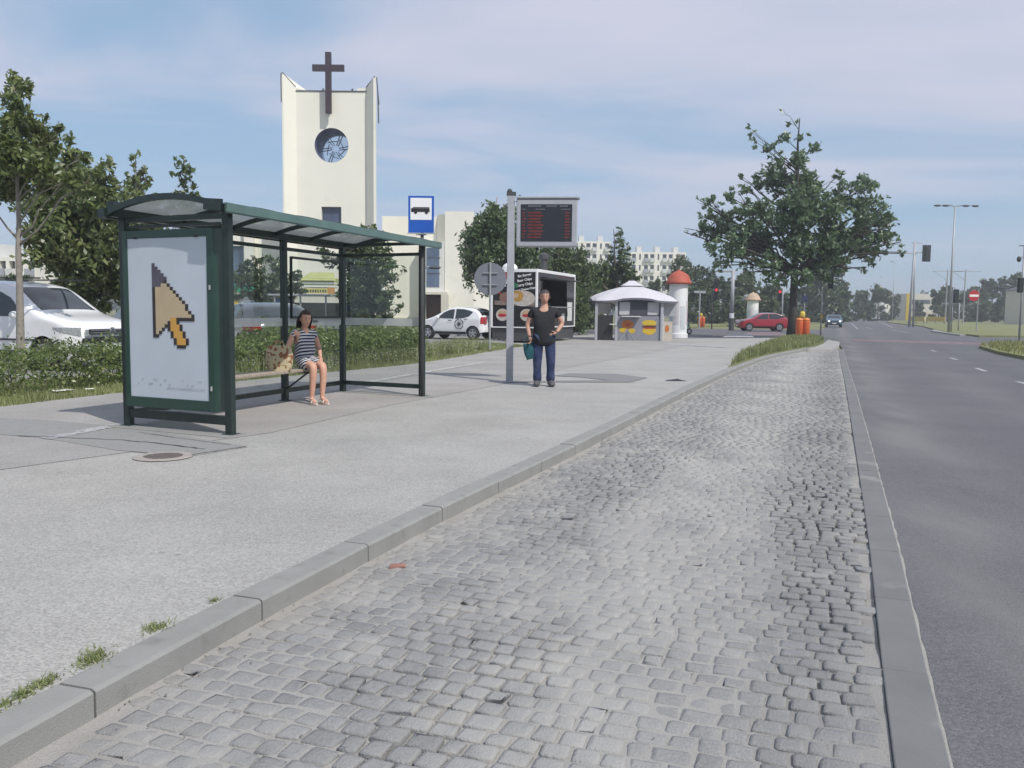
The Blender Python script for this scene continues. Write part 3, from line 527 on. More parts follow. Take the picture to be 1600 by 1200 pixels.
bg = [(1075, 425, 26, 120, 'mid', 'rounded light crown just right of the red domed column'), (1095, 440, 26, 118, 'dark', 'dark crown behind the small street name sign'), (1122, 455, 24, 125, 'dark', 'dark crown left of the tall grey lamp pole'), (1055, 440, 20, 122, 'dark', 'dark tree behind the red dome'), (1075, 470, 24, 112, 'dark', 'low dark tree behind the orange litter bin'), (1110, 475, 22, 115, 'dark', 'low dark tree behind the first red signal'),
      (1150, 450, 24, 120, 'mid', 'olive crown over the pale domed column, left side'), (1175, 445, 22, 125, 'mid', 'olive crown directly above the pale domed column'), (1205, 455, 24, 120, 'mid', 'olive crown over the red car'), (1200, 480, 18, 110, 'mid', 'low bushy tree behind the red car'), (1145, 480, 18, 112, 'dark', 'low dark tree beside the lamp pole foot'), (1225, 475, 18, 115, 'mid', 'low olive tree just left of the oak trunk'),
      (1275, 430, 26, 150, 'dark', 'dark roadside tree just right of the oak trunk'), (1300, 425, 26, 155, 'dark', 'tall dark roadside tree over the oncoming blue car'), (1290, 455, 28, 150, 'dark', 'lower dark roadside tree behind the bay signal'), (1318, 455, 14, 160, 'dark', 'small dark crown at the left end of the road vista'), (1262, 462, 20, 150, 'dark', 'shaded roadside tree behind the second litter bin'),
      (1350, 470, 16, 210, 'dark', 'low bushy tree left in the central road vista'), (1372, 463, 15, 210, 'dark', 'middle bushy tree of the central road vista'), (1392, 465, 14, 230, 'dark', 'right bushy tree of the central road vista'), (1340, 480, 12, 200, 'dark', 'lowest bushy tree of the central road vista'), (1412, 470, 10, 240, 'dark', 'small tree left of the yellow building'), (1435, 478, 10, 230, 'dark', 'small tree before the yellow building'),
      (1466, 465, 13, 200, 'dark', 'dark tree left of the four-armed street lamp'), (1482, 462, 14, 205, 'dark', 'dark tree behind the four-armed street lamp'), (1510, 468, 14, 200, 'mid', 'green tree behind the no entry sign'), (1530, 462, 16, 205, 'dark', 'dark tree right of the no entry sign'), (1550, 455, 18, 210, 'dark', 'tall dark tree near the right picture edge'), (1575, 450, 20, 210, 'dark', 'tallest dark tree near the right edge'), (1600, 450, 20, 215, 'dark', 'dark tree at the right picture edge'), (1560, 478, 16, 190, 'mid', 'light green low tree behind the parked cars'), (1590, 480, 16, 190, 'mid', 'low green tree behind the right signal'), (1625, 455, 24, 210, 'dark', 'dark tree beyond the right picture edge'), (1535, 480, 14, 188, 'mid', 'low green tree between parked cars and sign'),
      (935, 470, 24, 75, 'mid', 'leafy tree left behind the canopy kiosk'), (1000, 465, 16, 90, 'mid', 'pale green tree behind the canopy roof'), (905, 485, 18, 66, 'dark', 'dark low tree between food trailer and kiosk'), (1022, 450, 13, 130, 'mid', 'small tree below the apartment block'), (1250, 490, 12, 140, 'dark', 'dark shrub tree behind the oak trunk'), (1320, 485, 10, 180, 'dark', 'shrub tree just above the blue car'),
      (300, 470, 30, 45, 'dark', 'dark tree hidden behind the advertising panel'), (95, 455, 22, 33, 'dark', 'dark tree behind the white van roof'), (20, 450, 24, 42, 'dark', 'dark tree left behind the van')]
for px, py, r, Y, k, lab in bg: bgtree(px, py, r, Y, LM[k], lab, n=int(1100+r*38))
fw = MB(); V = []
bl = [(x, 400+rnd.uniform(-30, 30), rnd.uniform(4, 9), rnd.uniform(8, 12)) for x in range(-280, 460, 5)]
Vv, _, _ = leaf_cloud([(b[0], b[1], b[2]*.6, b[3]*.8) for b in bl], 40000, 1.0, .6, shell=.1); fo = npmesh('distant_woods', Vv, np.arange(len(Vv)).reshape(-1, 4), LM['dark']); tag(fo, 'distant band of dark woodland along the horizon', 'woods', kind='stuff')
# --- hedge along the verge
def hedge(label, P, w, h, n, size, seed=0):
    P = [Vector(p) for p in P]; L = [0]
    for a, b in zip(P, P[1:]): L.append(L[-1]+(b-a).length)
    def along(s):
        for i in range(len(P)-1):
            if s <= L[i+1]: return P[i].lerp(P[i+1], (s-L[i])/(L[i+1]-L[i])), (P[i+1]-P[i]).normalized()
        return P[-1], (P[-1]-P[-2]).normalized()
    t = thing('hedge', label, 'hedge', (P[0].x, P[0].y, .17)); nc = n//16; pts = []
    for _ in range(nc):
        p, d = along(rnd.random()*L[-1]); nn = Vector((-d.y, d.x)); hh = h*(1+.34*noise2(p.x, p.y, .8, seed)+.22*noise2(p.x, p.y, 3, seed)+(rnd.random()**6)*.5); a = rnd.random()
        if a < .45: o_, z = rnd.uniform(0, 1), hh*rnd.uniform(.88, 1.06)
        elif a < .9: o_, z = rnd.uniform(-.08, .12), hh*rnd.random()**.8
        else: o_, z = rnd.random(), hh*rnd.random()
        pts.append((p.x+nn.x*o_*w, p.y+nn.y*o_*w, .15+z))
    cc = np.array(pts); li = nr.integers(0, nc, n); Pn = cc[li]+nr.normal(size=(n, 3))*np.array([.09, .09, .07]); Pn[:, 2] = np.maximum(Pn[:, 2], .17)
    a = nr.normal(size=(n, 3)); a /= np.linalg.norm(a, axis=1)[:, None]; b = np.cross(a, nr.normal(size=(n, 3))); b /= np.linalg.norm(b, axis=1)[:, None]; s = size*nr.uniform(.6, 1.4, n)[:, None]
    V = np.stack([Pn-a*s, Pn-b*s*.45, Pn+a*s, Pn+b*s*.45], 1).reshape(-1, 3); npmesh('foliage', V, np.arange(len(V)).reshape(-1, 4), LM['hedge'], t)
    tb = MB()
    for _ in range(int(L[-1]*5)):
        p, d = along(rnd.random()*L[-1]); nn = Vector((-d.y, d.x)); q = p+nn*rnd.uniform(.2, .9)*w; tb.tube(limb_pts((q.x, q.y, .12), (q.x+rnd.uniform(-.3, .3), q.y+rnd.uniform(-.3, .3), .15+h*rnd.uniform(.7, 1)), .06, 3), [.012, .01, .008, .004], 5)
    tb.build('stems', bark, t, world=True)['kind'] = 'stuff'; return t
hl = [(p.x, p.y) for p in offset(VC, .75)]
h1 = [p for p in hl if p[1] < 17]; h2 = [p for p in hl if 15.8 < p[1] < 27]
hedge('leafy green hedge along the path in front of the white van', h1, 1.1, .50, 30000, .034, 1)
hedge('low green hedge seen through the shelter, running to the white hatchback', h2, 1.1, .62, 34000, .045, 2)
def blades(name, label, fn, n, h, w, m, zf=.15):
    V = []
    for _ in range(n):
        p = fn(); 
        if p is None: continue
        a = rnd.uniform(0, 2*PI); hh = h*rnd.uniform(.4, 1.3); lx, ly = math.cos(a)*hh*.35, math.sin(a)*hh*.35; dx, dy = math.cos(a+PI/2)*w, math.sin(a+PI/2)*w
        V += [(p[0]-dx, p[1]-dy, p[2]), (p[0]+dx, p[1]+dy, p[2]), (p[0]+lx+dx*.2, p[1]+ly+dy*.2, p[2]+hh), (p[0]+lx-dx*.2, p[1]+ly-dy*.2, p[2]+hh)]
    o = npmesh(name, V, np.arange(len(V)).reshape(-1, 4), m); return tag(o, label, 'grass', kind='stuff')
def on_verge():
    s = rnd.random()*(len(VC)-1); i = int(s); a = VC[i].lerp(VC[min(i+1, len(VC)-1)], s-i); t = (VC[min(i+1, len(VC)-1)]-VC[i]).normalized(); n = Vector((-t.y, t.x)); o_ = rnd.random()**1.3*2.4-.04+.07*noise2(a.x, a.y, 3, 2)
    if a.y < 8: return None
    return (a.x+n.x*o_, a.y+n.y*o_, .11+.06*min(1, max(0, o_)))
blades('verge_grass', 'rough green grass growing along the foot of the hedge', on_verge, 42000, .08, .006, LM['blade'])
def in_poly(P):
    xs = [p[0] for p in P]; ys = [p[1] for p in P]; x0, x1, y0, y1 = min(xs), max(xs), min(ys), max(ys)
    def f():
        for _ in range(60):
            x, y = rnd.uniform(x0, x1), rnd.uniform(y0, y1); c = False
            for i in range(len(P)):
                a, b = P[i], P[i-1]
                if (a[1] > y) != (b[1] > y) and x < (b[0]-a[0])*(y-a[1])/(b[1]-a[1])+a[0]: c = not c
            if c: return (x, y, .14)
    return f
def on_h2():
    y = rnd.uniform(15, 31); s = None
    for a, b in zip(VC, VC[1:]):
        if a.y <= y <= b.y: s = a.x+(b.x-a.x)*(y-a.y)/(b.y-a.y)
    return None if s is None else (s-.3-rnd.random()*1.2, y, .16)
blades('tall_weeds', 'taller loose weeds and grass standing in front of the hedge beside the shelter', on_h2, 9000, .34, .007, LM['blade'])
blades('island_grass', 'tall dry grass on the island around the oak', in_poly(isl_poly), 16000, .22, .014, LM['blade'])
dryb = leafmat('dry_blade', (.16, .18, .05), (.28, .27, .1), .3)
blades('median_grass_tufts', 'yellowish grass growing on the right-hand median', in_poly(flat_med), 5000, .16, .02, dryb)
# flowers
wf = leafmat('white_petal', (.7, .7, .66), (.8, .8, .75), .3); V = []
for _ in range(1500):
    y = rnd.choice((rnd.uniform(17, 33), rnd.uniform(21, 30), rnd.uniform(9, 33))); s = None
    for a, b in zip(VC, VC[1:]):
        if a.y <= y <= b.y: s = a.x+(b.x-a.x)*(y-a.y)/(b.y-a.y)
    if s is None: continue
    if y < 15 and rnd.random() < .85: continue
    x = s-rnd.random()*1.3-.15; z = .16+rnd.random()*.32; r = rnd.uniform(.012, .03)
    V += [(x-r, y, z), (x, y-r, z+.01), (x+r, y, z), (x, y+r, z+.012)]
tag(npmesh('wildflowers', V, np.arange(len(V)).reshape(-1, 4), wf), 'small white wildflowers scattered in the verge grass', 'flowers', kind='stuff')
# kerb weeds
def weed(px, py, n, spread, label, col=LM['blade']):
    p = gp(px, py, .112)
    def f(): return (p.x+rnd.gauss(0, spread), p.y+rnd.gauss(0, spread*1.6), .111)
    t = thing('weed_tuft', label, 'weed', p); V = []
    for _ in range(n):
        q = f(); a = rnd.uniform(0, 2*PI); hh = .022*rnd.uniform(.4, 1.2); w = .0028; lx, ly = math.cos(a)*hh, math.sin(a)*hh; dx, dy = -math.sin(a)*w, math.cos(a)*w
        V += [(q[0]-dx, q[1]-dy, q[2]), (q[0]+dx, q[1]+dy, q[2]), (q[0]+lx+dx*.3, q[1]+ly+dy*.3, q[2]+hh*.7), (q[0]+lx-dx*.3, q[1]+ly-dy*.3, q[2]+hh*.7)]
    npmesh('blades', V, np.arange(len(V)).reshape(-1, 4), col, t)['kind'] = 'stuff'
for px, py, n, s, lab in ((146, 1028, 300, .026, 'largest green weed tuft at the back of the kerb, second from the near end'), (72, 1066, 150, .02, 'small weed left of the largest kerb tuft'), (40, 1082, 130, .02, 'reddish flat weed behind the kerb near the left edge'), (5, 1102, 90, .018, 'weed at the very left edge of the picture'), (243, 980, 170, .022, 'weed tuft behind the kerb right of the largest one'), (335, 938, 40, .012, 'tiny weed behind the kerb, farthest of the row'), (178, 667, 330, .10, 'grass tuft growing at the foot of the left shelter post'), (1145, 571, 200, .16, 'dark weed clump at the tip of the oak island')): weed(px, py, n, s, lab)
# ================================================================== BUS SHELTER
M = dict(
 green=mat('dark_green_paint', (.012, .024, .021), .42, .2, 6, bump=.05, coat=.2, grime=((.06, .07, .06), 7, .6, .85)), green2=mat('lightbox_green', (.014, .048, .034), .35, .15, 5, coat=.3), tealf=mat('roof_front_sheet', (.085, .15, .13), .3, .15, 3, coat=.4),
 steel=mat('galvanised_steel', (.36, .37, .38), .5, .1, 10, metal=.3, bump=.05), greyp=mat('grey_pole_paint', (.36, .37, .40), .5, .08, 6), white=mat('white_paint', (.78, .78, .77), .4, .04, 5), offw=mat('off_white_panel', (.62, .62, .6), .6, .06, 3),
 black=mat('black_plastic', (.02, .02, .022), .5, .2, 10), rubber=mat('tyre_rubber', (.025, .025, .026), .85, .15, 20), darkg=mat('dark_grey', (.06, .062, .065), .6, .1, 8), wood=mat('weathered_bench_board', (.33, .28, .22), .7, .2, 12, bump=.3),
 skin=mat('skin', (.50, .29, .21), .5, .08, 14, spec=.35), skin2=mat('tanned_skin', (.58, .33, .24), .5, .08, 14, spec=.35), orange=mat('orange_plastic', (.62, .12, .035), .45, .1, 8), redc=mat('dome_red', (.42, .095, .06), .7, .12, 5), blue=mat('sign_blue', (.012, .09, .42), .35, .05, 5), navy=mat('navy_blue', (.012, .02, .07), .5, .1, 5), yellow=mat('yellow_panel', (.55, .40, .04), .55, .1, 4), chrome=mat('alloy', (.5, .5, .52), .3, .05, 20, metal=.7), sredd=mat('sign_red', (.45, .02, .03), .45, .08, 8))
gl_clear = glassmat('shelter_glass', (.84, .88, .86), .03, .02); gl_frost = glassmat('frosted_band', (.7, .72, .72), .78, .4); gl_car = mat('car_glass', (.02, .028, .032), .06, .2, 2, spec=.8); poly = glassmat('smoked_roof_sheet', (.45, .47, .46), .62, .2)
A = Vector((-3.08, 9.40)); U = Vector((1.625, 4.505)); Vv2 = Vector((-1.405, .655)); LU, LV = U.length, Vv2.length; uu, vv = U/LU, Vv2/LV
Z0 = .114
def SP(u, v, z): p = A+uu*u+vv*v; return Vector((p.x, p.y, z))
sh = thing('bus_shelter', 'dark green glazed bus shelter with curved roof standing on the pavement', 'bus shelter', (A.x, A.y, Z0))
def sbar(mb, p, q, w, h=None): mb.bar(SP(*p), SP(*q), w, h)
for (u, v, w, zt) in ((0, 0, .085, 2.56), (0, LV, .085, 2.56), (3.12, LV, .085, 2.56), (LU, LV, .085, 2.56), (LU, 0, .085, 2.58)):
    b = MB(); p = SP(u, v, 0); b.box((p.x, p.y, (zt+Z0)/2), (w, w, zt-Z0), rz=math.atan2(uu.y, uu.x)); b.box((p.x, p.y, Z0+.008), (.15, .15, .012), rz=math.atan2(uu.y, uu.x)); b.build('post', M['green'], sh, bevel=.008, world=True)
b = MB(); sbar(b, (0, LV, .27), (LU, LV, .27), .05, .07); sbar(b, (LU, LV, .27), (LU, 0, .27), .05, .07); each(b, 'lower_rail', M['green'], sh, world=True)
b = MB(); sbar(b, (0, LV, 2.39), (LU, LV, 2.39), .04, .05); sbar(b, (LU, LV, 2.39), (LU, 0, 2.39), .04, .05); each(b, 'upper_rail', M['green'], sh, world=True)
b = MB(); sbar(b, (-.2, LV, 2.60), (LU+.34, LV, 2.60), .10, .17); b.build('rear_beam', M['green'], sh, world=True)
b = MB(); sbar(b, (-.2, -.02, 2.57), (LU+.34, -.02, 2.57), .06, .08); b.build('front_beam', M['green'], sh, world=True)
b = MB(); sbar(b, (0, 0, 2.49), (0, LV, 2.49), .05, .06); sbar(b, (0, .1, 2.41), (0, LV, 2.41), .03, .03); sbar(b, (LU, 0, 2.56), (LU, LV, 2.56), .04, .05); each(b, 'cross_beam', M['green'], sh, world=True)
def roofz(v): # arch from the front overhang to the back overhang
    t = (v+.16)/(LV+.16+.12); return 2.555+.16*math.sin(PI*min(1, max(0, t)))**.9-.02*t
vs_ = [-.16+(LV+.28)*i/20 for i in range(21)]
b = MB(); b.grid([[SP(u, v, roofz(v)+.02) for v in vs_] for u in (-.22, LU*.25, LU*.5, LU*.75, LU+.36)]); rr = b.build('roof_sheet', poly, sh, smooth=True, world=True)
b = MB(); b.grid([[SP(u, v, roofz(v)+.028) for v in (-.16, -.12, -.07, .0)] for u in (-.22, LU+.36)]); b.grid([[SP(u, -.17, z) for z in (2.49, 2.56, 2.60)] for u in (-.22, LU+.36)])
b.bar(SP(-.22, -.17, 2.55), SP(LU+.36, -.17, 2.55), .035, .09); b.build('front_edge', M['tealf'], sh, world=True)
for u in (-.22, .95, 1.9, 2.86, 3.8, LU+.36):
    b = MB(); th = .05 if u in (-.22, LU+.36) else .03; hh = .04 if u == -.22 else .055 if u > LU else .035
    b.grid([[SP(u+du, v, roofz(v)+dz) for (du, dz) in ((-th/2, -hh), (th/2, -hh), (th/2, .026), (-th/2, .026), (-th/2, -hh))] for v in vs_]); b.build('roof_rib', M['green'], sh, world=True)
b = MB(); b.bar(SP(-.21, LV+.11, 2.55), SP(LU+.36, LV+.11, 2.55), .05, .09); b.build('rear_gutter', M['green'], sh, world=True)
b = MB(); b.bar(SP(-.25, -.14, 2.57), SP(-.25, .10, 2.59), .03, .12); b.bar(SP(-.25, LV+.02, 2.55), SP(-.25, LV+.13, 2.55), .03, .10); each(b, 'end_plate', M['green'], sh, world=True)
for u0, u1 in ((.06, 3.06), (3.18, LU-.06)):
    b = MB(); b.quad(SP(u0, LV, .31), SP(u1, LV, .31), SP(u1, LV, 2.36), SP(u0, LV, 2.36)); g = b.build('glass_pane', gl_clear, sh, world=True)
    f = MB(); f.quad(SP(u0, LV-.006, 1.24), SP(u1, LV-.006, 1.24), SP(u1, LV-.006, 1.36), SP(u0, LV-.006, 1.36)); f.build('frosted_band', gl_frost, g, world=False).location = Vector((-A.x, -A.y, -Z0))
    l = MB()
    for k in range(4): um = (u0+u1)/2; l.quad(*[SP(um+(k-2)*.035+du, LV-.009, 1.285+dz) for du, dz in ((0, 0), (.026, 0), (.026, .035), (0, .035))])
    l.build('band_mark', M['darkg'], g).location = Vector((-A.x, -A.y, -Z0))
b = MB(); b.quad(SP(LU, .06, .31), SP(LU, LV-.06, .31), SP(LU, LV-.06, 2.36), SP(LU, .06, 2.36)); g = b.build('glass_pane', gl_clear, sh, world=True)
f = MB(); f.quad(SP(LU-.006, .06, 1.24), SP(LU-.006, LV-.06, 1.24), SP(LU-.006, LV-.06, 1.36), SP(LU-.006, .06, 1.36)); f.build('frosted_band', gl_frost, g).location = Vector((-A.x, -A.y, -Z0))
# timetable frame on the right rear pane
b = MB()
for p, q in (((3.27, 1.36), (3.27, 2.28)), ((LU-.12, 1.36), (LU-.12, 2.28)), ((3.27, 2.27), (LU-.12, 2.27)), ((3.27, 1.37), (LU-.12, 1.37))): b.bar(SP(p[0], LV-.03, p[1]), SP(q[0], LV-.03, q[1]), .035, .035)
b.build('timetable_frame', M['green'], sh, world=True)
# bench
b = MB(); b.bar(SP(.45, LV-.34, .60), SP(3.45, LV-.34, .60), .30, .045); bo = b.build('bench_seat', M['wood'], sh, world=True, bevel=.01)
for u in (.62, 3.12):
    b = MB(); b.bar(SP(u, LV-.04, .30), SP(u, LV-.44, .56), .022, .022); b.bar(SP(u, LV-.04, .56), SP(u, LV-.48, .56), .03, .03); each(b, 'bench_bracket', M['green'], sh, world=True)
# advertising light box in the left end
b = MB(); v0, v1 = .13, LV-.06; zb, zt = .36, 2.36; um, up_ = -.09, .09
for (va, vb_, za, zc) in ((v0, v0+.10, zb, zt), (v1-.07, v1, zb, zt), (v0+.10, v1-.07, zt-.09, zt), (v0+.10, v1-.07, zb, zb+.12)):
    P = [SP(u, v, z) for u in (um, up_) for v in (va, vb_) for z in (za, zc)]; b.add(P, [(0, 1, 3, 2), (4, 6, 7, 5), (0, 4, 5, 1), (2, 3, 7, 6), (0, 2, 6, 4), (1, 5, 7, 3)])
lb_ = b.build('light_box', M['green2'], sh, world=True, bevel=.006)
b = MB(); sbar(b, (0, .02, .27), (0, LV, .27), .06, .10); b.build('end_rail', M['green'], sh, world=True)
paper = mat('poster_paper', (.50, .54, .60), .35, .05, 1.2, spec=.4, coat=.25)
pv0, pv1, pz0, pz1 = v0+.10, v1-.07, zb+.12, zt-.09; PW, PH = pv1-pv0, pz1-pz0
b = MB(); b.quad(SP(um+.012, pv0, pz0), SP(um+.012, pv1, pz0), SP(um+.012, pv1, pz1), SP(um+.012, pv0, pz1)); b.quad(SP(up_-.012, pv0, pz0), SP(up_-.012, pv1, pz0), SP(up_-.012, pv1, pz1), SP(up_-.012, pv0, pz1)); po = b.build('poster', paper, sh, world=True)
art = ["k.............", "kg............", "kgg...........", "kggg..........", "kgggg.........", "kggggk........", "kgggttk.......", "kggttttk......", "kgtttttt k....".replace(' ', ''), "kttttttttk....", "ktttttttttk...", "kttttttttttk..", "ktttttttttttk.", "ktttttttttkkkk", "ktttttttk.....", "kttktttok.....", "ktk.kooook....", "kk..kkooo k...".replace(' ', ''), "k....kooook...", "......kooook..", "......kkookk..", ".......kkkk..."]
# cursor arrow drawn as coloured cells; poster right edge (v small) is the picture's right
cell_w, cell_h = .0575, .0575*1.13
def cellq(mb, cx, cz, w, h, du=.006): mb.quad(*[SP(um+du, vv_, zz) for vv_, zz in ((cx, cz), (cx-w, cz), (cx-w, cz+h), (cx, cz+h))])
cols = dict(k=mat('print_black', (.03, .022, .02), .4), g=mat('print_charcoal', (.085, .075, .10), .4, .2, 6), t=mat('print_tan', (.47, .37, .235), .45, .08, 6), o=mat('print_orange', (.55, .30, .06), .45, .1, 6))
ax = pv0+PW*(1-.315); az = pz0+PH*.845
CUR = [(0, 22)]; 
shape = {}
rows_n = 19
def setc(r, c, k): shape[(r, c)] = k
edge = []
for r in range(16):
    w_ = int(round(r*.88)) if r < 15 else 13
    for c in range(0, w_+1): setc(r, c, 't')
    setc(r, 0, 'k'); setc(r, w_, 'k')
    if r < 7:
        for c in range(0, w_+1):
            if (r < 5) or (c < 5-(r-5)*2): setc(r, c, 'g')
        if r > 4: setc(r, w_, 'k')
for c in range(8, 14): setc(16, c, 'k'); 
for c in range(0, 8): setc(16, c, 't'); setc(17, c, 't') if c < 6 else None; 
setc(16, 0, 'k'); setc(17, 0, 'k'); setc(17, 5, 'k'); setc(17, 6, 'o'); setc(17, 7, 'o'); setc(17, 8, 'k'); setc(16, 6, 'o'); setc(16, 7, 'o')
for r, a_, b_ in ((18, 1, 3), (19, 1, 2), (20, 1, 1)):
    setc(r, 0, 'k')
    for c in range(a_, b_+1): setc(r, c, 't')
    setc(r, b_+1, 'k')
setc(21, 0, 'k'); setc(21, 1, 'k')
for r, a_ in ((18, 6), (19, 6), (20, 7), (21, 7), (22, 8), (23, 8)):
    setc(r, a_-1, 'k'); [setc(r, c, 'o') for c in range(a_, a_+3)]; setc(r, a_+3, 'k')
for c in range(8, 11): setc(24, c, 'k')
for k, nm in (('k', 'print_outline'), ('g', 'print_charcoal'), ('t', 'print_tan'), ('o', 'print_orange')):
    b = MB(); 
    for (r, c), kk in shape.items():
        if kk == k: cellq(b, ax-c*.0445, az-(r+1)*.0378, .0445, .0378)
    o = b.build(nm, cols[k], po); o.location = (-A.x, -A.y, -Z0)
b = MB()
for i in range(34):
    if rnd.random() < .45: cellq(b, pv1-.12-i*.034, pz0+.20-rnd.choice((0, .05, .05)), .026*rnd.uniform(.5, 1.2), .012)
for i in range(16): cellq(b, pv0+.62-i*.036, pz0+.11, .024*rnd.uniform(.5, 1.2), .013)
o = b.build('small_print', mat('print_grey', (.33, .35, .40), .5), po); o.location = (-A.x, -A.y, -Z0)
b = MB()
for vq in (pv0+PW*.12, pv1-PW*.12): p = SP(um-.004, vq, zt-.085); b.box(p, (.04, .012, .022))
for vq, zq in ((.075+v0*.0, 1.75), ): pass
each(b, 'clip', M['black'], sh, world=True)
b = MB(); sbar(b, (um-.004, .20, 0), (um-.004, .20, 0.0001), .001) if 0 else b.box(SP(um-.006, v0+.05, .62), (.02, .02, .05)); b.box(SP(um-.006, v0+.05, 1.72), (.02, .02, .05)); each(b, 'lock', M['steel'], sh, world=True)
for u, v in ((.75, .0), (-.2, .62)):
    b = MB(); p = SP(u, LV-.056, 2.60); b.box(p, (.10, .012, .06), rz=math.atan2(uu.y, uu.x)); b.build('number_plate', M['white'], sh, world=True); break
# concrete footing slab lines under the shelter
ft = MB(); ft.prism([tuple(SP(u, v, 0)[:2]) for u, v in ((-.22, -.12), (-.22, LV+.15), (.14, LV+.15), (.14, -.12))], .10, .122); struct(ft.build('shelter_footing', G['conc']))
ft = MB(); ft.prism([tuple(SP(u, v, 0)[:2]) for u, v in ((LU-.12, -.26), (LU-.12, LV+.15), (LU+.14, LV+.15), (LU+.14, -.26))], .10, .122); struct(ft.build('shelter_footing', G['conc']))
# ================================================================== SIGNS AND DISPLAY
bp = SP(LU, 0, Z0)+Vector((.008, -.085, 0)); bs = thing('bus_stop_sign', 'blue and white bus stop sign on a slim pole above the shelter roof', 'bus stop sign', bp)
b = MB(); b.cyl((0, 0, 0), (0, 0, 2.95), .027, n=12); b.build('pole', M['darkg'], bs, smooth=True)
sg = at(658, 335, bp.y-.04); sz = sg.z-Z0; sx = sg.x-bp.x; wS, hS = .405, .575
b = MB(); b.box((sx, -.04, sz), (wS, .012, hS)); pl = b.build('sign_plate', M['blue'], bs, bevel=.004)
b = MB(); b.box((sx, -.048, sz+.085), (wS-.07, .004, hS-.235)); b.build('white_field', M['white'], pl); pl.location = (0, 0, 0)
b = MB(); zc = sz+.055; b.box((sx, -.052, zc+.01), (.27, .004, .055)); b.box((sx, -.052, zc+.05), (.26, .004, .012)); b.box((sx-.14, -.052, zc+.01), (.03, .004, .06)); 
for xx_ in (-.1, -.06, -.02, .02, .06, .1): b.box((sx+xx_, -.052, zc+.038), (.006, .004, .03))
for xx_ in (-.085, .085): b.cyl((sx+xx_, -.05, zc-.025), (sx+xx_, -.055, zc-.025), .025, n=14)
b.build('bus_pictogram', M['black'], pl)
b = MB(); b.box((sx, -.042, sz-hS/2-.012), (wS+.03, .02, .016)); b.box((sx-.07, -.02, sz-hS/2-.02), (.02, .04, .03)); b.box((sx+.07, -.02, sz-hS/2-.02), (.02, .04, .03)); b.box((sx/2, -.01, sz-hS/2-.02), (abs(sx)+.1, .03, .03)); b.build('bracket', M['steel'], bs)
dp = gp(796, 597, .114); dd = thing('departure_display', 'tall grey post carrying an electronic departure board with dim red lettering', 'information display', dp)
b = MB(); b.box((0, 0, 1.80), (.14, .14, 3.6)); b.box((0, 0, .01), (.26, .26, .02)); b.build('pole', M['greyp'], dd, bevel=.012)
b = MB(); b.box((0, 0, 3.63), (.18, .16, .06)); b.ball((-.03, 0, 3.68), .05, 6); b.build('pole_cap', M['darkg'], dd)
RZ = rad(-5)
def RP(x, y, z): return (.09+x*math.cos(RZ)-y*math.sin(RZ), x*math.sin(RZ)+y*math.cos(RZ), z)
b = MB(); R3 = Matrix.Rotation(RZ, 3, 'Z'); b.box(RP(.60, -.0, 3.07), (1.16, .22, .90), M=R3); cs = b.build('display_case', M['greyp'], dd, bevel=.02)
b = MB(); b.box(RP(.62, 0, 3.545), (1.20, .26, .035), M=R3); b.build('case_roof', M['steel'], dd, bevel=.006)
b = MB(); b.box(RP(.595, -.113, 3.07), (.98, .008, .70), M=R3); sc_ = b.build('screen', mat('display_screen', (.010, .010, .014), .15, .3, 4, coat=.4), dd)
led = mat('red_led_rows', (.12, .02, .015), .5, .2, 30, emis=(.5, .06, .03), estr=.12); ledw = mat('pale_led_rows', (.12, .12, .14), .5, .2, 30, emis=(.5, .5, .6), estr=.12)
b = MB(); bw = MB()
for k in range(9):
    z = 3.26-k*.058; x = .15
    for w_ in ((.03, .2) if k not in (2, 6) else (.05, .12)):
        for q in range(int(w_/.022)+1): b.box(RP(x+q*.026, -.119, z), (.018, .004, .030), M=R3)
        x += w_+.07
    for q in range(rnd.randint(3, 8)): b.box(RP(.33+q*.028, -.119, z), (.020, .004, .030), M=R3)
    for q in range(3): b.box(RP(.96+q*.032, -.119, z), (.022, .004, .030), M=R3)
for x0, n_ in ((.25, 10), (.60, 8), (.86, 6)):
    for q in range(n_): bw.box(RP(x0+q*.026, -.119, 3.385), (.017, .004, .022), M=R3)
for x0, n_ in ((.14, 3), (.40, 7), (.88, 7)):
    for q in range(n_): bw.box(RP(x0+q*.026, -.119, 3.325), (.017, .004, .014), M=R3)
b.build('text_rows', led, sc_); bw.build('header_text', ledw, sc_)
b = MB(); b.ball(RP(.42, 0, 2.58), .035, 6); b.build('speaker', M['black'], dd)
rs_ = gp(764, 543, .114); rs_.y -= 4; rs_ = at(765, 548, 30); rs_.z = .16; rsg = thing('road_sign', 'back of a round grey traffic sign on a thin post left of the food trailer', 'road sign', rs_)
zc = at(766, 438, 30).z-.16
b = MB(); b.cyl((0, 0, 0), (0, 0, zc+.62), .035, n=10); b.build('pole', M['steel'], rsg)
b = MB(); b.cyl((0, .05, zc+.05), (0, .065, zc+.05), .70*.8, n=36); b.build('sign_disc', mat('sign_back_grey', (.17, .18, .21), .5, .06, 5), rsg)
b = MB(); b.box((0, .02, zc+.25), (.5, .05, .03)); b.box((0, .02, zc-.15), (.5, .05, .03)); each(b, 'clamp', M['steel'], rsg)
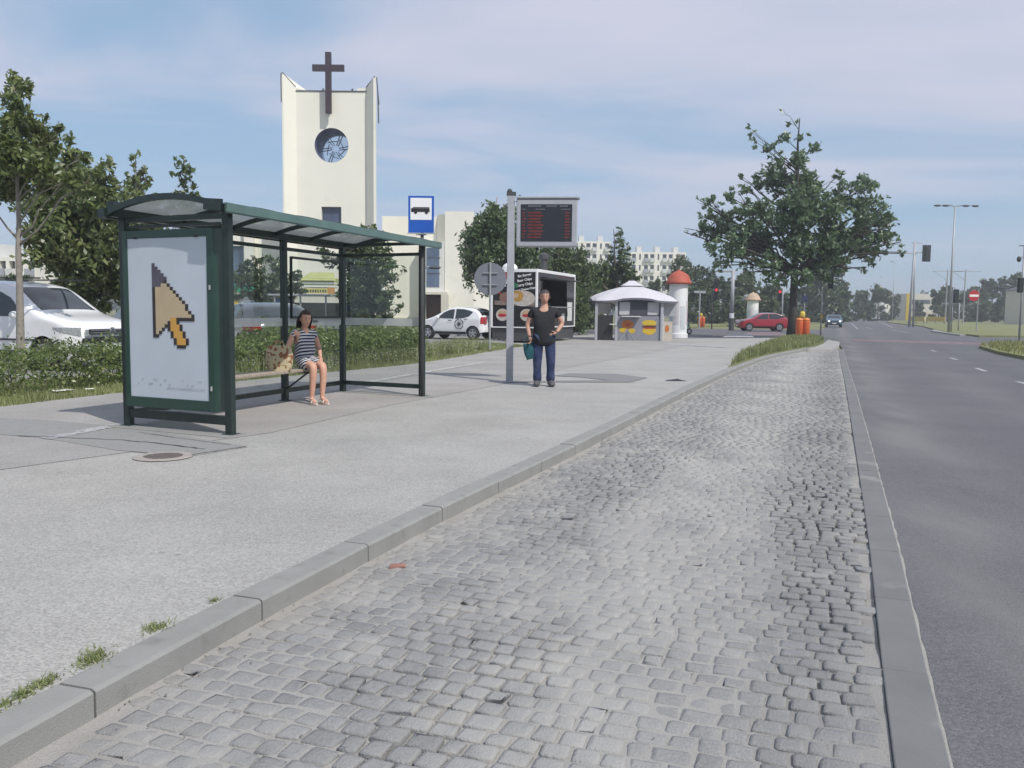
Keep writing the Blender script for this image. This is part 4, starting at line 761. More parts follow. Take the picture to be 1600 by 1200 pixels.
# ================================================================== PEOPLE
def skinned(name, joints, edges, m, parent, sub=2, root=None, smooth=True):
    names = list(joints); me = bpy.data.meshes.new(name); me.from_pydata([joints[n][0] for n in names], [(names.index(a), names.index(b)) for a, b in edges], [])
    o = bpy.data.objects.new(name, me); C.objects.link(o); s = o.modifiers.new('s', 'SKIN'); s.use_smooth_shade = True; s.branch_smoothing = .4
    for i, n in enumerate(names):
        r = joints[n][1]; r = (r, r) if not isinstance(r, tuple) else r; me.skin_vertices[0].data[i].radius = r; me.skin_vertices[0].data[i].use_root = (n == (root or names[0]))
    ss = o.modifiers.new('d', 'SUBSURF'); ss.levels = sub; ss.render_levels = sub
    bpy.context.view_layer.update(); ev = o.evaluated_get(bpy.context.evaluated_depsgraph_get()); me2 = bpy.data.meshes.new_from_object(ev); bpy.data.objects.remove(o)
    me2.materials.clear(); me2.materials.append(m); me2.polygons.foreach_set('use_smooth', [True]*len(me2.polygons)); me2.name = name
    o = bpy.data.objects.new(name, me2); C.objects.link(o)
    if parent is not None: o.parent = parent
    return o
def join_into(a, bs):
    bm = bmesh.new(); bm.from_mesh(a.data)
    for b_ in bs: bm.from_mesh(b_.data); me = b_.data; bpy.data.objects.remove(b_); bpy.data.meshes.remove(me)
    bm.to_mesh(a.data); bm.free(); a.data.polygons.foreach_set('use_smooth', [True]*len(a.data.polygons))
def head_mesh(c, tilt, face, m, rzr):
    """head as a lofted shape: c = centre, height .23; face along +x of rzr"""
    b = MB(); R = Matrix.Rotation(rzr, 3, 'Z') @ Matrix.Rotation(tilt, 3, 'Y')
    prof = [(-.118, .012, .030, .03), (-.112, .032, .040, .024), (-.09, .062, .050, .012), (-.06, .078, .060, .004), (-.03, .085, .067, .0), (0, .090, .072, -.002), (.03, .094, .075, -.004), (.06, .092, .074, -.006), (.09, .076, .062, -.008), (.108, .05, .042, -.008), (.116, .015, .012, -.008)]
    rows = []; n = 28
    for z, rx, ry, ox in prof:
        row = []
        for k in range(n):
            t = 2*PI*k/n; x = rx*math.cos(t)+ox; y = ry*math.sin(t); f = math.cos(t)
            if f > .93 and -.035 < z < .02: x += .022*((f-.93)/.07)*(1 if z < -.01 else .5)
            if .6 < f < .93 and -.005 < z < .035: x -= .010
            if f > .8 and -.075 < z < -.05: x += .006
            row.append(R@Vector((x, y, z))+Vector(c))
        row.append(row[0]); rows.append(row)
    b.grid(rows); 
    for s in (-1, 1): b.ball(R@Vector((-.005, s*.078, -.012))+Vector(c), .026, 6, (.7, .4, 1.1))
    return b
def hand_parts(name, wrist, dirv, side, m, curl=.5, grip=None, s=1.):
    """palm plus five fingers as one set of skinned chains; dirv = pointing direction, side = thumb direction"""
    w = Vector(wrist); d = Vector(dirv).normalized(); t = (Vector(side)-d*Vector(side).dot(d)).normalized(); nrm = d.cross(t); obs = []
    J = {'a': (w, .024*s), 'b': (w+d*.045*s, (.030*s, .018*s)), 'c': (w+d*.085*s, (.034*s, .016*s))}; obs.append(skinned('h', J, [('a', 'b'), ('b', 'c')], m, None, 1))
    for i, (o_, L) in enumerate(((.024, .072), (.008, .080), (-.008, .075), (-.023, .058))):
        a = w+d*.08*s+t*o_*s; p = a; J = {'0': (a, .0095*s)}; ang = 0; E = []
        for k in range(3):
            ang += curl*(.5+.25*k+.08*i); q = p+(d*math.cos(ang)+nrm*math.sin(ang))*L*s*(.45, .32, .23)[k]; J[str(k+1)] = (q, (.009, .008, .0065)[k]*s); E.append((str(k), str(k+1))); p = q
        obs.append(skinned('f', J, E, m, None, 1))
    a = w+d*.03*s+t*.02*s; q = a+(t*.75+d*.6).normalized()*.035*s; r_ = q+(t*.25+d*.8+nrm*.5*curl).normalized()*.03*s
    obs.append(skinned('f', {'0': (a, .012*s), '1': (q, .0105*s), '2': (r_, .008*s)}, [('0', '1'), ('1', '2')], m, None, 1)); return obs
eyem = mat('eye_dark', (.03, .02, .015), .3); lipm = mat('lips', (.35, .12, .10), .5); hairm = mat('dark_brown_hair', (.035, .022, .015), .6, .3, 60, bump=.8, bscale=120); 
def face_bits(c, tilt, rzr, parent, hair, long=False):
    R = Matrix.Rotation(rzr, 3, 'Z') @ Matrix.Rotation(tilt, 3, 'Y'); c = Vector(c); b = MB()
    for s in (-1, 1): b.ball(R@Vector((.079, s*.029, .008))+c, .009, 6, (.8, 1, .6)); b.bar(R@Vector((.087, s*.018, .026))+c, R@Vector((.080, s*.042, .028))+c, .004)
    b.build('eyes', eyem, parent); b = MB(); b.ball(R@Vector((.086, 0, -.062))+c, .02, 6, (.35, 1, .3)); b.build('mouth', lipm, parent)
    h = MB(); rows = []; n = 28
    for i in range(9):
        ph = (i/8)*PI*.5; row = []
        for k in range(n+1):
            t = 2*PI*k/n; f = math.cos(t); low = (.068 if long else .066) if f > .35 else (-.03 if f > -.2 else (-.085 if not long else -.17)); z = low+(.126-low)*math.sin(ph)
            e = math.sqrt(max(0, 1-(max(z, 0)/.128)**2)); wv = 1.06+.02*math.sin(9*t+i); x = (.105*e*f-.010)*wv-(.02 if z < -.03 else 0)*(f < 0); y = .088*e*math.sin(t)*wv*(1+(.25 if long and z < 0 else 0)); row.append(R@Vector((x, y, z))+c)
        rows.append(row)
    h.grid(rows); h.build('hair', hair, parent, smooth=True)
# --- standing man
mb_ = gp(849, 603, .114); man = thing('person', 'standing man in black t-shirt and blue jeans holding a teal bag beside the display post', 'person', mb_)
L_ = {'pelvis': ((0, .0, .93), (.155, .11)), 'belly': ((0, -.02, 1.05), (.175, .135)), 'chest': ((0, 0, 1.26), (.165, .115)), 'neck0': ((0, .015, 1.41), (.085, .065)), 'neck': ((0, .01, 1.47), .056), 'headb': ((0, 0, 1.53), .055),
      'shL': ((-.175, .01, 1.37), .062), 'elL': ((-.275, .03, 1.10), .044), 'wrL': ((-.235, -.06, .885), .028), 'shR': ((.175, .01, 1.37), .062), 'elR': ((.30, .05, 1.12), .044), 'wrR': ((.20, -.10, .97), .028),
      'hipL': ((-.095, 0, .86), .095), 'knL': ((-.105, -.02, .48), .062), 'anL': ((-.10, .02, .09), .042), 'toL': ((-.12, -.12, .045), (.04, .03)), 'hipR': ((.095, 0, .86), .095), 'knR': ((.115, -.03, .48), .062), 'anR': ((.115, .02, .09), .042), 'toR': ((.14, -.13, .045), (.04, .03))}
E_ = [('pelvis', 'belly'), ('belly', 'chest'), ('chest', 'neck0'), ('neck0', 'neck'), ('neck', 'headb'), ('chest', 'shL'), ('shL', 'elL'), ('elL', 'wrL'), ('chest', 'shR'), ('shR', 'elR'), ('elR', 'wrR'), ('pelvis', 'hipL'), ('hipL', 'knL'), ('knL', 'anL'), ('anL', 'toL'), ('pelvis', 'hipR'), ('hipR', 'knR'), ('knR', 'anR'), ('anR', 'toR')]
body = skinned('body', L_, E_, M['skin'], man, 2, 'pelvis'); hd = head_mesh((0, -.015, 1.60), rad(6), 0, M['skin'], -PI/2).build('h', M['skin'], None, smooth=True)
join_into(body, [hd]+hand_parts('h', L_['wrL'][0], (.15, -.25, -.95), (.3, -.9, -.1), M['skin'], .75)+hand_parts('h', L_['wrR'][0], (-.75, -.35, -.45), (-.2, -.3, .9), M['skin'], .45))
face_bits((0, -.015, 1.60), rad(6), -PI/2, man, mat('greying_hair', (.05, .042, .036), .6, .3, 60))
cl = lambda k, dr, dz=0: (tuple(np.array(L_[k][0])+np.array((0, 0, dz))), tuple(r+dr for r in (L_[k][1] if isinstance(L_[k][1], tuple) else (L_[k][1],)*2)))
shirt = mat('black_tshirt', (.014, .014, .018), .85, .3, 12, bump=.4, bscale=25)
J = {k: cl(k, .022) for k in ('belly', 'chest', 'shL', 'shR')}; J['hem'] = ((0, -.01, .70), (.215, .165)); J['hem0'] = ((0, -.01, .86), (.212, .165)); J['belly'] = ((0, -.03, 1.03), (.205, .165)); J['neck0'] = cl('neck0', .008); J['slL'] = ((-.235, .02, 1.21), .068); J['slR'] = ((.25, .03, 1.23), .068)
skinned('t_shirt', J, [('hem', 'hem0'), ('hem0', 'belly'), ('belly', 'chest'), ('chest', 'neck0'), ('chest', 'shL'), ('shL', 'slL'), ('chest', 'shR'), ('shR', 'slR')], shirt, man, 2, 'chest')
jean = mat('blue_denim', (.02, .033, .09), .85, .25, 9, bump=.5, bscale=30, grime=((.06, .08, .16), 5, .5, .7))
J = {'pelvis': ((0, 0, .93), (.150, .110)), 'hipL': cl('hipL', .014), 'hipR': cl('hipR', .014), 'knL': cl('knL', .020), 'knR': cl('knR', .020), 'anL': ((-.10, .01, .06), .086), 'anR': ((.115, .01, .06), .086), 'mL': ((-.105, .005, .28), .068), 'mR': ((.117, .0, .27), .069)}
skinned('jeans', J, [('pelvis', 'hipL'), ('pelvis', 'hipR'), ('hipL', 'knL'), ('knL', 'mL'), ('mL', 'anL'), ('hipR', 'knR'), ('knR', 'mR'), ('mR', 'anR')], jean, man, 2, 'pelvis')
shoe = mat('grey_shoe', (.09, .085, .09), .7, .2, 12)
for s, (hx, tx) in ((-1, (-.10, -.125)), (1, (.115, .145))):
    b = MB(); skinned('shoe', {'h': ((hx, .065, .055), (.060, .062)), 'm': ((hx*.6+tx*.4, -.06, .055), (.062, .060)), 't': ((tx, -.21, .036), (.052, .040))}, [('h', 'm'), ('m', 't')], shoe, man, 2)
man.scale = (1.13, 1.12, 1.035)
bg_ = thing('bag', 'teal bag hanging from the standing man\'s hand', 'bag', mb_+Vector((-.265, -.03, .65)))
def bag_mesh(w, d, h, n=12):
    b = MB(); rows = []
    for i in range(9):
        v = i/8; z = (v-.5)*h; k = 1-.16*(2*v-1)**2-.12*max(0, v-.6); row = []
        for j in range(n*2+1):
            t = 2*PI*j/(n*2); ce, se = math.cos(t), math.sin(t); row.append((w/2*k*math.copysign(abs(ce)**.6, ce)+.012*noise2(t*2, v*4, 1), d/2*k*(1-.55*max(0, v-.5))*math.copysign(abs(se)**.7, se)+.012*noise2(t*3, v*3, 1, 4), z))
        rows.append(row)
    b.grid(rows); b.quad(*rows[0][:-1][::-1]); b.quad(*rows[-1][:-1]); return b
tealm = mat('teal_fabric', (.008, .075, .095), .8, .3, 8, bump=.5, bscale=25); bg_.rotation_euler = (0, rad(-14), 0)
bag_mesh(.21, .10, .30).build('bag_body', tealm, bg_, smooth=True); b = MB(); b.tube([(-.07, 0, .14), (-.05, 0, .22), (-.01, 0, .27), (.03, 0, .22), (.06, 0, .14)], .007, 6); b.build('handles', tealm, bg_)
# --- seated woman : local frame, x = facing direction, origin under the hips
wb_ = SP(3.16, LV-.33, Z0); wr = math.atan2(-.78, .63); wom = thing('person', 'seated woman in a navy and white striped dress on the shelter bench', 'person', wb_, wr)
SZ = .51
Lw = {'pelvis': ((0, 0, SZ+.10), (.15, .14)), 'belly': ((.01, 0, SZ+.24), (.115, .14)), 'chest': ((.03, 0, SZ+.43), (.11, .15)), 'neck0': ((.03, 0, SZ+.57), (.055, .08)), 'neck': ((.045, 0, SZ+.625), .045), 'headb': ((.06, 0, SZ+.67), .045),
      'shL': ((.02, .155, SZ+.535), .052), 'elL': ((.03, .235, SZ+.28), .040), 'wrL': ((.27, .14, SZ+.165), .025), 'shR': ((.02, -.155, SZ+.535), .052), 'elR': ((-.02, -.25, SZ+.28), .042), 'wrR': ((.10, -.26, SZ+.09), .026),
      'hipL': ((.08, .09, SZ+.085), .092), 'knL': ((.46, .085, SZ+.055), .060), 'clL': ((.46, .085, SZ-.12), .055), 'anL': ((.45, .07, .085), .034), 'toL': ((.58, .085, .035), (.026, .036)), 'hipR': ((.08, -.09, SZ+.085), .092), 'knR': ((.47, -.07, SZ+.055), .060), 'clR': ((.455, -.075, SZ-.12), .056), 'anR': ((.42, -.08, .085), .034), 'toR': ((.55, -.10, .035), (.026, .036))}
Ew = [('pelvis', 'belly'), ('belly', 'chest'), ('chest', 'neck0'), ('neck0', 'neck'), ('neck', 'headb'), ('chest', 'shL'), ('shL', 'elL'), ('elL', 'wrL'), ('chest', 'shR'), ('shR', 'elR'), ('elR', 'wrR'), ('pelvis', 'hipL'), ('hipL', 'knL'), ('knL', 'clL'), ('clL', 'anL'), ('anL', 'toL'), ('pelvis', 'hipR'), ('hipR', 'knR'), ('knR', 'clR'), ('clR', 'anR'), ('anR', 'toR')]
body = skinned('body', Lw, Ew, M['skin2'], wom, 2, 'pelvis'); hc = (.075, 0, SZ+.735)
hd = head_mesh(hc, rad(10), 0, M['skin2'], 0).build('h', M['skin2'], None, smooth=True)
join_into(body, [hd]+hand_parts('h', Lw['wrL'][0], (.9, -.35, -.25), (0, -.9, .3), M['skin2'], .35, s=.92)+hand_parts('h', Lw['wrR'][0], (.5, -.3, -.6), (.7, .4, .3), M['skin2'], .6, s=.92))
face_bits(hc, rad(10), 0, wom, hairm, long=True)
st = bpy.data.materials.new('navy_white_stripes'); st.use_nodes = True; N = st.node_tree.nodes; L = st.node_tree.links; tc = N.new('ShaderNodeTexCoord'); mp = N.new('ShaderNodeMapping'); mp.inputs['Rotation'].default_value = (0, rad(28), 0); L.new(tc.outputs['Object'], mp.inputs[0])
wv_ = N.new('ShaderNodeTexWave'); wv_.bands_direction = 'Z'; wv_.inputs['Scale'].default_value = 7.2; wv_.inputs['Distortion'].default_value = .5; L.new(mp.outputs[0], wv_.inputs[0]); cr = N.new('ShaderNodeValToRGB'); cr.color_ramp.interpolation = 'CONSTANT'
cr.color_ramp.elements[0].color = (.012, .013, .05, 1); cr.color_ramp.elements[1].position = .5; cr.color_ramp.elements[1].color = (.62, .62, .64, 1); L.new(wv_.outputs[0], cr.inputs[0]); L.new(cr.outputs[0], N['Principled BSDF'].inputs['Base Color']); N['Principled BSDF'].inputs['Roughness'].default_value = .85
cw = lambda k, dr: (Lw[k][0], tuple(r+dr for r in (Lw[k][1] if isinstance(Lw[k][1], tuple) else (Lw[k][1],)*2)))
J = {k: cw(k, .016) for k in ('pelvis', 'belly', 'chest', 'shL', 'shR')}; J['neck0'] = cw('neck0', .006); J['sL'] = ((.025, .19, SZ+.43), .056); J['sR'] = ((.005, -.19, SZ+.43), .056); J['hipL'] = cw('hipL', .018); J['hipR'] = cw('hipR', .018); J['kL'] = ((.38, .085, SZ+.062), .083); J['kR'] = ((.385, -.072, SZ+.062), .083)
skinned('dress', J, [('pelvis', 'belly'), ('belly', 'chest'), ('chest', 'neck0'), ('chest', 'shL'), ('shL', 'sL'), ('chest', 'shR'), ('shR', 'sR'), ('pelvis', 'hipL'), ('hipL', 'kL'), ('pelvis', 'hipR'), ('hipR', 'kR')], st, wom, 2, 'pelvis')
sand_ = mat('beige_sandal', (.62, .50, .44), .6, .1, 20)
for sx_, sy_ in ((.51, .078), (.48, -.09)):
    b = MB(); b.prism([(sx_-.12+.25*u, sy_+.042*w*math.sin(PI*min(.98, max(.1, u*.85+.12)))**.5) for u, w in [(i/8, 1) for i in range(9)]+[(i/8, -1) for i in range(8, -1, -1)]], .004, .028); b.tube([(sx_+.03, sy_-.045, .03), (sx_+.025, sy_-.02, .07), (sx_+.025, sy_+.02, .07), (sx_+.03, sy_+.045, .03)], .013, 6); b.tube([(sx_-.09, sy_-.035, .06), (sx_-.1, sy_, .075), (sx_-.09, sy_+.035, .06), (sx_-.02, sy_+.03, .09), (sx_-.02, sy_-.03, .09), (sx_-.09, sy_-.035, .06)], .007, 6); b.build('sandal', sand_, wom)
flo = mat('floral_fabric', (.50, .43, .27), .8, .1, 10, grime=((.24, .10, .045), 15, .52, .55)); 
bb_ = SP(2.50, LV-.36, .62+.18); hb = thing('shopping_bag', 'beige floral shopping bag standing on the bench beside the seated woman', 'bag', bb_, rad(12)); bag_mesh(.38, .17, .36).build('bag_body', flo, hb, smooth=True)
b = MB(); b.tube([(-.08, -.03, .16), (-.05, -.03, .24), (.05, -.03, .24), (.08, -.03, .16)], .009, 6); b.tube([(-.08, .03, .16), (-.05, .03, .22), (.05, .03, .22), (.08, .03, .16)], .009, 6); each(b, 'handle', flo, hb)
# ================================================================== CARS
def lerp_prof(P, x):
    if x <= P[0][0]: return P[0][1]
    for a, b in zip(P, P[1:]):
        if x <= b[0]:
            t = (x-a[0])/max(1e-9, b[0]-a[0]); return a[1]+(b[1]-a[1])*t
    return P[-1][1]
def smooth_prof(P, it=2):
    for _ in range(it):
        Q = [P[0]]
        for a, b in zip(P, P[1:]): Q += [(a[0]*.75+b[0]*.25, a[1]*.75+b[1]*.25), (a[0]*.25+b[0]*.75, a[1]*.25+b[1]*.75)]
        P = Q+[P[-1]]
    return P
def car(name, label, cat, loc, rz, paint, Lc, Wd, top, belt, wheels, wr_, ws, sw, group=None, bot=.24, lights=None, tail=None, handle=(), roofm=None, grille=None, tum=.30, trim=None, sillz=.36, rack=False):
    """profile coordinates run from the nose (0) to the tail (Lc); ws=(x0,x1) windscreen, rear=(x0,x1); sw=list of side windows [(x,zlow,zhigh),...]"""
    t = thing(name, label, cat, loc, rz, group); T = smooth_prof(top, 2); H = max(z for _, z in T)
    def Wp(x): u = x/Lc; f = 1; f -= .30*max(0, (.10-u)/.10)**1.8; f -= .16*max(0, (u-.93)/.07)**2; return Wd/2*f
    def w(x, z): q = Wp(x); q *= 1-.10*max(0, (.45-z)/.25)**1.5 if z < .45 else 1; return q-(max(0, z-belt)*tum)*(1 if z > belt else 0)
    def bt(x):
        z = bot+(.10*max(0, (.35-x)/.35))+.12*max(0, (x-Lc+.4)/.4)
        for xc in wheels:
            R = wr_*1.14
            if abs(x-xc) < R: z = max(z, wr_+math.sqrt(R*R-(x-xc)**2))
        return z
    def sec(x):
        zt = lerp_prof(T, x); zb = min(bt(x), zt-.05); crown = min(.12, (zt-zb)*.3); zs = zt-crown; pts = []
        for i in range(9): z = zb+(zs-zb)*i/8; pts.append((w(x, z), z))
        ws_ = w(x, zs)
        for i in range(1, 9): a = PI/2*i/8; pts.append((ws_*math.cos(a)**.55 if i < 8 else 0, zs+crown*math.sin(a)**.8))
        return pts
    xs = sorted(set([i*Lc/70 for i in range(71)]+[xc+s*wr_*1.14*k for xc in wheels for s in (-1, 1) for k in (1.001, .999, .96, .88, .75)]))
    xs = [x for x in xs if 0 <= x <= Lc]; rows = []
    for x in xs: s = sec(x); rows.append([(Lc/2-x, y, z) for y, z in s]+[(Lc/2-x, -y, z) for y, z in s[-2::-1]])
    b = MB(); b.grid(rows); b.quad(*rows[0]); b.quad(*rows[-1][::-1]); bd = b.build('body', paint, t, smooth=True)
    es_ = bd.modifiers.new('e', 'EDGE_SPLIT'); es_.split_angle = rad(48)
    b = MB(); b.box((0, 0, (bot+.62)/2+.02), (Lc-.5, Wd-.5, .62-bot)); b.build('underbody', M['black'], t)
    def patch(f, name, m, par=None):
        b = MB(); b.grid(f); o = b.build(name, m, par or t, smooth=True); return o
    def topstrip(x0, x1, k, off=.008, n=10):
        R = []
        for i in range(n+1):
            x = x0+(x1-x0)*i/n; s = sec(x)[8:]; pts = [(y*k, z) for y, z in s]; row = [(Lc/2-x-(off if x1 < Lc*.6 else -off), y, z+off) for y, z in pts]+[(Lc/2-x-(off if x1 < Lc*.6 else -off)*1, -y, z+off) for y, z in pts[-2::-1]]
            row = [(Lc/2-x, p[1], p[2]) for p in row]; R.append(row)
        return R
    patch(topstrip(ws[0], ws[1], .93), 'windscreen', gl_car)
    if ws[2:]: patch(topstrip(ws[2], ws[3], .9), 'rear_window', gl_car)
    for win in sw:
        for sd_ in (-1, 1):
            R = []; x0, x1 = win[0][0], win[-1][0]
            for i in range(15):
                x = x0+(x1-x0)*i/14; lo = lerp_prof([(p[0], p[1]) for p in win], x); hi = lerp_prof([(p[0], p[2]) for p in win], x); R.append([(Lc/2-x, sd_*(w(x, lo+(hi-lo)*j/4)+.008), lo+(hi-lo)*j/4) for j in range(5)])
            patch(R, 'side_window', gl_car)
    def sidepatch(nm, x0, x1, z0, z1, m, off=.01, tap=0):
        for sd_ in (-1, 1): patch([[(Lc/2-x, sd_*(w(x, z)+off), z) for z in (z0+(tap*(x-x0)/(x1-x0)), (z0+z1)/2, z1)] for x in [x0+(x1-x0)*i/8 for i in range(9)]], nm, m)
    sidepatch('sill_trim', wheels[0]+wr_*1.2, wheels[1]-wr_*1.2, bot+.01, sillz, trim or M['black'], .012)
    for hx, hz in handle: sidepatch('door_handle', hx, hx+.18, hz, hz+.035, trim or paint, .03)
    for i, x in enumerate(handle): pass
    for xc in wheels:
        for sd_ in (-1, 1):
            y = sd_*(Wd/2-.11); b = MB(); prof = [(wr_*.62, -.10), (wr_*.95, -.10), (wr_, -.07), (wr_, .07), (wr_*.95, .10), (wr_*.62, .10)]; n = 28; V_ = []
            for r, z in prof: V_ += [(Lc/2-xc+r*math.cos(2*PI*k/n), y+z*sd_, wr_+r*math.sin(2*PI*k/n)) for k in range(n)]
            b.add(V_, [(i*n+k, i*n+(k+1) % n, (i+1)*n+(k+1) % n, (i+1)*n+k) for i in range(5) for k in range(n)]); wh = b.build('wheel', M['rubber'], t, smooth=True)
            b = MB(); c0 = Vector((Lc/2-xc, y+sd_*.085, wr_))
            for k in range(5):
                a = 2*PI*k/5+.3; q = c0+Vector((math.cos(a), 0, math.sin(a)))*wr_*.62; b.bar(c0, q, wr_*.26, .03, up=(0, 1, 0))
            b.cyl(c0-Vector((0, sd_*.04, 0)), c0+Vector((0, sd_*.012, 0)), wr_*.22, n=14)
            V_ = []
            for r, z in ((wr_*.56, .02), (wr_*.64, .02), (wr_*.64, -.03), (wr_*.56, -.03)): V_ += [(c0.x+r*math.cos(2*PI*k/n), c0.y+z*sd_, c0.z+r*math.sin(2*PI*k/n)) for k in range(n)]
            b.add(V_, [(i*n+k, i*n+(k+1) % n, (i+1)*n+(k+1) % n, (i+1)*n+k) for i in range(3) for k in range(n)]); b.build('rim', M['chrome'], wh)
            b = MB(); b.cyl(c0-Vector((0, sd_*.16, 0)), c0-Vector((0, sd_*.05, 0)), wr_*.63, n=24); b.build('brake', M['black'], wh)
    if lights:
        x0, x1, z0, z1 = lights; lm_ = mat('headlamp', (.45, .47, .5), .12, .3, 30, metal=.4, coat=.8)
        for sd_ in (-1, 1): patch([[(Lc/2-x, sd_*(w(x, z)+.012), z) for z in (z0+(x-x0)*.3, (z0+z1)/2+(x-x0)*.15, z1)] for x in [x0+(x1-x0)*i/8 for i in range(9)]], 'headlight', lm_)
        for sd_ in (-1, 1):
            yw = w(.02, z0+.03); b = MB(); b.box((Lc/2-x0*.1-.005, sd_*(yw-.13), (z0+z1)/2-.02), (.03, .26, (z1-z0)*.8)); b.build('headlight', lm_, t, bevel=.012)
    if tail:
        x0, z0, z1 = tail; tm = mat('tail_lamp', (.35, .01, .012), .2, .2, 10, coat=.6)
        for sd_ in (-1, 1): patch([[(Lc/2-x, sd_*(w(x, z)+.012), z) for z in (z0, (z0+z1)/2, z1)] for x in (x0, (x0+Lc)/2, Lc-.01)], 'tail_light', tm)
        for sd_ in (-1, 1): b = MB(); b.box((-Lc/2-.004, sd_*(w(Lc, z0)-.11), (z0+z1)/2), (.02, .22, z1-z0)); b.build('tail_light', tm, t)
    b = MB(); b.box((Lc/2+.006, 0, bot+.20), (.03, Wd*.55, .14)); b.box((Lc/2+.01, 0, bot+.40), (.02, Wd*.50, .09)); b.build('grille', M['black'], t, bevel=.01)
    b = MB(); b.box((Lc/2+.026, 0, bot+.22), (.012, .46, .10)); b.box((-Lc/2-.008, 0, .72), (.012, .46, .10)); each(b, 'licence_plate', M['white'], t)
    mx_ = ws[0]+.30
    for sd_ in (-1, 1): b = MB(); y = w(mx_, belt)+.10; b.ball((Lc/2-mx_-.1, sd_*y, belt+.07), .1, 8, (.55, 1.05, .75)); b.bar((Lc/2-mx_-.1, sd_*(y-.12), belt), (Lc/2-mx_-.1, sd_*y, belt+.03), .03); b.build('mirror', paint, t, smooth=True)
    return t, w, sec
whitep = mat('white_car_paint', (.80, .80, .80), .28, .03, 2, coat=.8); redp = mat('red_car_paint', (.33, .010, .03), .3, .06, 2, coat=.9); darkp = mat('slate_car_paint', (.018, .022, .032), .25, .08, 2, coat=.9); bluep = mat('blue_car_paint', (.03, .075, .12), .3, .06, 2, coat=.9); silv = mat('silver_car_paint', (.42, .43, .45), .3, .05, 2, metal=.4, coat=.8)
# white van
vp = at(30, 560, 18.9); va = rad(-20); hv = Vector((math.cos(va), math.sin(va)))
fr_ = at(174, 530, 17.9); ctr = Vector((fr_.x, fr_.y))-hv*2.2
van, vw, vs2 = car('delivery_van', 'white delivery van parked nose forward behind the hedge, left edge of the picture', 'van', (ctr.x, ctr.y, .2), va, whitep, 4.4, 1.82,
   [(0, .55), (.03, .78), (.12, .94), (.45, 1.06), (.98, 1.17), (1.25, 1.32), (1.72, 1.66), (2.0, 1.78), (2.6, 1.84), (4.0, 1.83), (4.33, 1.76), (4.38, 1.2), (4.4, .5)], 1.05, (.86, 3.55), .33, (1.10, 1.80), [[(1.40, 1.09, 1.12), (1.75, 1.09, 1.46), (2.1, 1.09, 1.60), (2.72, 1.09, 1.62)], [(2.82, 1.09, 1.62), (3.6, 1.1, 1.6)]], lights=(.06, .58, .70, .88), handle=((2.5, .93),), sillz=.40, tum=.20, bot=.25)
b = MB(); b.box((2.2+.012, 0, .80), (.035, 1.15, .10)); b.box((2.215, 0, .62), (.03, 1.5, .10)); b.build('front_grille', M['black'], van, bevel=.01)
b = MB(); b.box((2.235, 0, .825), (.01, 1.12, .012)); b.box((2.235, 0, .775), (.01, 1.12, .012)); each(b, 'chrome_strip', M['chrome'], van)
b = MB(); b.cyl((2.225, 0, .81), (2.243, 0, .81), .075, n=28); b.cyl((2.24, 0, .81), (2.246, 0, .81), .066, n=28); em = b.build('badge', M['chrome'], van, smooth=False)
b = MB()
for p, q in (((-.035, .047), (0, .004)), ((.035, .047), (0, .004)), ((-.055, .0), (-.025, -.05)), ((-.025, -.05), (0, -.006)), ((0, -.006), (.025, -.05)), ((.025, -.05), (.055, .0))): b.bar((2.25, p[0], .81+p[1]), (2.25, q[0], .81+q[1]), .008, .012)
b.build('badge_letters', M['navy'], em)
b = MB()
for s in (-1, 1): b.bar((1.0, s*.62, 1.87), (-1.9, s*.62, 1.885), .03, .03)
each(b, 'roof_rail', M['black'], van)
b = MB(); b.grid([[(1.35-.3+.0*j, y, 1.12) for j in (0, 1)] for y in (-.1, .1)]); 
b = MB()
for s in (-1, 1): b.bar((2.2-.9, s*.915, .62), (-1.2, s*.928, .62), .02, .035)
each(b, 'side_moulding', M['black'], van)
# white hatchback with compass decal
hp = at(742, 533, 38.5); hatch, hw, hs = car('hatchback_car', 'white hatchback with black compass emblem on its rear door, beside the food trailer', 'car', (hp.x-.85, hp.y+1.0, .2), rad(154), whitep, 3.5, 1.62,
   [(0, .5), (.03, .68), (.15, .80), (.75, .98), (1.05, 1.10), (1.55, 1.38), (1.95, 1.47), (2.7, 1.45), (3.1, 1.36), (3.36, 1.05), (3.46, .85), (3.5, .45)], .92, (.66, 2.98), .30, (.86, 1.62, 3.02, 3.32), [[(1.22, .95, .99), (1.5, .95, 1.22), (1.8, .94, 1.34), (2.02, .93, 1.36)], [(2.10, .93, 1.37), (2.5, .96, 1.36), (2.78, 1.04, 1.30), (2.95, 1.22, 1.24)]], lights=(.05, .5, .62, .80), tail=(3.36, .72, 1.02), handle=((1.75, .84), (2.55, .90)), trim=M['black'])
dec = MB(); cx_, cz_ = 2.30, .70; hwm = -1
def dp2(x, z, r=1): return (3.5/2-x, -1*0+(hw(x, max(.3, z))+.016), z)
for k in range(8):
    a = 2*PI*k/8; l = .22 if k % 2 == 0 else .15; dec.quad(dp2(cx_, cz_), dp2(cx_+.05*math.cos(a+.5), cz_+.05*math.sin(a+.5)), dp2(cx_+l*math.cos(a), cz_+l*math.sin(a)), dp2(cx_+.05*math.cos(a-.5), cz_+.05*math.sin(a-.5)))
for k in range(28):
    if k % 7 == 6: continue
    a, a2 = 2*PI*k/28, 2*PI*(k+1)/28; dec.quad(*[dp2(cx_+r*math.cos(q), cz_+r*math.sin(q)) for r, q in ((.19, a), (.23, a), (.23, a2), (.19, a2))])
dm = MB(); dm.v = dec.v+[(x, -y, z) for x, y, z in dec.v]; dm.f = dec.f+[tuple(i+len(dec.v) for i in f) for f in dec.f]; dm.m = [0]*len(dm.f); dm.build('compass_emblem', M['darkg'], hatch)
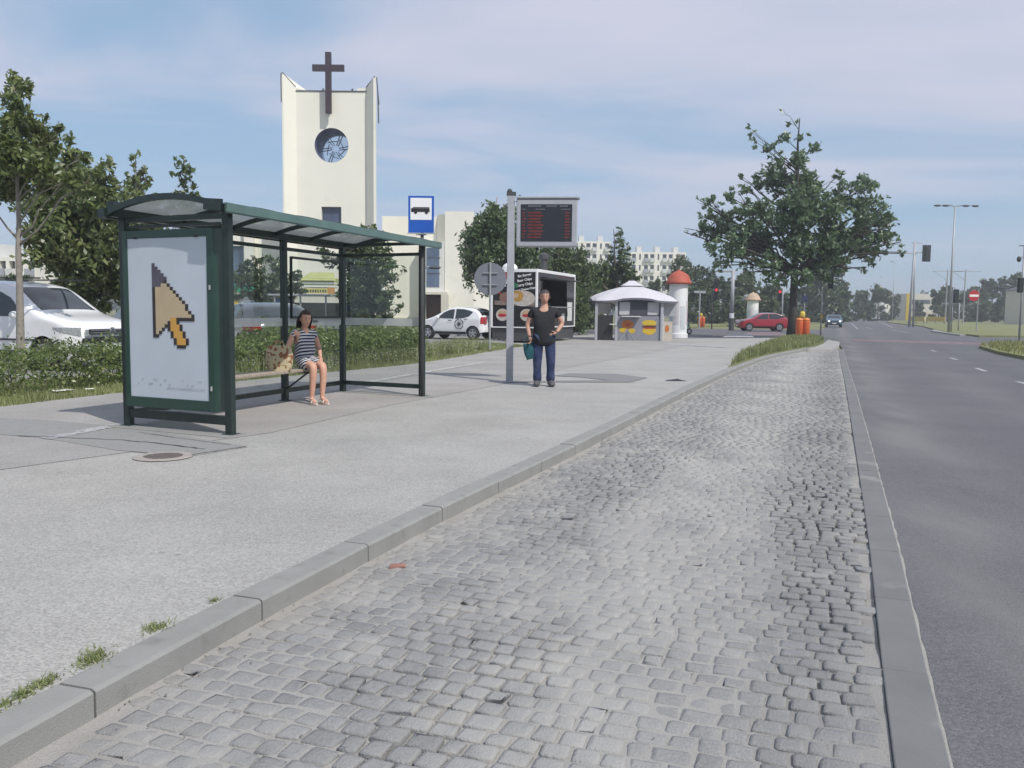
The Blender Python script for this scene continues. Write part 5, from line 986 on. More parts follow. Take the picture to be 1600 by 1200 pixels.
# red car in the junction, side street
rc_ = gp(1190, 517.5, .0); rcar, rw, rs3 = car('red_car', 'red crossover car with grey roof crossing the junction behind the oak', 'car', (rc_.x, rc_.y, 0.01), rad(180), redp, 4.25, 1.8,
   [(0, .62), (.04, .84), (.2, .95), (.9, 1.06), (1.15, 1.14), (1.75, 1.48), (2.1, 1.57), (3.0, 1.56), (3.6, 1.46), (4.05, 1.12), (4.2, .95), (4.25, .5)], 1.02, (.82, 3.38), .34, (1.02, 1.72, 3.62, 4.0), [[(1.38, 1.04, 1.08), (1.7, 1.04, 1.32), (2.05, 1.03, 1.46), (2.4, 1.03, 1.48)], [(2.48, 1.03, 1.48), (3.1, 1.05, 1.46), (3.6, 1.14, 1.34), (3.8, 1.22, 1.26)]], lights=(.05, .5, .78, .95), tail=(4.0, .85, 1.05), handle=((2.1, .93), (3.0, .95)), sillz=.42)
b = MB(); R = []
for i in range(11): x = 1.8+(3.75-1.8)*i/10; s = rs3(x)[9:]; R.append([(4.25/2-x, y*.98, z+.006) for y, z in s]+[(4.25/2-x, -y*.98, z+.006) for y, z in s[-2::-1]])
b.grid(R); b.build('roof', silv, rcar, smooth=True)
# oncoming blue car
bc_ = gp(1307, 511.5, 0); bcar, _, _ = car('blue_car', 'dark blue car with lit headlights driving towards the camera on the road', 'car', (bc_.x, bc_.y+1, .01), math.atan2(-bc_.y, -bc_.x)+rad(3), bluep, 4.1, 1.78,
   [(0, .55), (.04, .74), (.2, .86), (.95, 1.0), (1.7, 1.38), (2.1, 1.48), (3.2, 1.45), (3.8, 1.15), (4.05, .95), (4.1, .5)], .95, (.8, 3.3), .33, (1.0, 1.7, 3.4, 3.8), [[(1.3, .98, 1.02), (1.7, .98, 1.3), (2.0, .97, 1.38), (2.4, .97, 1.4)], [(2.5, .97, 1.4), (3.2, 1.0, 1.34), (3.5, 1.1, 1.2)]], lights=(.05, .4, .66, .82))
hl_ = mat('lit_headlamp', (.9, .9, .9), .3, .02, 5, emis=(1, .98, .92), estr=3)
for s in (-1, 1): b = MB(); b.ball((2.06, s*.60, .70), .085, 8, (.4, 1, .9)); b.build('headlamp_bulb', hl_, bcar)
# parked cars seen through the shelter and beside it
dc = at(398, 535, 21.5); dcar, _, _ = car('parked_car', 'dark slate car parked behind the hedge, seen through the shelter glass', 'car', (dc.x-.1, dc.y+1.2, .2), rad(118), darkp, 4.3, 1.78,
   [(0, .55), (.04, .74), (.2, .86), (.95, 1.0), (1.7, 1.38), (2.1, 1.47), (3.2, 1.44), (3.95, 1.1), (4.25, .98), (4.3, .5)], .95, (.8, 3.4), .33, (1.0, 1.7, 3.4, 3.95), [[(1.3, .98, 1.02), (1.7, .98, 1.3), (2.0, .97, 1.38), (2.4, .97, 1.4)], [(2.5, .97, 1.4), (3.2, 1.0, 1.34), (3.6, 1.06, 1.2)]], lights=(.05, .5, .66, .82), tail=(4.0, .78, .95))
wc = at(215, 535, 24); wcar = dup(hatch, (wc.x+.55, wc.y+1.5, .2), rad(-28), 'white car mostly hidden between the van and the advertising panel', sc=(1.1, 1.1, 1.0))
for ch in list(wcar.children):
    if ch.name.startswith('compass'): bpy.data.objects.remove(ch)
wcar.name = 'parked_car.010'
for px, lab, m_ in ((1533, 'white car parked behind the median, left of two white ones', None), (1552, 'white car parked behind the median grass, middle of the row', None), (1570, 'silver car parked behind the median grass', silv), (1598, 'dark blue car parked at the right edge of the picture', bluep)):
    p = gp(px, 499.5, 0); c_ = dup(bcar, (p.x, p.y, 0.05), rad(200+px % 7), lab); c_['group'] = 'cars parked beyond the median'; c_.name = 'parked_car'
    for ch in list(c_.children):
        if ch.name.startswith('headlamp_bulb'): bpy.data.objects.remove(ch); continue
        if ch.name.startswith('body') or ch.name.startswith('mirror'): ch.data = ch.data.copy(); ch.data.materials[0] = m_ or whitep
p = gp(1489, 501, 0); wv2 = dup(van, (p.x, p.y, .05), rad(210), 'white van parked beyond the median beside the four-armed lamp', sc=(1.3, 1.15, 1.5)); wv2.name = 'parked_van'
for ch in list(wv2.children):
    if ch.name.startswith('roof_rail'): bpy.data.objects.remove(ch)
# ================================================================== BUILDINGS
cream = mat('cream_render', (.80, .775, .68), .85, .03, .5, bump=.08, bscale=30, grime=((.62, .60, .52), .35, .62, .85)); cream2 = mat('beige_render', (.60, .575, .49), .85, .04, .6, bump=.08, bscale=30)
slate = mat('violet_slate_reveal', (.13, .135, .24), .6, .08, 3); wing_glass = mat('blue_window_glass', (.05, .075, .13), .1, .5, .8, spec=.8, coat=.5, col2=(.12, .17, .25)); brown = mat('brown_door', (.11, .065, .06), .5, .15, 6); pane_m = mat('dark_pane', (.10, .11, .13), .15, .4, 1.5, spec=.7)
def wall(mb, x0, x1, z0, z1, y, holes=(), depth=.25):
    xs = sorted({x0, x1, *[h[0] for h in holes], *[h[1] for h in holes]}); zs = sorted({z0, z1, *[h[2] for h in holes], *[h[3] for h in holes]})
    for a, b in zip(xs, xs[1:]):
        for c, d in zip(zs, zs[1:]):
            if any(h[0] <= a and b <= h[1] and h[2] <= c and d <= h[3] for h in holes): continue
            mb.quad((a, y, c), (b, y, c), (b, y, d), (a, y, d))
    for a, b, c, d in holes:
        for p, q in (((a, c), (b, c)), ((b, c), (b, d)), ((b, d), (a, d)), ((a, d), (a, c))): mb.quad((p[0], y, p[1]), (q[0], y, q[1]), (q[0], y+depth, q[1]), (p[0], y+depth, p[1]))
YC = 70.; cb_ = at(518, 500, YC); cb_.z = .16; ch = thing('church', 'cream church with tall flared bell tower, dark cross and round window', 'church', cb_)
def cx(px, Y=YC, py=300): return at(px, py, Y).x-cb_.x
def cz(py, px=518, Y=YC): return at(px, py, Y).z-cb_.z
TT = cz(143); xl, xr = cx(447), cx(591); fl, fr2 = cx(464), cx(573); wc_ = (cx(518, py=227), cz(227)); wr2 = 26*YC/F
b = MB(); sq = wr2*1.12
wall(b, fl, fr2, 0, TT, 0, [(wc_[0]-sq, wc_[0]+sq, wc_[1]-sq, wc_[1]+sq), (cx(502), cx(533), cz(362), cz(323))], .35)
b.f = b.f; n = 48; ring = []
# square plate with the round opening
b2 = MB(); vs = []
for k in range(n):
    a = 2*PI*k/n; c, s_ = math.cos(a), math.sin(a); m_ = max(abs(c), abs(s_)); vs += [(wc_[0]+sq*c/m_, 0, wc_[1]+sq*s_/m_), (wc_[0]+wr2*c, 0, wc_[1]+wr2*s_)]
b2.add(vs, [(2*k, 2*((k+1) % n), 2*((k+1) % n)+1, 2*k+1) for k in range(n)])
b.add(b2.v, b2.f)
zi, zo_l, zo_r = cz(137), cz(120), cz(125)
b.add([(fl, 0, 0), (xl+.12, -.95, 0), (xl+.12, -.95, zo_l), (fl, 0, zi)], [(0, 1, 2, 3)]); b.add([(xl+.12, -.95, 0), (xl, -.95, 0), (xl, -.95, zo_l), (xl+.12, -.95, zo_l)], [(0, 1, 2, 3)])
b.add([(fr2, 0, 0), (xr-.22, -.95, 0), (xr-.22, -.95, zo_r), (fr2, 0, zi)], [(0, 1, 2, 3)]); b.add([(xr-.22, -.95, 0), (xr, -.95, 0), (xr, -.95, zo_r), (xr-.22, -.95, zo_r)], [(0, 1, 2, 3)])
tb0, tb1 = xl+1.7, xr-1.75
for x, xb, z1 in ((xl, tb0, zo_l), (xr, tb1, zo_r)): b.add([(x, -.95, 0), (xb, 6.5, 0), (xb, 6.5, z1-.6), (x, -.95, z1)], [(0, 1, 2, 3)])
b.add([(tb0, 6.5, 0), (tb1, 6.5, 0), (tb1, 6.5, TT), (tb0, 6.5, TT)], [(0, 1, 2, 3)]); b.add([(fl, 0, TT), (fr2, 0, TT), (tb1, 6.5, TT), (tb0, 6.5, TT)], [(0, 1, 2, 3)])
b.add([(fl, 0, zi), (xl+.12, -.95, zo_l), (xl, -.95, zo_l), (tb0, 6.5, zo_l-.6), (tb0+.1, 6.5, TT)], [(0, 1, 2, 3, 4)]); b.add([(fr2, 0, zi), (xr-.22, -.95, zo_r), (xr, -.95, zo_r), (tb1, 6.5, zo_r-.6), (tb1-.1, 6.5, TT)], [(0, 1, 2, 3, 4)])
b.add([(fl, 0, TT), (fl, 0, zi), (fl+.9, 0, TT)], [(0, 1, 2)]); b.add([(fr2, 0, TT), (fr2, 0, zi), (fr2-.7, 0, zi-.02), (fr2-.8, 0, TT)], [(0, 1, 2, 3)])
b.build('tower', cream, ch)
gut = mat('dark_flashing', (.07, .075, .08), .6)
b = MB(); b.bar((fl-.02, -.02, zi+.04), (xl+.06, -1.0, zo_l+.05), .06, .05); b.bar((fr2, -.02, zi+.04), (xr-.1, -1.0, zo_r+.05), .07, .06); b.bar((xr+.03, -.9, zo_r), (xr+.05, .2, zo_r-1.8), .07); b.bar((xr+.08, -.6, zo_r-1), (xr+.12, -.5, zo_r-3.4), .09); b.bar((xl-.06, -.9, zo_l), (xl-.06, -.9, zo_l-2.2), .07); b.bar((fl, -.01, TT+.03), (fr2, -.01, TT+.03), .1, .07); each(b, 'flashing', gut, ch)
b = MB(); 
for xx_ in (cx(500), cx(546)): b.cyl((xx_, 1.5, TT), (xx_, 1.5, TT+.6), .08, n=8)
each(b, 'roof_vent_pipe', gut, ch)
b = MB(); vs = []
for k in range(n): a = 2*PI*k/n; vs += [(wc_[0]+wr2*math.cos(a), -.002, wc_[1]+wr2*math.sin(a)), (wc_[0]+wr2*math.cos(a), 1.8, wc_[1]+wr2*math.sin(a))]
b.add(vs, [(2*k, 2*((k+1) % n), 2*((k+1) % n)+1, 2*k+1) for k in range(n)]); rw_ = b.build('round_window', slate, ch, smooth=True)
b = MB(); b.add([(wc_[0]+wr2*math.cos(2*PI*k/n), 1.6, wc_[1]+wr2*math.sin(2*PI*k/n)) for k in range(n)], [tuple(range(n))]); b.build('window_glass', mat('pale_blue_glass', (.62, .76, .86), .08, .12, 1.5, metal=.92), rw_)
b = MB(); wy = 1.56
for k in range(6):
    a = PI*k/6+.2; r0, r1 = .28, wr2; 
    for s in (1, -1): b.bar((wc_[0]+s*r0*math.cos(a), wy, wc_[1]+s*r0*math.sin(a)), (wc_[0]+s*r1*math.cos(a+.35*(k % 2)), wy, wc_[1]+s*r1*math.sin(a+.35*(k % 2))), .05)
for k in range(10):
    a, a2 = 2*PI*k/10, 2*PI*(k+1)/10; b.bar((wc_[0]+.62*math.cos(a), wy, wc_[1]+.62*math.sin(a)), (wc_[0]+(.62+.2*(k % 2))*math.cos(a2), wy, wc_[1]+(.62+.2*(k % 2))*math.sin(a2)), .045)
b.build('window_tracery', mat('tracery_grey', (.16, .19, .23), .6), rw_)
b = MB(); b.quad((cx(502), .33, cz(362)), (cx(533), .33, cz(362)), (cx(533), .33, cz(323)), (cx(502), .33, cz(323))); b.bar((cx(517), .30, cz(362)), (cx(517), .30, cz(323)), .05); b.build('lower_window', mat('slate_blue_glass', (.07, .09, .15), .3, .15, 1), ch)
crm = mat('dark_cross_metal', (.042, .026, .036), .55, .1, 3); b = MB(); c_ = cx(515.5, py=130); b.box((c_, -.55, (cz(85)+cz(180))/2), (.46, .30, cz(85)-cz(180))); cr_ = b.build('cross', crm, ch, bevel=.02)
b = MB(); b.box((c_, -.552, cz(109.5)), (48*YC/F, .27, .5)); b.build('cross_arm', crm, cr_, bevel=.02)
b = MB(); b.box((c_, -.2, TT-.6), (.2, .5, .1)); b.box((c_, -.2, cz(175)), (.2, .5, .1)); each(b, 'cross_fixing', gut, cr_)
# right wing
YW = 72.; w0 = YW-YC; zt_ = cz(338, 640, YW); px2 = lambda p: cx(p, YW, 400)
b = MB(); zw0, zw1 = cz(449, 680, YW), cz(389, 680, YW)
wall(b, xr+.02, px2(683), 0, zt_, w0, [(px2(669), px2(682), cz(489, 680, YW), cz(462, 680, YW))] if 0 else [], .3)
b.add([(px2(683), w0, 0), (px2(697), w0-1.2, 0), (px2(697), w0-1.2, zt_+.1), (px2(683), w0, zt_+.1)], [(0, 1, 2, 3)]); b.add([(px2(697), w0-1.2, 0), (px2(742), w0-1.2, 0), (px2(742), w0-1.2, zt_+.3), (px2(697), w0-1.2, zt_+.3)], [(0, 1, 2, 3)])
b.add([(px2(742), w0-1.2, 0), (px2(790), w0+1.5, 0), (px2(790), w0+1.5, zt_-.1), (px2(742), w0-1.2, zt_-.1)], [(0, 1, 2, 3)]); b.add([(px2(790), w0+1.5, 0), (px2(790), w0+12, 0), (px2(790), w0+12, zt_-.1), (px2(790), w0+1.5, zt_-.1)], [(0, 1, 2, 3)])
b.add([(xr, w0, zt_-.15), (px2(683), w0, zt_-.15), (px2(697), w0-1.2, zt_-.12), (px2(742), w0-1.2, zt_-.12), (px2(790), w0+1.5, zt_-.12), (px2(790), w0+12, zt_-.1), (xr, w0+12, zt_-.1)], [tuple(range(7))])
rwg = b.build('right_wing', cream, ch)
b = MB(); b.box(((px2(660)+px2(696))/2, w0-.62, (zw0+zw1)/2), (px2(696)-px2(660), 1.2, zw1-zw0+.9)); b.build('window_surround', mat('white_surround', (.66, .66, .62), .8, .04, 1), ch, bevel=.02)
b = MB(); b.box(((px2(669)+px2(688.5))/2, w0-1.24, (zw0+zw1)/2), (px2(688.5)-px2(669), .06, zw1-zw0)); wn = b.build('tall_window', wing_glass, ch)
b = MB(); b.box((px2(680), w0-1.28, zw0+(zw1-zw0)*.35), (px2(688.5)-px2(669), .03, .06)); b.box((px2(680), w0-1.28, zw0+(zw1-zw0)*.75), (px2(688.5)-px2(669), .03, .06)); each(b, 'glazing_bar', gut, wn)
b = MB(); b.box(((px2(659)+px2(702))/2, w0-1.0, cz(459, 680, YW)), (px2(702)-px2(659), 2.4, .22)); b.build('porch_ledge', cream2, ch, bevel=.02)
b = MB(); b.box((px2(664), w0-1.1, cz(475, 680, YW)*.5+.35), (.45, 2.0, cz(460, 680, YW))); b.box((px2(698), w0-1.25, cz(475, 680, YW)*.5+.35), (.55, 2.0, cz(460, 680, YW))); each(b, 'porch_pier', cream2, ch)
b = MB(); b.box(((px2(669)+px2(691))/2, w0-.7, cz(462, 680, YW)/2), (px2(693)-px2(667), .12, cz(462, 680, YW))); b.build('door', brown, ch)
b = MB(); b.box((px2(640), w0-.2, .35), (px2(660)-px2(600), .5, .7)); b.build('plinth', cream2, ch)
# left wing
YL = 72.; lx0, lx1 = cx(300, YL, 400), xl-.02; zl = cz(345, 400, YL); b = MB(); lw0, lw1 = cx(359, YL, 400), cx(380.5, YL, 400)
wall(b, lx0, lx1, 0, zl, YL-YC, [(lw0, lw1, cz(470, 370, YL), cz(384, 370, YL))], .3); b.add([(lx0, w0, zl), (lx1, w0, zl), (lx1, w0+12, zl), (lx0, w0+12, zl)], [(0, 1, 2, 3)]); b.add([(lx0, w0, 0), (lx0, w0+12, 0), (lx0, w0+12, zl), (lx0, w0, zl)], [(0, 1, 2, 3)]); b.build('left_wing', cream, ch)
b = MB(); b.quad((lw0, w0+.28, cz(470, 370, YL)), (lw1, w0+.28, cz(470, 370, YL)), (lw1, w0+.28, cz(384, 370, YL)), (lw0, w0+.28, cz(384, 370, YL))); b.build('wing_window', wing_glass, ch)
b = MB(); b.box((cx(392, YL, 400), w0-.25, zl/2), (.8, .5, zl)); b.build('buttress', cream, ch)
# apartment blocks far behind
def flats(name, label, px0, px1, pyt, Y, floors, bays, base=.0, m=None, gap=None, z1=None, ang=0.):
    a, c = at(px0, 480, Y), at(px1, 480, Y); zt = at((px0+px1)/2, pyt, Y).z; t = thing(name, label, 'apartment block', (a.x, Y, 0), ang, 'apartment blocks on the skyline'); w = c.x-a.x; fh = zt/floors; bw = w/bays
    b = MB(); holes = []; kinds = []
    for f in range(floors):
        for k in range(bays):
            x = (k+.5)*bw; z = (f+.30)*fh; ww = bw*(.66 if k % 3 != 1 else .28); holes.append((x-ww/2, x+ww/2, z, z+fh*.52)); kinds.append(k % 3)
    wall(b, 0, w, 0, zt, 0, holes, 1.0); b.quad((0, 0, zt), (w, 0, zt), (w, 12, zt), (0, 12, zt)); b.quad((0, 0, 0), (0, 12, 0), (0, 12, zt), (0, 0, zt)); b.quad((w, 0, 0), (w, 12, 0), (w, 12, zt), (w, 0, zt)); b.quad((0, 12, 0), (w, 12, 0), (w, 12, zt), (0, 12, zt)); b.build('walls', m or cream, t)
    for (x0, x1, z0, z1_), k in zip(holes, kinds):
        if k != 1: q = MB(); q.box(((x0+x1)/2, -.35, z0-.1+fh*.0), (x1-x0+.1, .9, fh*.34)); q.build('balcony', M['offw'] if (int(x0) % 2) else M['greyp'], t)
    for f in range(floors):
        q = MB(); 
        for (x0, x1, z0, z1_), k in zip(holes, kinds):
            if abs(z0-(f+.30)*fh) < 1e-6: q.quad((x0, .9, z0), (x1, .9, z0), (x1, .9, z1_), (x0, .9, z1_))
        each(q, 'window', pane_m, t)
    q = MB(); 
    for k in range(1, bays, 3): q.box(((k+.5)*bw, 4, zt+.8), (bw*.8, 4, 1.9))
    each(q, 'roof_housing', M['offw'], t)
    return t
flats('apartment_block', 'pale apartment block rising behind the right end of the departure display', 893, 952, 377, 250, 7, 6)
flats('apartment_block', 'long pale apartment block between the pointed poplar and the red domed column', 984, 1070, 394, 265, 6, 9)
flats('apartment_block', 'white low block glimpsed through the tree at the left picture edge', -30, 58, 402, 110, 3, 6)
flats('apartment_block', 'small white building at the far end of the road vista', 1376, 1404, 474, 260, 2, 4)
yb = at(1428, 480, 240); yb.z = 0; t = thing('warehouse', 'cream and yellow flat building on the skyline left of the four-armed lamp', 'building', yb)
q = MB(); q.box((0, 0, 3.6), (8.2, 8, 7.4)); q.build('walls', cream2, t); q = MB(); q.box((-3.4, -4.1, 3.6), (1.4, .3, 7.6)); q.build('yellow_panel', M['yellow'], t); q = MB(); q.box((3.0, -1, 5.0), (9, 7, 4)) if 0 else q.box((0, -4.05, 5.2), (5, .1, 1)); q.build('window_band', pane_m, t)
rb = at(1600, 470, 150); rb.z = 0; t = thing('house', 'pale building at the right edge behind the dark signal head', 'building', rb+Vector((1.5, 0, 0))); q = MB(); q.box((0, 0, 3), (6, 6, 6)); q.build('walls', cream2, t); q = MB(); q.add([(-3.3, -3.3, 6), (3.3, -3.3, 6), (3.3, 3.3, 6), (-3.3, 3.3, 6), (0, -3.3, 7), (0, 3.3, 7)], [(0, 1, 4), (2, 3, 5), (0, 4, 5, 3), (1, 2, 5, 4)]); q.build('roof', gut, t); q = MB(); q.box((-1, -3.02, 3), (1.2, .06, 1.4)); q.build('window', pane_m, t)
# shops seen through the shelter
s1 = at(385, 500, 52); s1.z = .2; t = thing('kiosk', 'small kiosk with green fascia seen through the left shelter pane', 'kiosk', s1)
q = MB(); zf0, zf1 = at(385, 458, 52).z-.2, at(385, 445, 52).z-.2; q.box((0, 1.2, zf0/2), (1.5, 2.2, zf0)); q.build('walls', M['offw'], t)
q = MB(); q.box((-.1, 1.0, (zf0+zf1)/2), (1.6, 2.6, zf1-zf0)); q.build('fascia', mat('shop_green', (.015, .25, .13), .5, .06, 3), t); q = MB(); q.box((.15, .07, zf0*.45), (.9, .04, zf0*.7)); q.build('shop_window', M['white'], t); q = MB(); q.box((.95, .9, (zf0+zf1)/2), (.5, 2.5, zf1-zf0)); q.build('side_fascia', M['greyp'], t); q = MB(); q.box((-.60, .06, zf0*.5), (.25, .04, zf0*.8)); q.build('yellow_poster', M['yellow'], t)
s2 = at(493, 500, 56); s2.z = .2; t = thing('shop', 'low shop with yellow sign band seen through the middle shelter pane', 'shop', s2); ws2 = 70*56/F
zz = lambda y: at(493, y, 56).z-.2
q = MB(); q.box((0, 2, zz(460)/2), (ws2, 4, zz(460))); q.build('walls', cream2, t); q = MB(); q.box((.1, -.05, zz(454.5)), (ws2*.62, .12, .34)); sgn = q.build('sign_band', mat('pale_yellow_sign', (.62, .56, .16), .5, .08, 3), t)
q = MB(); [q.box((-.75+i*.16, -.13, zz(454.5)), (.10*rnd.uniform(.6, 1.1), .02, .16)) for i in range(10)]; q.build('lettering', M['darkg'], sgn); q = MB(); q.box((ws2*.36, -.06, zz(454)), (.45, .12, .42)); q.build('orange_sign', mat('shop_orange', (.5, .25, .06), .5), t)
q = MB(); q.box((0, 1.9, zz(447)), (ws2*.8, 3.6, .10)); q.box((0.1, 1.9, zz(442)), (ws2*.7, 3.0, .1)); q.build('canopy', M['white'], t); q = MB(); q.add([(-1.2, .2, zz(438)), (1.3, .2, zz(438)), (.9, 1.4, zz(424)), (-.6, 1.4, zz(424))], [(0, 1, 2, 3)]); q.box((0, 1.5, zz(440)), (2.2, 2, .5)); q.build('yellow_roof_panel', mat('lime_panel', (.42, .43, .16), .6, .1, 2), t)
s3 = at(490, 505, 32); s3.z = .2; t = thing('trolley_shelter', 'shopping trolley shelter with flat grey roof and blue end panels behind the seated woman', 'shelter', s3); z3 = at(490, 461, 32).z-.2; W3 = 122*32/F
q = MB(); q.box((-.05, .8, z3), (W3+.3, 1.9, .06)); q.build('roof', M['greyp'], t)
for s in (-1, 1): q = MB(); q.box((s*W3/2*.9+.05, .8, z3*.52), (.4 if s < 0 else .3, 1.2, z3*.8)); q.build('side_panel', mat('blue_panel', (.03, .13, .30) if s < 0 else (.012, .03, .10), .4, .15, 2), t)
for s in (-1, -.33, .33, 1): q = MB(); q.cyl((s*W3/2*.98, -.05, 0), (s*W3/2*.98, -.05, z3), .035, n=8); q.build('post', M['steel'], t)
q = MB(); q.box((.1, 1.6, z3*.5), (W3*.85, .04, z3*.7)); q.build('rear_panel', mat('grey_back_panel', (.30, .30, .28), .6, .12, 2), t); q = MB(); q.box((.5, .1, .75), (W3*.6, .05, .35)); q.build('front_rail', M['white'], t)
# ---- food trailer
fo_ = gp(838, 535, .15); tr = thing('food_trailer', 'black food trailer with white trim, burger pictures and menu lettering behind the standing man', 'food trailer', fo_, math.atan2(.34, -.94))   # local x runs left along the end wall, local y runs away from the road side
# local axes: +x -> (-.94,.34); +y -> (-.34,-.94) so depth is -y
zb, zt = .62, 3.12; TW, TL = 2.12, 6.0
tb_ = mat('black_vinyl_wrap', (.014, .013, .016), .35, .2, 2, coat=.3)
q = MB(); q.box((TW/2, -TL/2, (zb+zt)/2), (TW-.02, TL-.02, zt-zb-.02)) if 0 else None
wl = MB()   # shell : end wall, far side, back, and the serving side with its hatch opening
wl.box((TW/2, -.03, (zb+zt)/2), (TW, .06, zt-zb)); wl.box((TW-.03, -TL/2, (zb+zt)/2), (.06, TL-.12, zt-zb)); wl.box((TW/2, -TL+.03, (zb+zt)/2), (TW, .06, zt-zb)); wl.box((TW/2, -TL/2, zb+.03), (TW-.12, TL-.12, .06))
for y0, y1, z0, z1 in ((-.06, -.5, zb, zt), (-4.6, -TL+.06, zb, zt), (-.5, -4.6, zb, zb+.95), (-.5, -4.6, zt-.25, zt)): wl.box((.03, (y0+y1)/2, (z0+z1)/2), (.06, abs(y0-y1), z1-z0))
wl.build('walls', tb_, tr); q = MB(); q.box((TW/2, -TL/2, zt+.03), (TW+.04, TL+.04, .06)); q.build('roof', M['white'], tr)
for (x, y) in ((.02, -.02), (TW-.02, -.02), (.02, -TL+.02), (TW-.02, -TL+.02)): q = MB(); q.box((x, y, (zb+zt)/2), (.10, .10, zt-zb+.02)); q.build('corner_trim', M['white'], tr, bevel=.02)
q = MB(); q.box((TW/2, .012, zb+.02), (TW-.12, .05, .05)); q.box((TW/2, .012, zt-.03), (TW-.12, .05, .09)); q.box((-.012, -TL/2, zb+.02), (.05, TL-.12, .05)); q.box((-.012, -TL/2, zt-.03), (.05, TL-.12, .09)); each(q, 'edge_trim', M['white'], tr)
q = MB(); q.box((TW/2, -TL/2, zb/2+.02), (TW-.08, TL-.1, zb-.06)); q.build('skirt', M['darkg'], tr)
q = MB(); q.box((-.35, -2.5, zt-.33), (.75, 4.0, .04)); q.build('hatch_flap', M['darkg'], tr); q = MB(); q.box((-.16, -2.5, zb+.93), (.36, 4.1, .04)); q.build('serving_counter', M['steel'], tr)
q = MB(); q.box((1.2, -2.5, zt-.5), (.05, 3.8, .4)); q.build('menu_board', M['greyp'], tr); q = MB(); q.box((1.0, -2.6, 1.5), (.7, 3, .5)); q.build('kitchen_counter', M['darkg'], tr)
q = MB(); q.box((-.035, -5.0, 1.35), (.02, .8, .9)); q.box((-.035, -3.6, 1.05), (.02, 1.0, .4)); each(q, 'price_poster', M['offw'], tr)
q = MB(); q.lathe([(.34, 0), (.34, .12), (.27, .22), (.12, .30), (0, .31)], (1.48, -.6, zt+.06), 20); q.build('roof_vent', M['white'], tr, smooth=True); q = MB(); q.lathe([(.16, 0), (.16, .5), (.22, .5), (.22, .7), (.05, .8)], (.2, -1.6, zt+.06), 14); q.build('flue', M['darkg'], tr)
MT = lambda s, z, a=0.: Matrix.Translation((s, .022, z)) @ Matrix.Rotation(PI, 4, 'Z') @ Matrix.Rotation(PI/2, 4, 'X') @ Matrix.Rotation(a, 4, 'Z')
for i, tx in enumerate(('Big Burger', 'Beer Chips', 'Curry Chips', 'Curry Cheese Chips')): text_mesh('menu_lettering', tx, .15 if i < 3 else .125, M['white'], tr, MT(.56, 2.86-.20*i, rad(9)), bold=.003)
text_mesh('name_lettering', 'KuRe', .42, M['white'], tr, MT(1.53, 2.42, rad(8)), bold=.006)
def disc(s, z, rx, rz, m, name, off=.0, a0=0, a1=2*PI, inner=0.):
    q = MB(); n = 28; y = .034+off
    if inner: q.add([(s+r*rx*math.cos(a0+(a1-a0)*k/n), y, z+r*rz*math.sin(a0+(a1-a0)*k/n)) for k in range(n+1) for r in (inner, 1)], [(2*k, 2*k+1, 2*k+3, 2*k+2) for k in range(n)])
    else: q.add([(s+rx*math.cos(2*PI*k/n), y, z+rz*math.sin(2*PI*k/n)) for k in range(n)], [tuple(range(n))])
    return q.build(name, m, tr)
pr_ = mat('print_red', (.42, .02, .03), .4, .2, 8); pg_ = mat('print_green', (.03, .17, .07), .4, .2, 8); bun = mat('print_bun', (.42, .27, .14), .45, .25, 7, col2=(.55, .42, .28)); pale_ = mat('print_pale', (.42, .36, .31), .45, .3, 9, col2=(.58, .54, .50)); gold = mat('print_gold', (.45, .25, .05), .4, .3, 9)
disc(1.30, 2.88, .20, .14, pr_, 'logo_shape'); disc(1.50, 2.96, .10, .09, pr_, 'logo_shape', .002); disc(1.80, 2.66, .15, .13, pg_, 'logo_shape'); disc(1.45, 2.28, .36, .30, pr_, 'logo_arc', 0, PI*1.05, PI*1.95, .80); disc(1.05, 2.46, .18, .12, pg_, 'logo_shape')
disc(.62, 1.90, .55, .34, pale_, 'burger_picture'); q = MB(); q.add([(.08, .032, 1.55), (1.95, .032, 1.62), (1.95, .032, 1.80), (.08, .032, 1.86)], [(0, 1, 2, 3)]); q.build('board_picture', mat('print_board', (.22, .17, .14), .5, .3, 6), tr); disc(1.35, 1.95, .38, .24, mat('print_meat', (.20, .11, .08), .5, .35, 9), 'burger_picture', .002); disc(.88, 2.0, .27, .24, gold, 'burger_picture', .004); disc(.95, 2.03, .14, .12, bun, 'burger_picture', .006)
for s in (.45, 1.58): disc(s, 1.18, .30, .27, pale_, 'plate_picture'); disc(s, 1.26, .22, .12, bun, 'plate_picture', .002); disc(s, 1.16, .20, .07, pr_, 'plate_picture', .004)
# ---- canopy kiosk
ko = gp(993, 532, .114); kk = thing('snack_pavilion', 'snack pavilion under a curved pale canopy with burger pictures on its front', 'kiosk', ko); SC_ = ko.y/F
kx = lambda px: (px-993)*SC_; kz = lambda py: (at(993, py, ko.y).z-ko.z)
ex0, ex1, ey0, ey1, ze, zp = kx(925), kx(1060), -.25, 3.6, kz(467), kz(446); rows = []; n = 14; canv = mat('canopy_fabric', (.56, .54, .57), .8, .04, 1.2, bump=.1, bscale=20)
for i in range(n+1):
    t_ = i/n; row = []
    for j in range(41):
        a = 2*PI*j/40; c, s_ = math.cos(a), math.sin(a); m_ = max(abs(c), abs(s_))**.85; k = 1-t_*.80; x = (ex0+ex1)/2+(ex1-ex0)/2*c/m_*k; y = (ey0+ey1)/2+(ey1-ey0)/2*s_/m_*k; sagg = .05*math.cos(4*a)*(1-t_); row.append((x, y, ze+(zp-ze)*(t_**.72)-(.06 if sagg < 0 else 0)*(1-t_)+sagg))
    rows.append(row)
q = MB(); q.grid(rows); q.build('canopy', canv, kk, smooth=True)
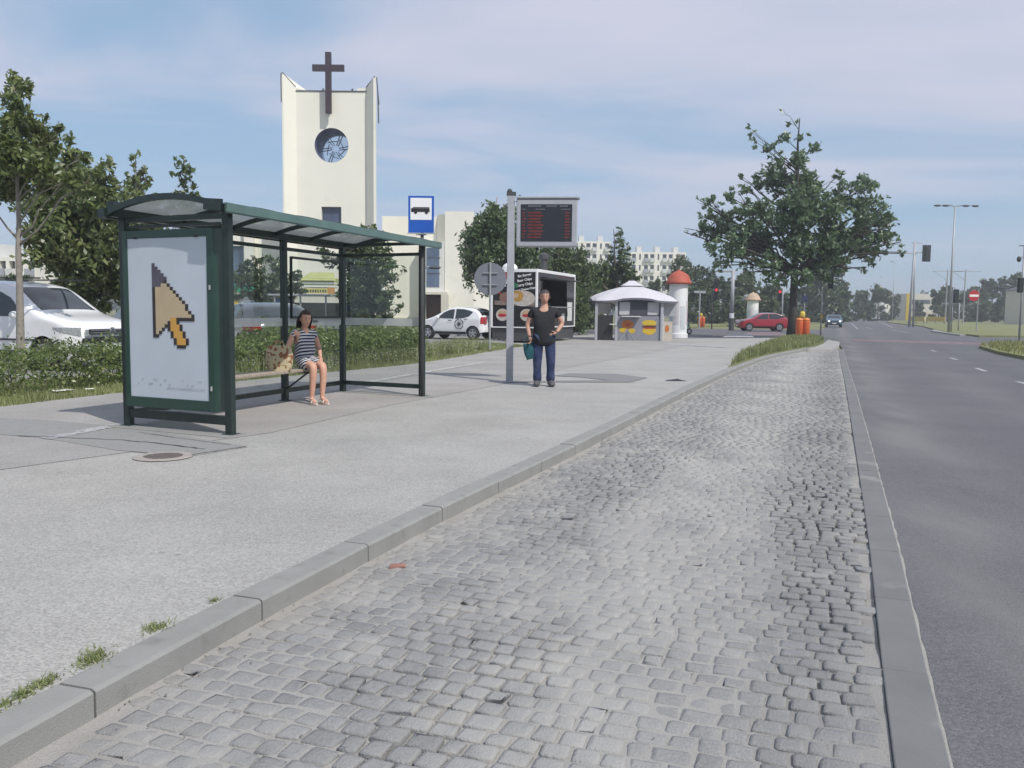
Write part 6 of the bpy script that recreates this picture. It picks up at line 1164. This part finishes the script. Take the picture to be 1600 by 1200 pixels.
q = MB(); q.grid([[(r[0], r[1], r[2]) for r in rows[0]], [(r[0], r[1], r[2]-.10) for r in rows[0]]]); q.build('canopy_valance', mat('valance_grey', (.13, .13, .16), .8, .1, 2), kk, smooth=True)
q = MB(); q.grid([[(r[0]*1.0+((ex0+ex1)/2-r[0])*(-.35+.5*u), r[1]+((ey0+ey1)/2-r[1])*(-.35+.5*u), r[2]+.02+.13*u) for r in rows[-1]] for u in (0, .5, 1, 1.99)]); q.build('canopy_top', canv, kk, smooth=True)
for px in (931, 962, 1033): q = MB(); q.box((kx(px), .0, kz(468)/2), (.13, .13, kz(468))); q.build('post', M['greyp'], kk, bevel=.01)
for px in (960, 1058): q = MB(); q.box((kx(px) if px < 1000 else ex1-.2, 3.3, kz(468)/2), (.12, .12, kz(468))); q.build('post', M['greyp'], kk)
gp_ = mat('grey_board', (.22, .225, .26), .6, .08, 2); q = MB(); q.box(((kx(964)+kx(1032))/2, .05, kz(494)/2), (kx(1032)-kx(964), .06, kz(494))); q.build('front_board', gp_, kk)
q = MB(); wall(q, kx(964), kx(1031), kz(494)+.003, kz(468), .05, [(kx(967), kx(984), kz(492), kz(472)), (kx(1011), kx(1031)-.05, kz(492), kz(472))], .06); q.build('upper_wall', mat('dark_grey_board', (.045, .047, .065), .6, .1, 2), kk)
for a_, c_ in ((967, 984), (1011, 1029)): q = MB(); q.quad((kx(a_), .10, kz(492)), (kx(c_)+.02, .10, kz(492)), (kx(c_)+.02, .10, kz(472)), (kx(a_), .10, kz(472))); q.build('window', mat('pale_blind', (.45, .45, .46), .5, .06, 3), kk)
q = MB(); q.box(((kx(970)+kx(998))/2, -.15, kz(494.5)), (kx(998)-kx(968), .4, .04)); q.build('counter', M['offw'], kk); q = MB(); q.box((kx(945), .12, kz(493)/2), (kx(958)-kx(933), .06, kz(493))); q.build('black_board', M['black'], kk); q = MB(); q.box((kx(957), -.1, kz(507)), (.35, .3, .04)); q.build('shelf', M['offw'], kk)
q = MB(); q.box((kx(948), 1.6, kz(482)), (.7, .5, .55)); q.build('white_machine', M['white'], kk, bevel=.08); q = MB(); q.box((kx(1036), 1.7, kz(480)/2), (.06, 3.1, kz(480))); q.build('side_board', M['offw'], kk)
q = MB(); q.box((kx(1043), .25, kz(502)/2), (kx(1052)-kx(1035), .05, kz(502))); q.build('side_sign', mat('beige_sign', (.5, .45, .38), .6, .1, 4), kk); q = MB(); q.box((kx(1047), .5, kz(482)), (kx(1059)-kx(1036), .05, kz(470)-kz(493))); q.build('side_window', mat('pale_pane', (.38, .39, .41), .3, .08, 3), kk)
def kdisc(px, py, rx, rz, m, nm, y=-.0):
    q = MB(); n = 24; q.add([(kx(px)+rx*math.cos(2*PI*k/n), .012-y, kz(py)+rz*math.sin(2*PI*k/n)) for k in range(n)], [tuple(range(n))]); q.build(nm, m, kk)
yel = mat('print_yellow', (.55, .38, .03), .45, .15, 6); kdisc(1014, 504.5, .36, .15, yel, 'burger_picture'); kdisc(1014, 516, .33, .22, yel, 'burger_picture'); kdisc(1014, 510, .36, .06, mat('print_brown', (.09, .03, .01), .5), 'burger_picture', .004); kdisc(1014, 512.5, .34, .03, pr_, 'burger_picture', .006)
orr = mat('print_fries', (.50, .16, .03), .45, .3, 9); kdisc(980, 507, .30, .22, orr, 'fries_picture'); kdisc(973, 516, .18, .12, yel, 'fries_picture', .003); kdisc(987, 517, .18, .12, yel, 'fries_picture', .003)
q = MB(); [q.bar((kx(980), .0, kz(510)), (kx(980+8*math.cos(a)), .0, kz(510-8*math.sin(a))), .035, .01) for a in (.4, .9, 1.4, 1.9, 2.5)]; q.build('fries_picture', pr_, kk)
kdisc(1043, 513, .10, .18, orr, 'side_picture', -.20)
q = MB(); 
for s in (-1, 1): q.bar((kx(979)+s*.38, -.32, 0), (kx(979)+s*.05, -.05, .5), .03); 
each(q, 'easel_leg', M['steel'], kk)
# ---- advertising columns
def adcol(px, Y, r, pyt, m_, label, louv=False):
    p = at(px, 500, Y); p.z = .0; H = at(px, pyt, Y).z; t = thing('advertising_column', label, 'advertising column', p, 0, 'round advertising columns'); zd = H-r*1.25
    q = MB(); q.lathe([(r*1.02, 0), (r*1.02, .25), (r*.92, .27), (r*.92, zd-.05)], n=28); q.build('drum', M['white'], t, smooth=False)
    q = MB(); q.lathe([(r*1.28, zd-.12), (r*1.30, zd), (r*1.15, zd+.08), (r*1.05, zd+.32), (r*.8, zd+r*.78), (r*.45, zd+r*1.02), (.09, zd+r*1.12), (.06, zd+r*1.25), (.0, H)], n=28); q.build('dome', m_, t, smooth=True)
    for k in range(4):
        a = -PI/2+(k-1.5)*.75; q = MB(); zz0 = .5+.3*(k % 2); q.grid([[((r*.935)*math.cos(a+d), (r*.935)*math.sin(a+d), z) for d in (-.3, -.15, 0, .15, .3)] for z in (zz0, zz0+1.4)]); q.build('poster', mat('faded_poster', (.55+.08*(k % 2), .58, .60), .6, .15, 3), t, smooth=True)
    return t
adcol(1059, 52, .60, 421, M['redc'], 'white advertising column with terracotta red dome behind the snack pavilion')
adcol(1175.5, 100, .70, 456, mat('pale_dome', (.50, .36, .26), .7, .1, 3), 'smaller white advertising column with pale beige dome behind the red car')
# ---- scooter
sp_ = gp(1068, 523, .114); t = thing('scooter', 'light green and white scooter parked right of the snack pavilion', 'scooter', sp_, rad(25)); sgm = mat('mint_green', (.35, .55, .45), .35, .08, 5, coat=.5)
for x in (-.42, .42):
    q = MB(); V_ = []; n = 20
    for r, y in ((.11, -.03), (.19, -.045), (.21, 0), (.19, .045), (.11, .03)): V_ += [(x+r*math.cos(2*PI*k/n), y, .21+r*math.sin(2*PI*k/n)) for k in range(n)]
    q.add(V_, [(i*n+k, i*n+(k+1) % n, (i+1)*n+(k+1) % n, (i+1)*n+k) for i in range(4) for k in range(n)]); w_ = q.build('wheel', M['rubber'], t); q = MB(); q.cyl((x, -.03, .21), (x, .03, .21), .11, n=14); q.build('rim', M['chrome'], w_)
q = MB(); q.grid([[(x, y*w, z) for y in (-1, -.5, 0, .5, 1)] for x, z, w in ((.55, .42, .08), (.40, .46, .12), (.30, .75, .16), (.24, .85, .12), (.22, .45, .15), (.1, .26, .16), (-.15, .26, .16), (-.22, .5, .15), (-.3, .62, .14), (-.6, .55, .1), (-.62, .4, .08))]); q.box((-.40, 0, .42), (.42, .24, .26)); q.build('bodywork', sgm, t, smooth=True, bevel=.01)
q = MB(); q.box((-.35, 0, .64), (.55, .24, .09)); q.build('seat', M['black'], t, bevel=.03); q = MB(); q.tube([(.2, -.3, .95), (.24, -.1, .93), (.24, .1, .93), (.2, .3, .95)], .02, 6); q.bar((.25, 0, .7), (.23, 0, .93), .05); q.build('handlebar', M['black'], t); q = MB(); [q.bar((.22, s*.2, .93), (.2, s*.25, 1.15), .012) or q.ball((.2, s*.25, 1.17), .05, 6) for s in (-1, 1)]; each(q, 'mirror', M['black'], t)
# ---- litter bins
def bin_(p, label, sc=1.):
    t = thing('litter_bin', label, 'litter bin', p, 0, 'orange litter bins')
    for s in (-1, 1):
        q = MB(); q.lathe([(.15*sc, .05*sc), (.19*sc, .10*sc), (.21*sc, .95*sc), (.21*sc, 1.0*sc)], (s*.19*sc, 0, 0), 18); q.build('bin_tube', M['orange'], t, smooth=True)
        q = MB(); q.lathe([(.215*sc, 1.0*sc), (.20*sc, 1.10*sc), (.12*sc, 1.16*sc), (0, 1.18*sc)], (s*.19*sc, 0, 0), 18); q.build('bin_lid', mat('orange_lid', (.70, .22, .05), .45, .1, 8), t, smooth=True)
    q = MB(); q.cyl((0, .02, 0), (0, .02, 1.25*sc), .035*sc, n=10); q.build('post', M['steel'], t); q = MB(); q.lathe([(.12*sc, 1.2*sc), (.15*sc, 1.24*sc), (.15*sc, 1.42*sc), (.10*sc, 1.52*sc), (.02, 1.54*sc)], (-.04, 0, 0), 16); q.build('dispenser', mat('yellow_dispenser', (.65, .45, .06), .5, .1, 6), t, smooth=True); return t
pb_ = gp(1253.5, 529, .12); bin_(pb_, 'twin orange litter bin with yellow dispenser just right of the oak trunk', 1.0)
pb2 = gp(1096, 501.5, .1); pb2 = at(1096, 498, 84); pb2.z = .1; bin_(pb2, 'distant orange litter bin under the street name sign', .9)
# ---- poles, signals and signs
darkhead = mat('signal_black', (.012, .02, .022), .5, .15, 6); redl = mat('lit_red_lens', (.5, .02, .03), .4, .05, 5, emis=(1, .03, .04), estr=1.2)
def signal(name, label, px, pyb, Y, pyt, head=(0, 0, 3), sc=1., lit=None, polem=None, r=.055, zb=.1, back=False):
    p = at(px, pyb, Y); p.z = zb; H = at(px, pyt, Y).z-zb; t = thing(name, label, 'traffic light', p, 0, 'traffic lights at the junction'); q = MB(); q.cyl((0, 0, 0), (0, 0, H), r, r*.9, n=10); q.build('pole', polem or M['greyp'], t, smooth=True)
    dx, zc, nl = head; zc = H+zc; hh = .31*nl*sc; q = MB(); q.box((dx, -.12, zc), (.30*sc, .24*sc, hh)); hd_ = q.build('signal_head', darkhead, t, bevel=.03)
    for k in range(nl):
        q = MB(); z = zc+hh/2-(k+.5)*.31*sc
        if back: q.box((dx, .02, z), (.2*sc, .02, .02)); q.build('lamp_back', M['darkg'], hd_); continue
        q.cyl((dx, -.12-.125*sc, z), (dx, -.12-.13*sc, z), .105*sc, n=16); q.build('lens', redl if k == lit else M['black'], hd_); q = MB(); n = 12; V_ = [(dx+.12*sc*math.cos(PI*i/n), -.12-.12*sc-d, z+.12*sc*math.sin(PI*i/n)) for d in (0, .14) for i in range(n+1)]; q.add(V_, [(i, i+1, n+2+i, n+1+i) for i in range(n)]); q.build('visor', darkhead, hd_)
    q = MB(); q.bar((0, 0, zc+hh*.3), (dx, -.1, zc+hh*.3), .04); q.bar((0, 0, zc-hh*.3), (dx, -.1, zc-hh*.3), .04); each(q, 'bracket', M['steel'], t); return t
signal('traffic_light', 'pedestrian signal showing red left of the tall grey lamp pole', 1112, 512, 76, 452, (.25, -.4, 3), 1.1, 0, M['darkg'])
signal('traffic_light', 'signal showing red behind the roof of the red car', 1221.5, 505, 80, 449, (-.35, -.75, 3), 1.1, 0)
sgn1 = signal('traffic_light', 'dark signal head seen from behind on the pole at the tip of the bus bay', 1282, 529, 54.5, 448, (.45, .35, 3), 1.0, None, M['steel'], back=True, r=.05)
q = MB(); q.box((-.25, .05, sgn1.children[0].dimensions.z if 0 else 3.45), (.42, .03, .75)); q.build('sign_back', mat('sign_back_light', (.24, .25, .28), .5, .05, 5), sgn1, bevel=.01); q = MB(); q.box((0, -.08, 1.25), (.12, .1, .25)); q.build('push_button', M['yellow'], sgn1, bevel=.01); q = MB(); q.tube([(0, 0, 2.7), (-.2, 0, 2.75), (-.25, 0, 3.1)], .03, 6); q.build('sign_bracket', M['steel'], sgn1)
signal('traffic_light', 'dark signal head beside the four-armed street lamp', 1486, 520, 74, 448, (.2, -.8, 3), 1.25, None, back=True)
signal('traffic_light', 'slim bare signal pole between the street lamp and the no entry sign', 1497, 517, 80, 470, (0, .0, 1), .7, None, back=True)
rsig = signal('traffic_light', 'traffic signal on a tall pole at the right edge of the picture', 1592, 536, 49, 384, (-.18, -2.2, 3), .9, None, M['steel'], back=True)
q = MB(); hz_ = at(1592, 384, 49).z-.1; q.bar((-.3, 0, hz_), (.55, 0, hz_), .05); q.ball((-.3, -.05, hz_-.75), .12, 6, (1, 1, 1.4)); q.bar((0, 0, hz_-.6), (-.3, 0, hz_-.7), .03); q.box((.2, 0, hz_-.6), (.16, .2, .3)); each(q, 'camera_arm', M['darkg'], rsig)
# tall lamp pole
p = gp(1142.5, 516.5, .11); H = at(1142.5, 424, p.y).z; t = thing('lamp_pole', 'tall tapering grey pole left of the red car reaching up into the oak leaves', 'lamp pole', p); q = MB(); q.cyl((0, 0, 0), (0, 0, 1.4), .20, .19, n=14); q.cyl((0, 0, 1.4), (0, 0, H), .17, .13, n=14); q.build('pole', M['greyp'], t, smooth=True); q = MB(); q.cyl((0, 0, 0), (0, 0, 1.0), .21, n=14); q.build('dark_foot', M['darkg'], t); q = MB(); q.box((-.6, 0, H-.12), (1.5, .1, .14)); q.build('crossbar', M['steel'], t)
# street name sign
p = at(1092.5, 500, 80); p.z = .1; t = thing('street_name_sign', 'small T-shaped street name sign on a post above the distant bin', 'street sign', p); zt = at(1092, 457, 80).z; q = MB(); q.cyl((0, 0, 0), (0, 0, zt), .07, n=10); q.build('post', M['steel'], t); q = MB(); q.box((0, -.02, zt-.05), (1.05, .05, .2)); q.build('name_plate', M['greyp'], t)
# blue parking sign + slim poles behind the oak
p = at(1256, 500, 85); p.z = .1; t = thing('road_sign', 'small dark blue road sign on a slim pole right of the oak trunk', 'road sign', p); q = MB(); q.cyl((0, 0, 0), (0, 0, 3.4), .05, n=8); q.build('post', M['steel'], t); q = MB(); q.box((0, -.07, at(1256, 467, 85).z-.1), (.62, .04, .62)); q.build('sign_plate', M['navy'], t)
# bollard fence-ish pale house things behind: parked white van far
# four-armed street lamp
def mastlamp(label, px, Y, pyb, pyt, arms, r0=.11, name='street_lamp', z0=.1):
    p = at(px, pyb, Y); p.z = z0; H = at(px, pyt, Y).z-z0; t = thing(name, label, 'street lamp', p, 0, 'street lamps'); q = MB(); q.cyl((0, 0, 0), (0, 0, H), r0, r0*.5, n=12); q.build('pole', M['steel'], t, smooth=True)
    for a in arms:
        q = MB(); s = 1 if a > 0 else -1; q.tube([(0, 0, H-.05), (a*.5, 0, H+.08), (a, 0, H+.05)], .035, 6); ar = q.build('arm', M['steel'], t); q = MB(); q.ball((a+s*.15, 0, H+.03), .16, 8, (2.0, .9, .55)); q.build('lamp_head', M['darkg'], ar, smooth=True)
    return t
mastlamp('tall slender street lamp with four lamp heads above the junction', 1482, 74, 520, 322, (1.55, .75, -.65, -1.35))
mastlamp('distant street lamp pole in the road vista left of the signal gantry', 1394, 200, 496, 409, (-.5,), .10)
mastlamp('leaning grey lamp in front of the church window, right of the shelter', 662, 44, 515, 419, (.4,), .05, z0=.2)
mastlamp('tiny far street lamp pole just right of the oak crown', 1376, 300, 492, 432, (-.5,), .10)
# signal gantry
p = at(1423.5, 500, 108); p.z = .05; HG = at(1425, 379, 108).z; t = thing('signal_gantry', 'steel gantry mast with overhead signal head beside the yellow barrier', 'signal gantry', p); q = MB(); q.cyl((-.2, 0, 0), (.0, 0, HG), .17, .11, n=10); q.cyl((.45, .3, 0), (.12, .1, HG-.4), .13, .09, n=10); each(q, 'mast', M['greyp'], t, smooth=True)
za = at(1425, 395.5, 108).z; q = MB(); q.bar((0, 0, za), (1.6, 0, za+.05), .16); q.bar((0, 0, za-.1), (-9.5, 0, za), .13); q.bar((-.4, 0, HG-.1), (.9, 0, HG-.1), .1); each(q, 'arm', M['greyp'], t)
q = MB(); q.box((1.45, -.12, at(1441, 396.5, 108).z), (1.05, .06, 2.05)); sh_ = q.build('signal_backboard', darkhead, t, bevel=.03)
for k in range(3): q = MB(); q.box((1.45, -.2, at(1441, 396.5, 108).z+.6*(1-k)), (.36, .16, .5)); q.build('signal_lamp', M['black'], sh_, bevel=.03)
# yellow barrier
for px0, px1, lab in ((1419, 1444, 'yellow safety barrier panel left of the street lamp, nearer the gantry'), (1447, 1476, 'yellow safety barrier panel closest to the four-armed street lamp')):
    a, c = gp(px0, 505, .02), gp(px1, 506.5, .02); m_ = (a+c)/2; ang = math.atan2(c.y-a.y, c.x-a.x); t = thing('safety_barrier', lab, 'barrier', (m_.x, m_.y, .02), ang, 'yellow safety barriers'); L_b = (c-a).length; q = MB(); q.box((0, 0, .85), (L_b, .10, .8)); q.build('panel', M['yellow'], t, bevel=.02)
    for s in (-1, 0, 1): q = MB(); q.box((s*L_b*.46, .02, .45), (.1, .1, .9)); q.build('leg', M['darkg'], t)
# no entry sign
p = at(1518.5, 515, 76); p.z = .1; t = thing('no_entry_sign', 'round red no entry sign with white bar right of the street lamp', 'road sign', p); zc = at(1518.5, 462, 76).z-.1; q = MB(); q.cyl((.4, 0, 0), (.4, 0, zc+.5), .05, n=8); q.build('post', M['steel'], t); q = MB(); q.cyl((.0, -.06, zc), (.0, -.03, zc), .47, n=32); sd2 = q.build('sign_disc', M['sredd'], t); q = MB(); q.box((0, -.07, zc), (.78, .02, .20)); q.build('white_bar', M['white'], sd2); q = MB(); q.bar((0, -.02, zc), (.4, 0, zc), .05); q.build('bracket', M['steel'], t)
# overhead line masts
for px, lab in ((1477, 'tramway catenary mast with wide crossarm behind the street lamp'), (1505, 'tramway catenary mast with crossarm right of the street lamp')):
    p = at(px, 497, 150); p.z = 0; H = at(px, 424, 150).z; t = thing('catenary_mast', lab, 'catenary mast', p, 0, 'tramway catenary masts'); q = MB(); q.cyl((0, 0, 0), (0, 0, H+.3), .13, .09, n=8); q.build('mast', M['steel'], t); q = MB(); q.bar((-2.6, 0, H), (2.6, 0, H), .09); q.bar((-2.3, 0, H), (0, 0, H-1.6), .06); q.build('crossarm', M['steel'], t)
p = gp(620, 885, .004); t = thing('brick_fragment', 'flat reddish brick fragment lying on the setts near the kerb', 'brick', p, .3); q = MB(); q.prism([(-.05, -.025), (.045, -.03), (.055, .02), (-.03, .03)], -.004, .012); q.build('fragment', mat('old_brick', (.30, .15, .12), .85, .2, 30, bump=.4), t, bevel=.004)
V = []
for _ in range(420):
    x0 = rnd.uniform(0, 1); y = 1.6+rnd.random()**1.6*14; l = [a.x+(b.x-a.x)*(y-a.y)/(b.y-a.y) for a, b in zip(KC, KC[1:]) if a.y <= y <= b.y][0]; x = l+.02+(rnd.random()**2.2)*2.7; r = rnd.uniform(.002, .007); a = rnd.random()*3
    for k in range(4): V.append((x+r*math.cos(a+k*1.57), y+r*math.sin(a+k*1.57)*rnd.uniform(.5, 1.3), .008+rnd.uniform(0, .004)))
tag(npmesh('grit', V, np.arange(len(V)).reshape(-1, 4), mat('dark_grit', (.13, .11, .09), .9, .6, 40)), 'small dark grit and dry bits scattered along the kerb', 'grit', kind='stuff')
# litter on the verge and pavement
p = gp(1056, 594.5, .115); t = thing('debris', 'small dark scrap lying on the pavement near the kerb', 'debris', p); q = MB(); q.grid([[(x, y, .035*math.exp(-(x/.12)**2-(y/.09)**2)+.01*noise2(x, y, 9)) for x in np.linspace(-.2, .2, 9)] for y in np.linspace(-.12, .12, 7)]); q.build('scrap', M['black'], t, smooth=True)
for px, py, s, lab in ((98, 611, .16, 'crumpled white paper lying in the grass under the hedge'), (141, 609, .07, 'small white scrap right of the crumpled paper')):
    p = gp(px, py, .17); t = thing('paper_litter', lab, 'litter', p, rnd.random()); q = MB(); q.grid([[(x*s, y*s*.6, .04*abs(noise2(x*2, y*2, 2))+.01) for x in np.linspace(-1, 1, 8)] for y in np.linspace(-1, 1, 6)]); q.build('paper', M['white'], t)

# ================================================================== HAZE
hm = bpy.data.materials.new('haze_air'); hm.use_nodes = True; N = hm.node_tree.nodes; L = hm.node_tree.links; N.remove(N['Principled BSDF']); pvn = N.new('ShaderNodeVolumePrincipled'); pvn.inputs['Color'].default_value = (.93, .95, 1, 1); pvn.inputs['Density'].default_value = .0011; pvn.inputs['Anisotropy'].default_value = .2; L.new(pvn.outputs[0], N['Material Output'].inputs['Volume'])
q = MB(); q.box((200, 1325, 12.2), (3640, 2990, 27)); hzb = q.build('haze', hm); hzb['kind'] = 'stuff'; hzb['label'] = 'thin pale summer haze over the whole street'; hzb['category'] = 'haze'
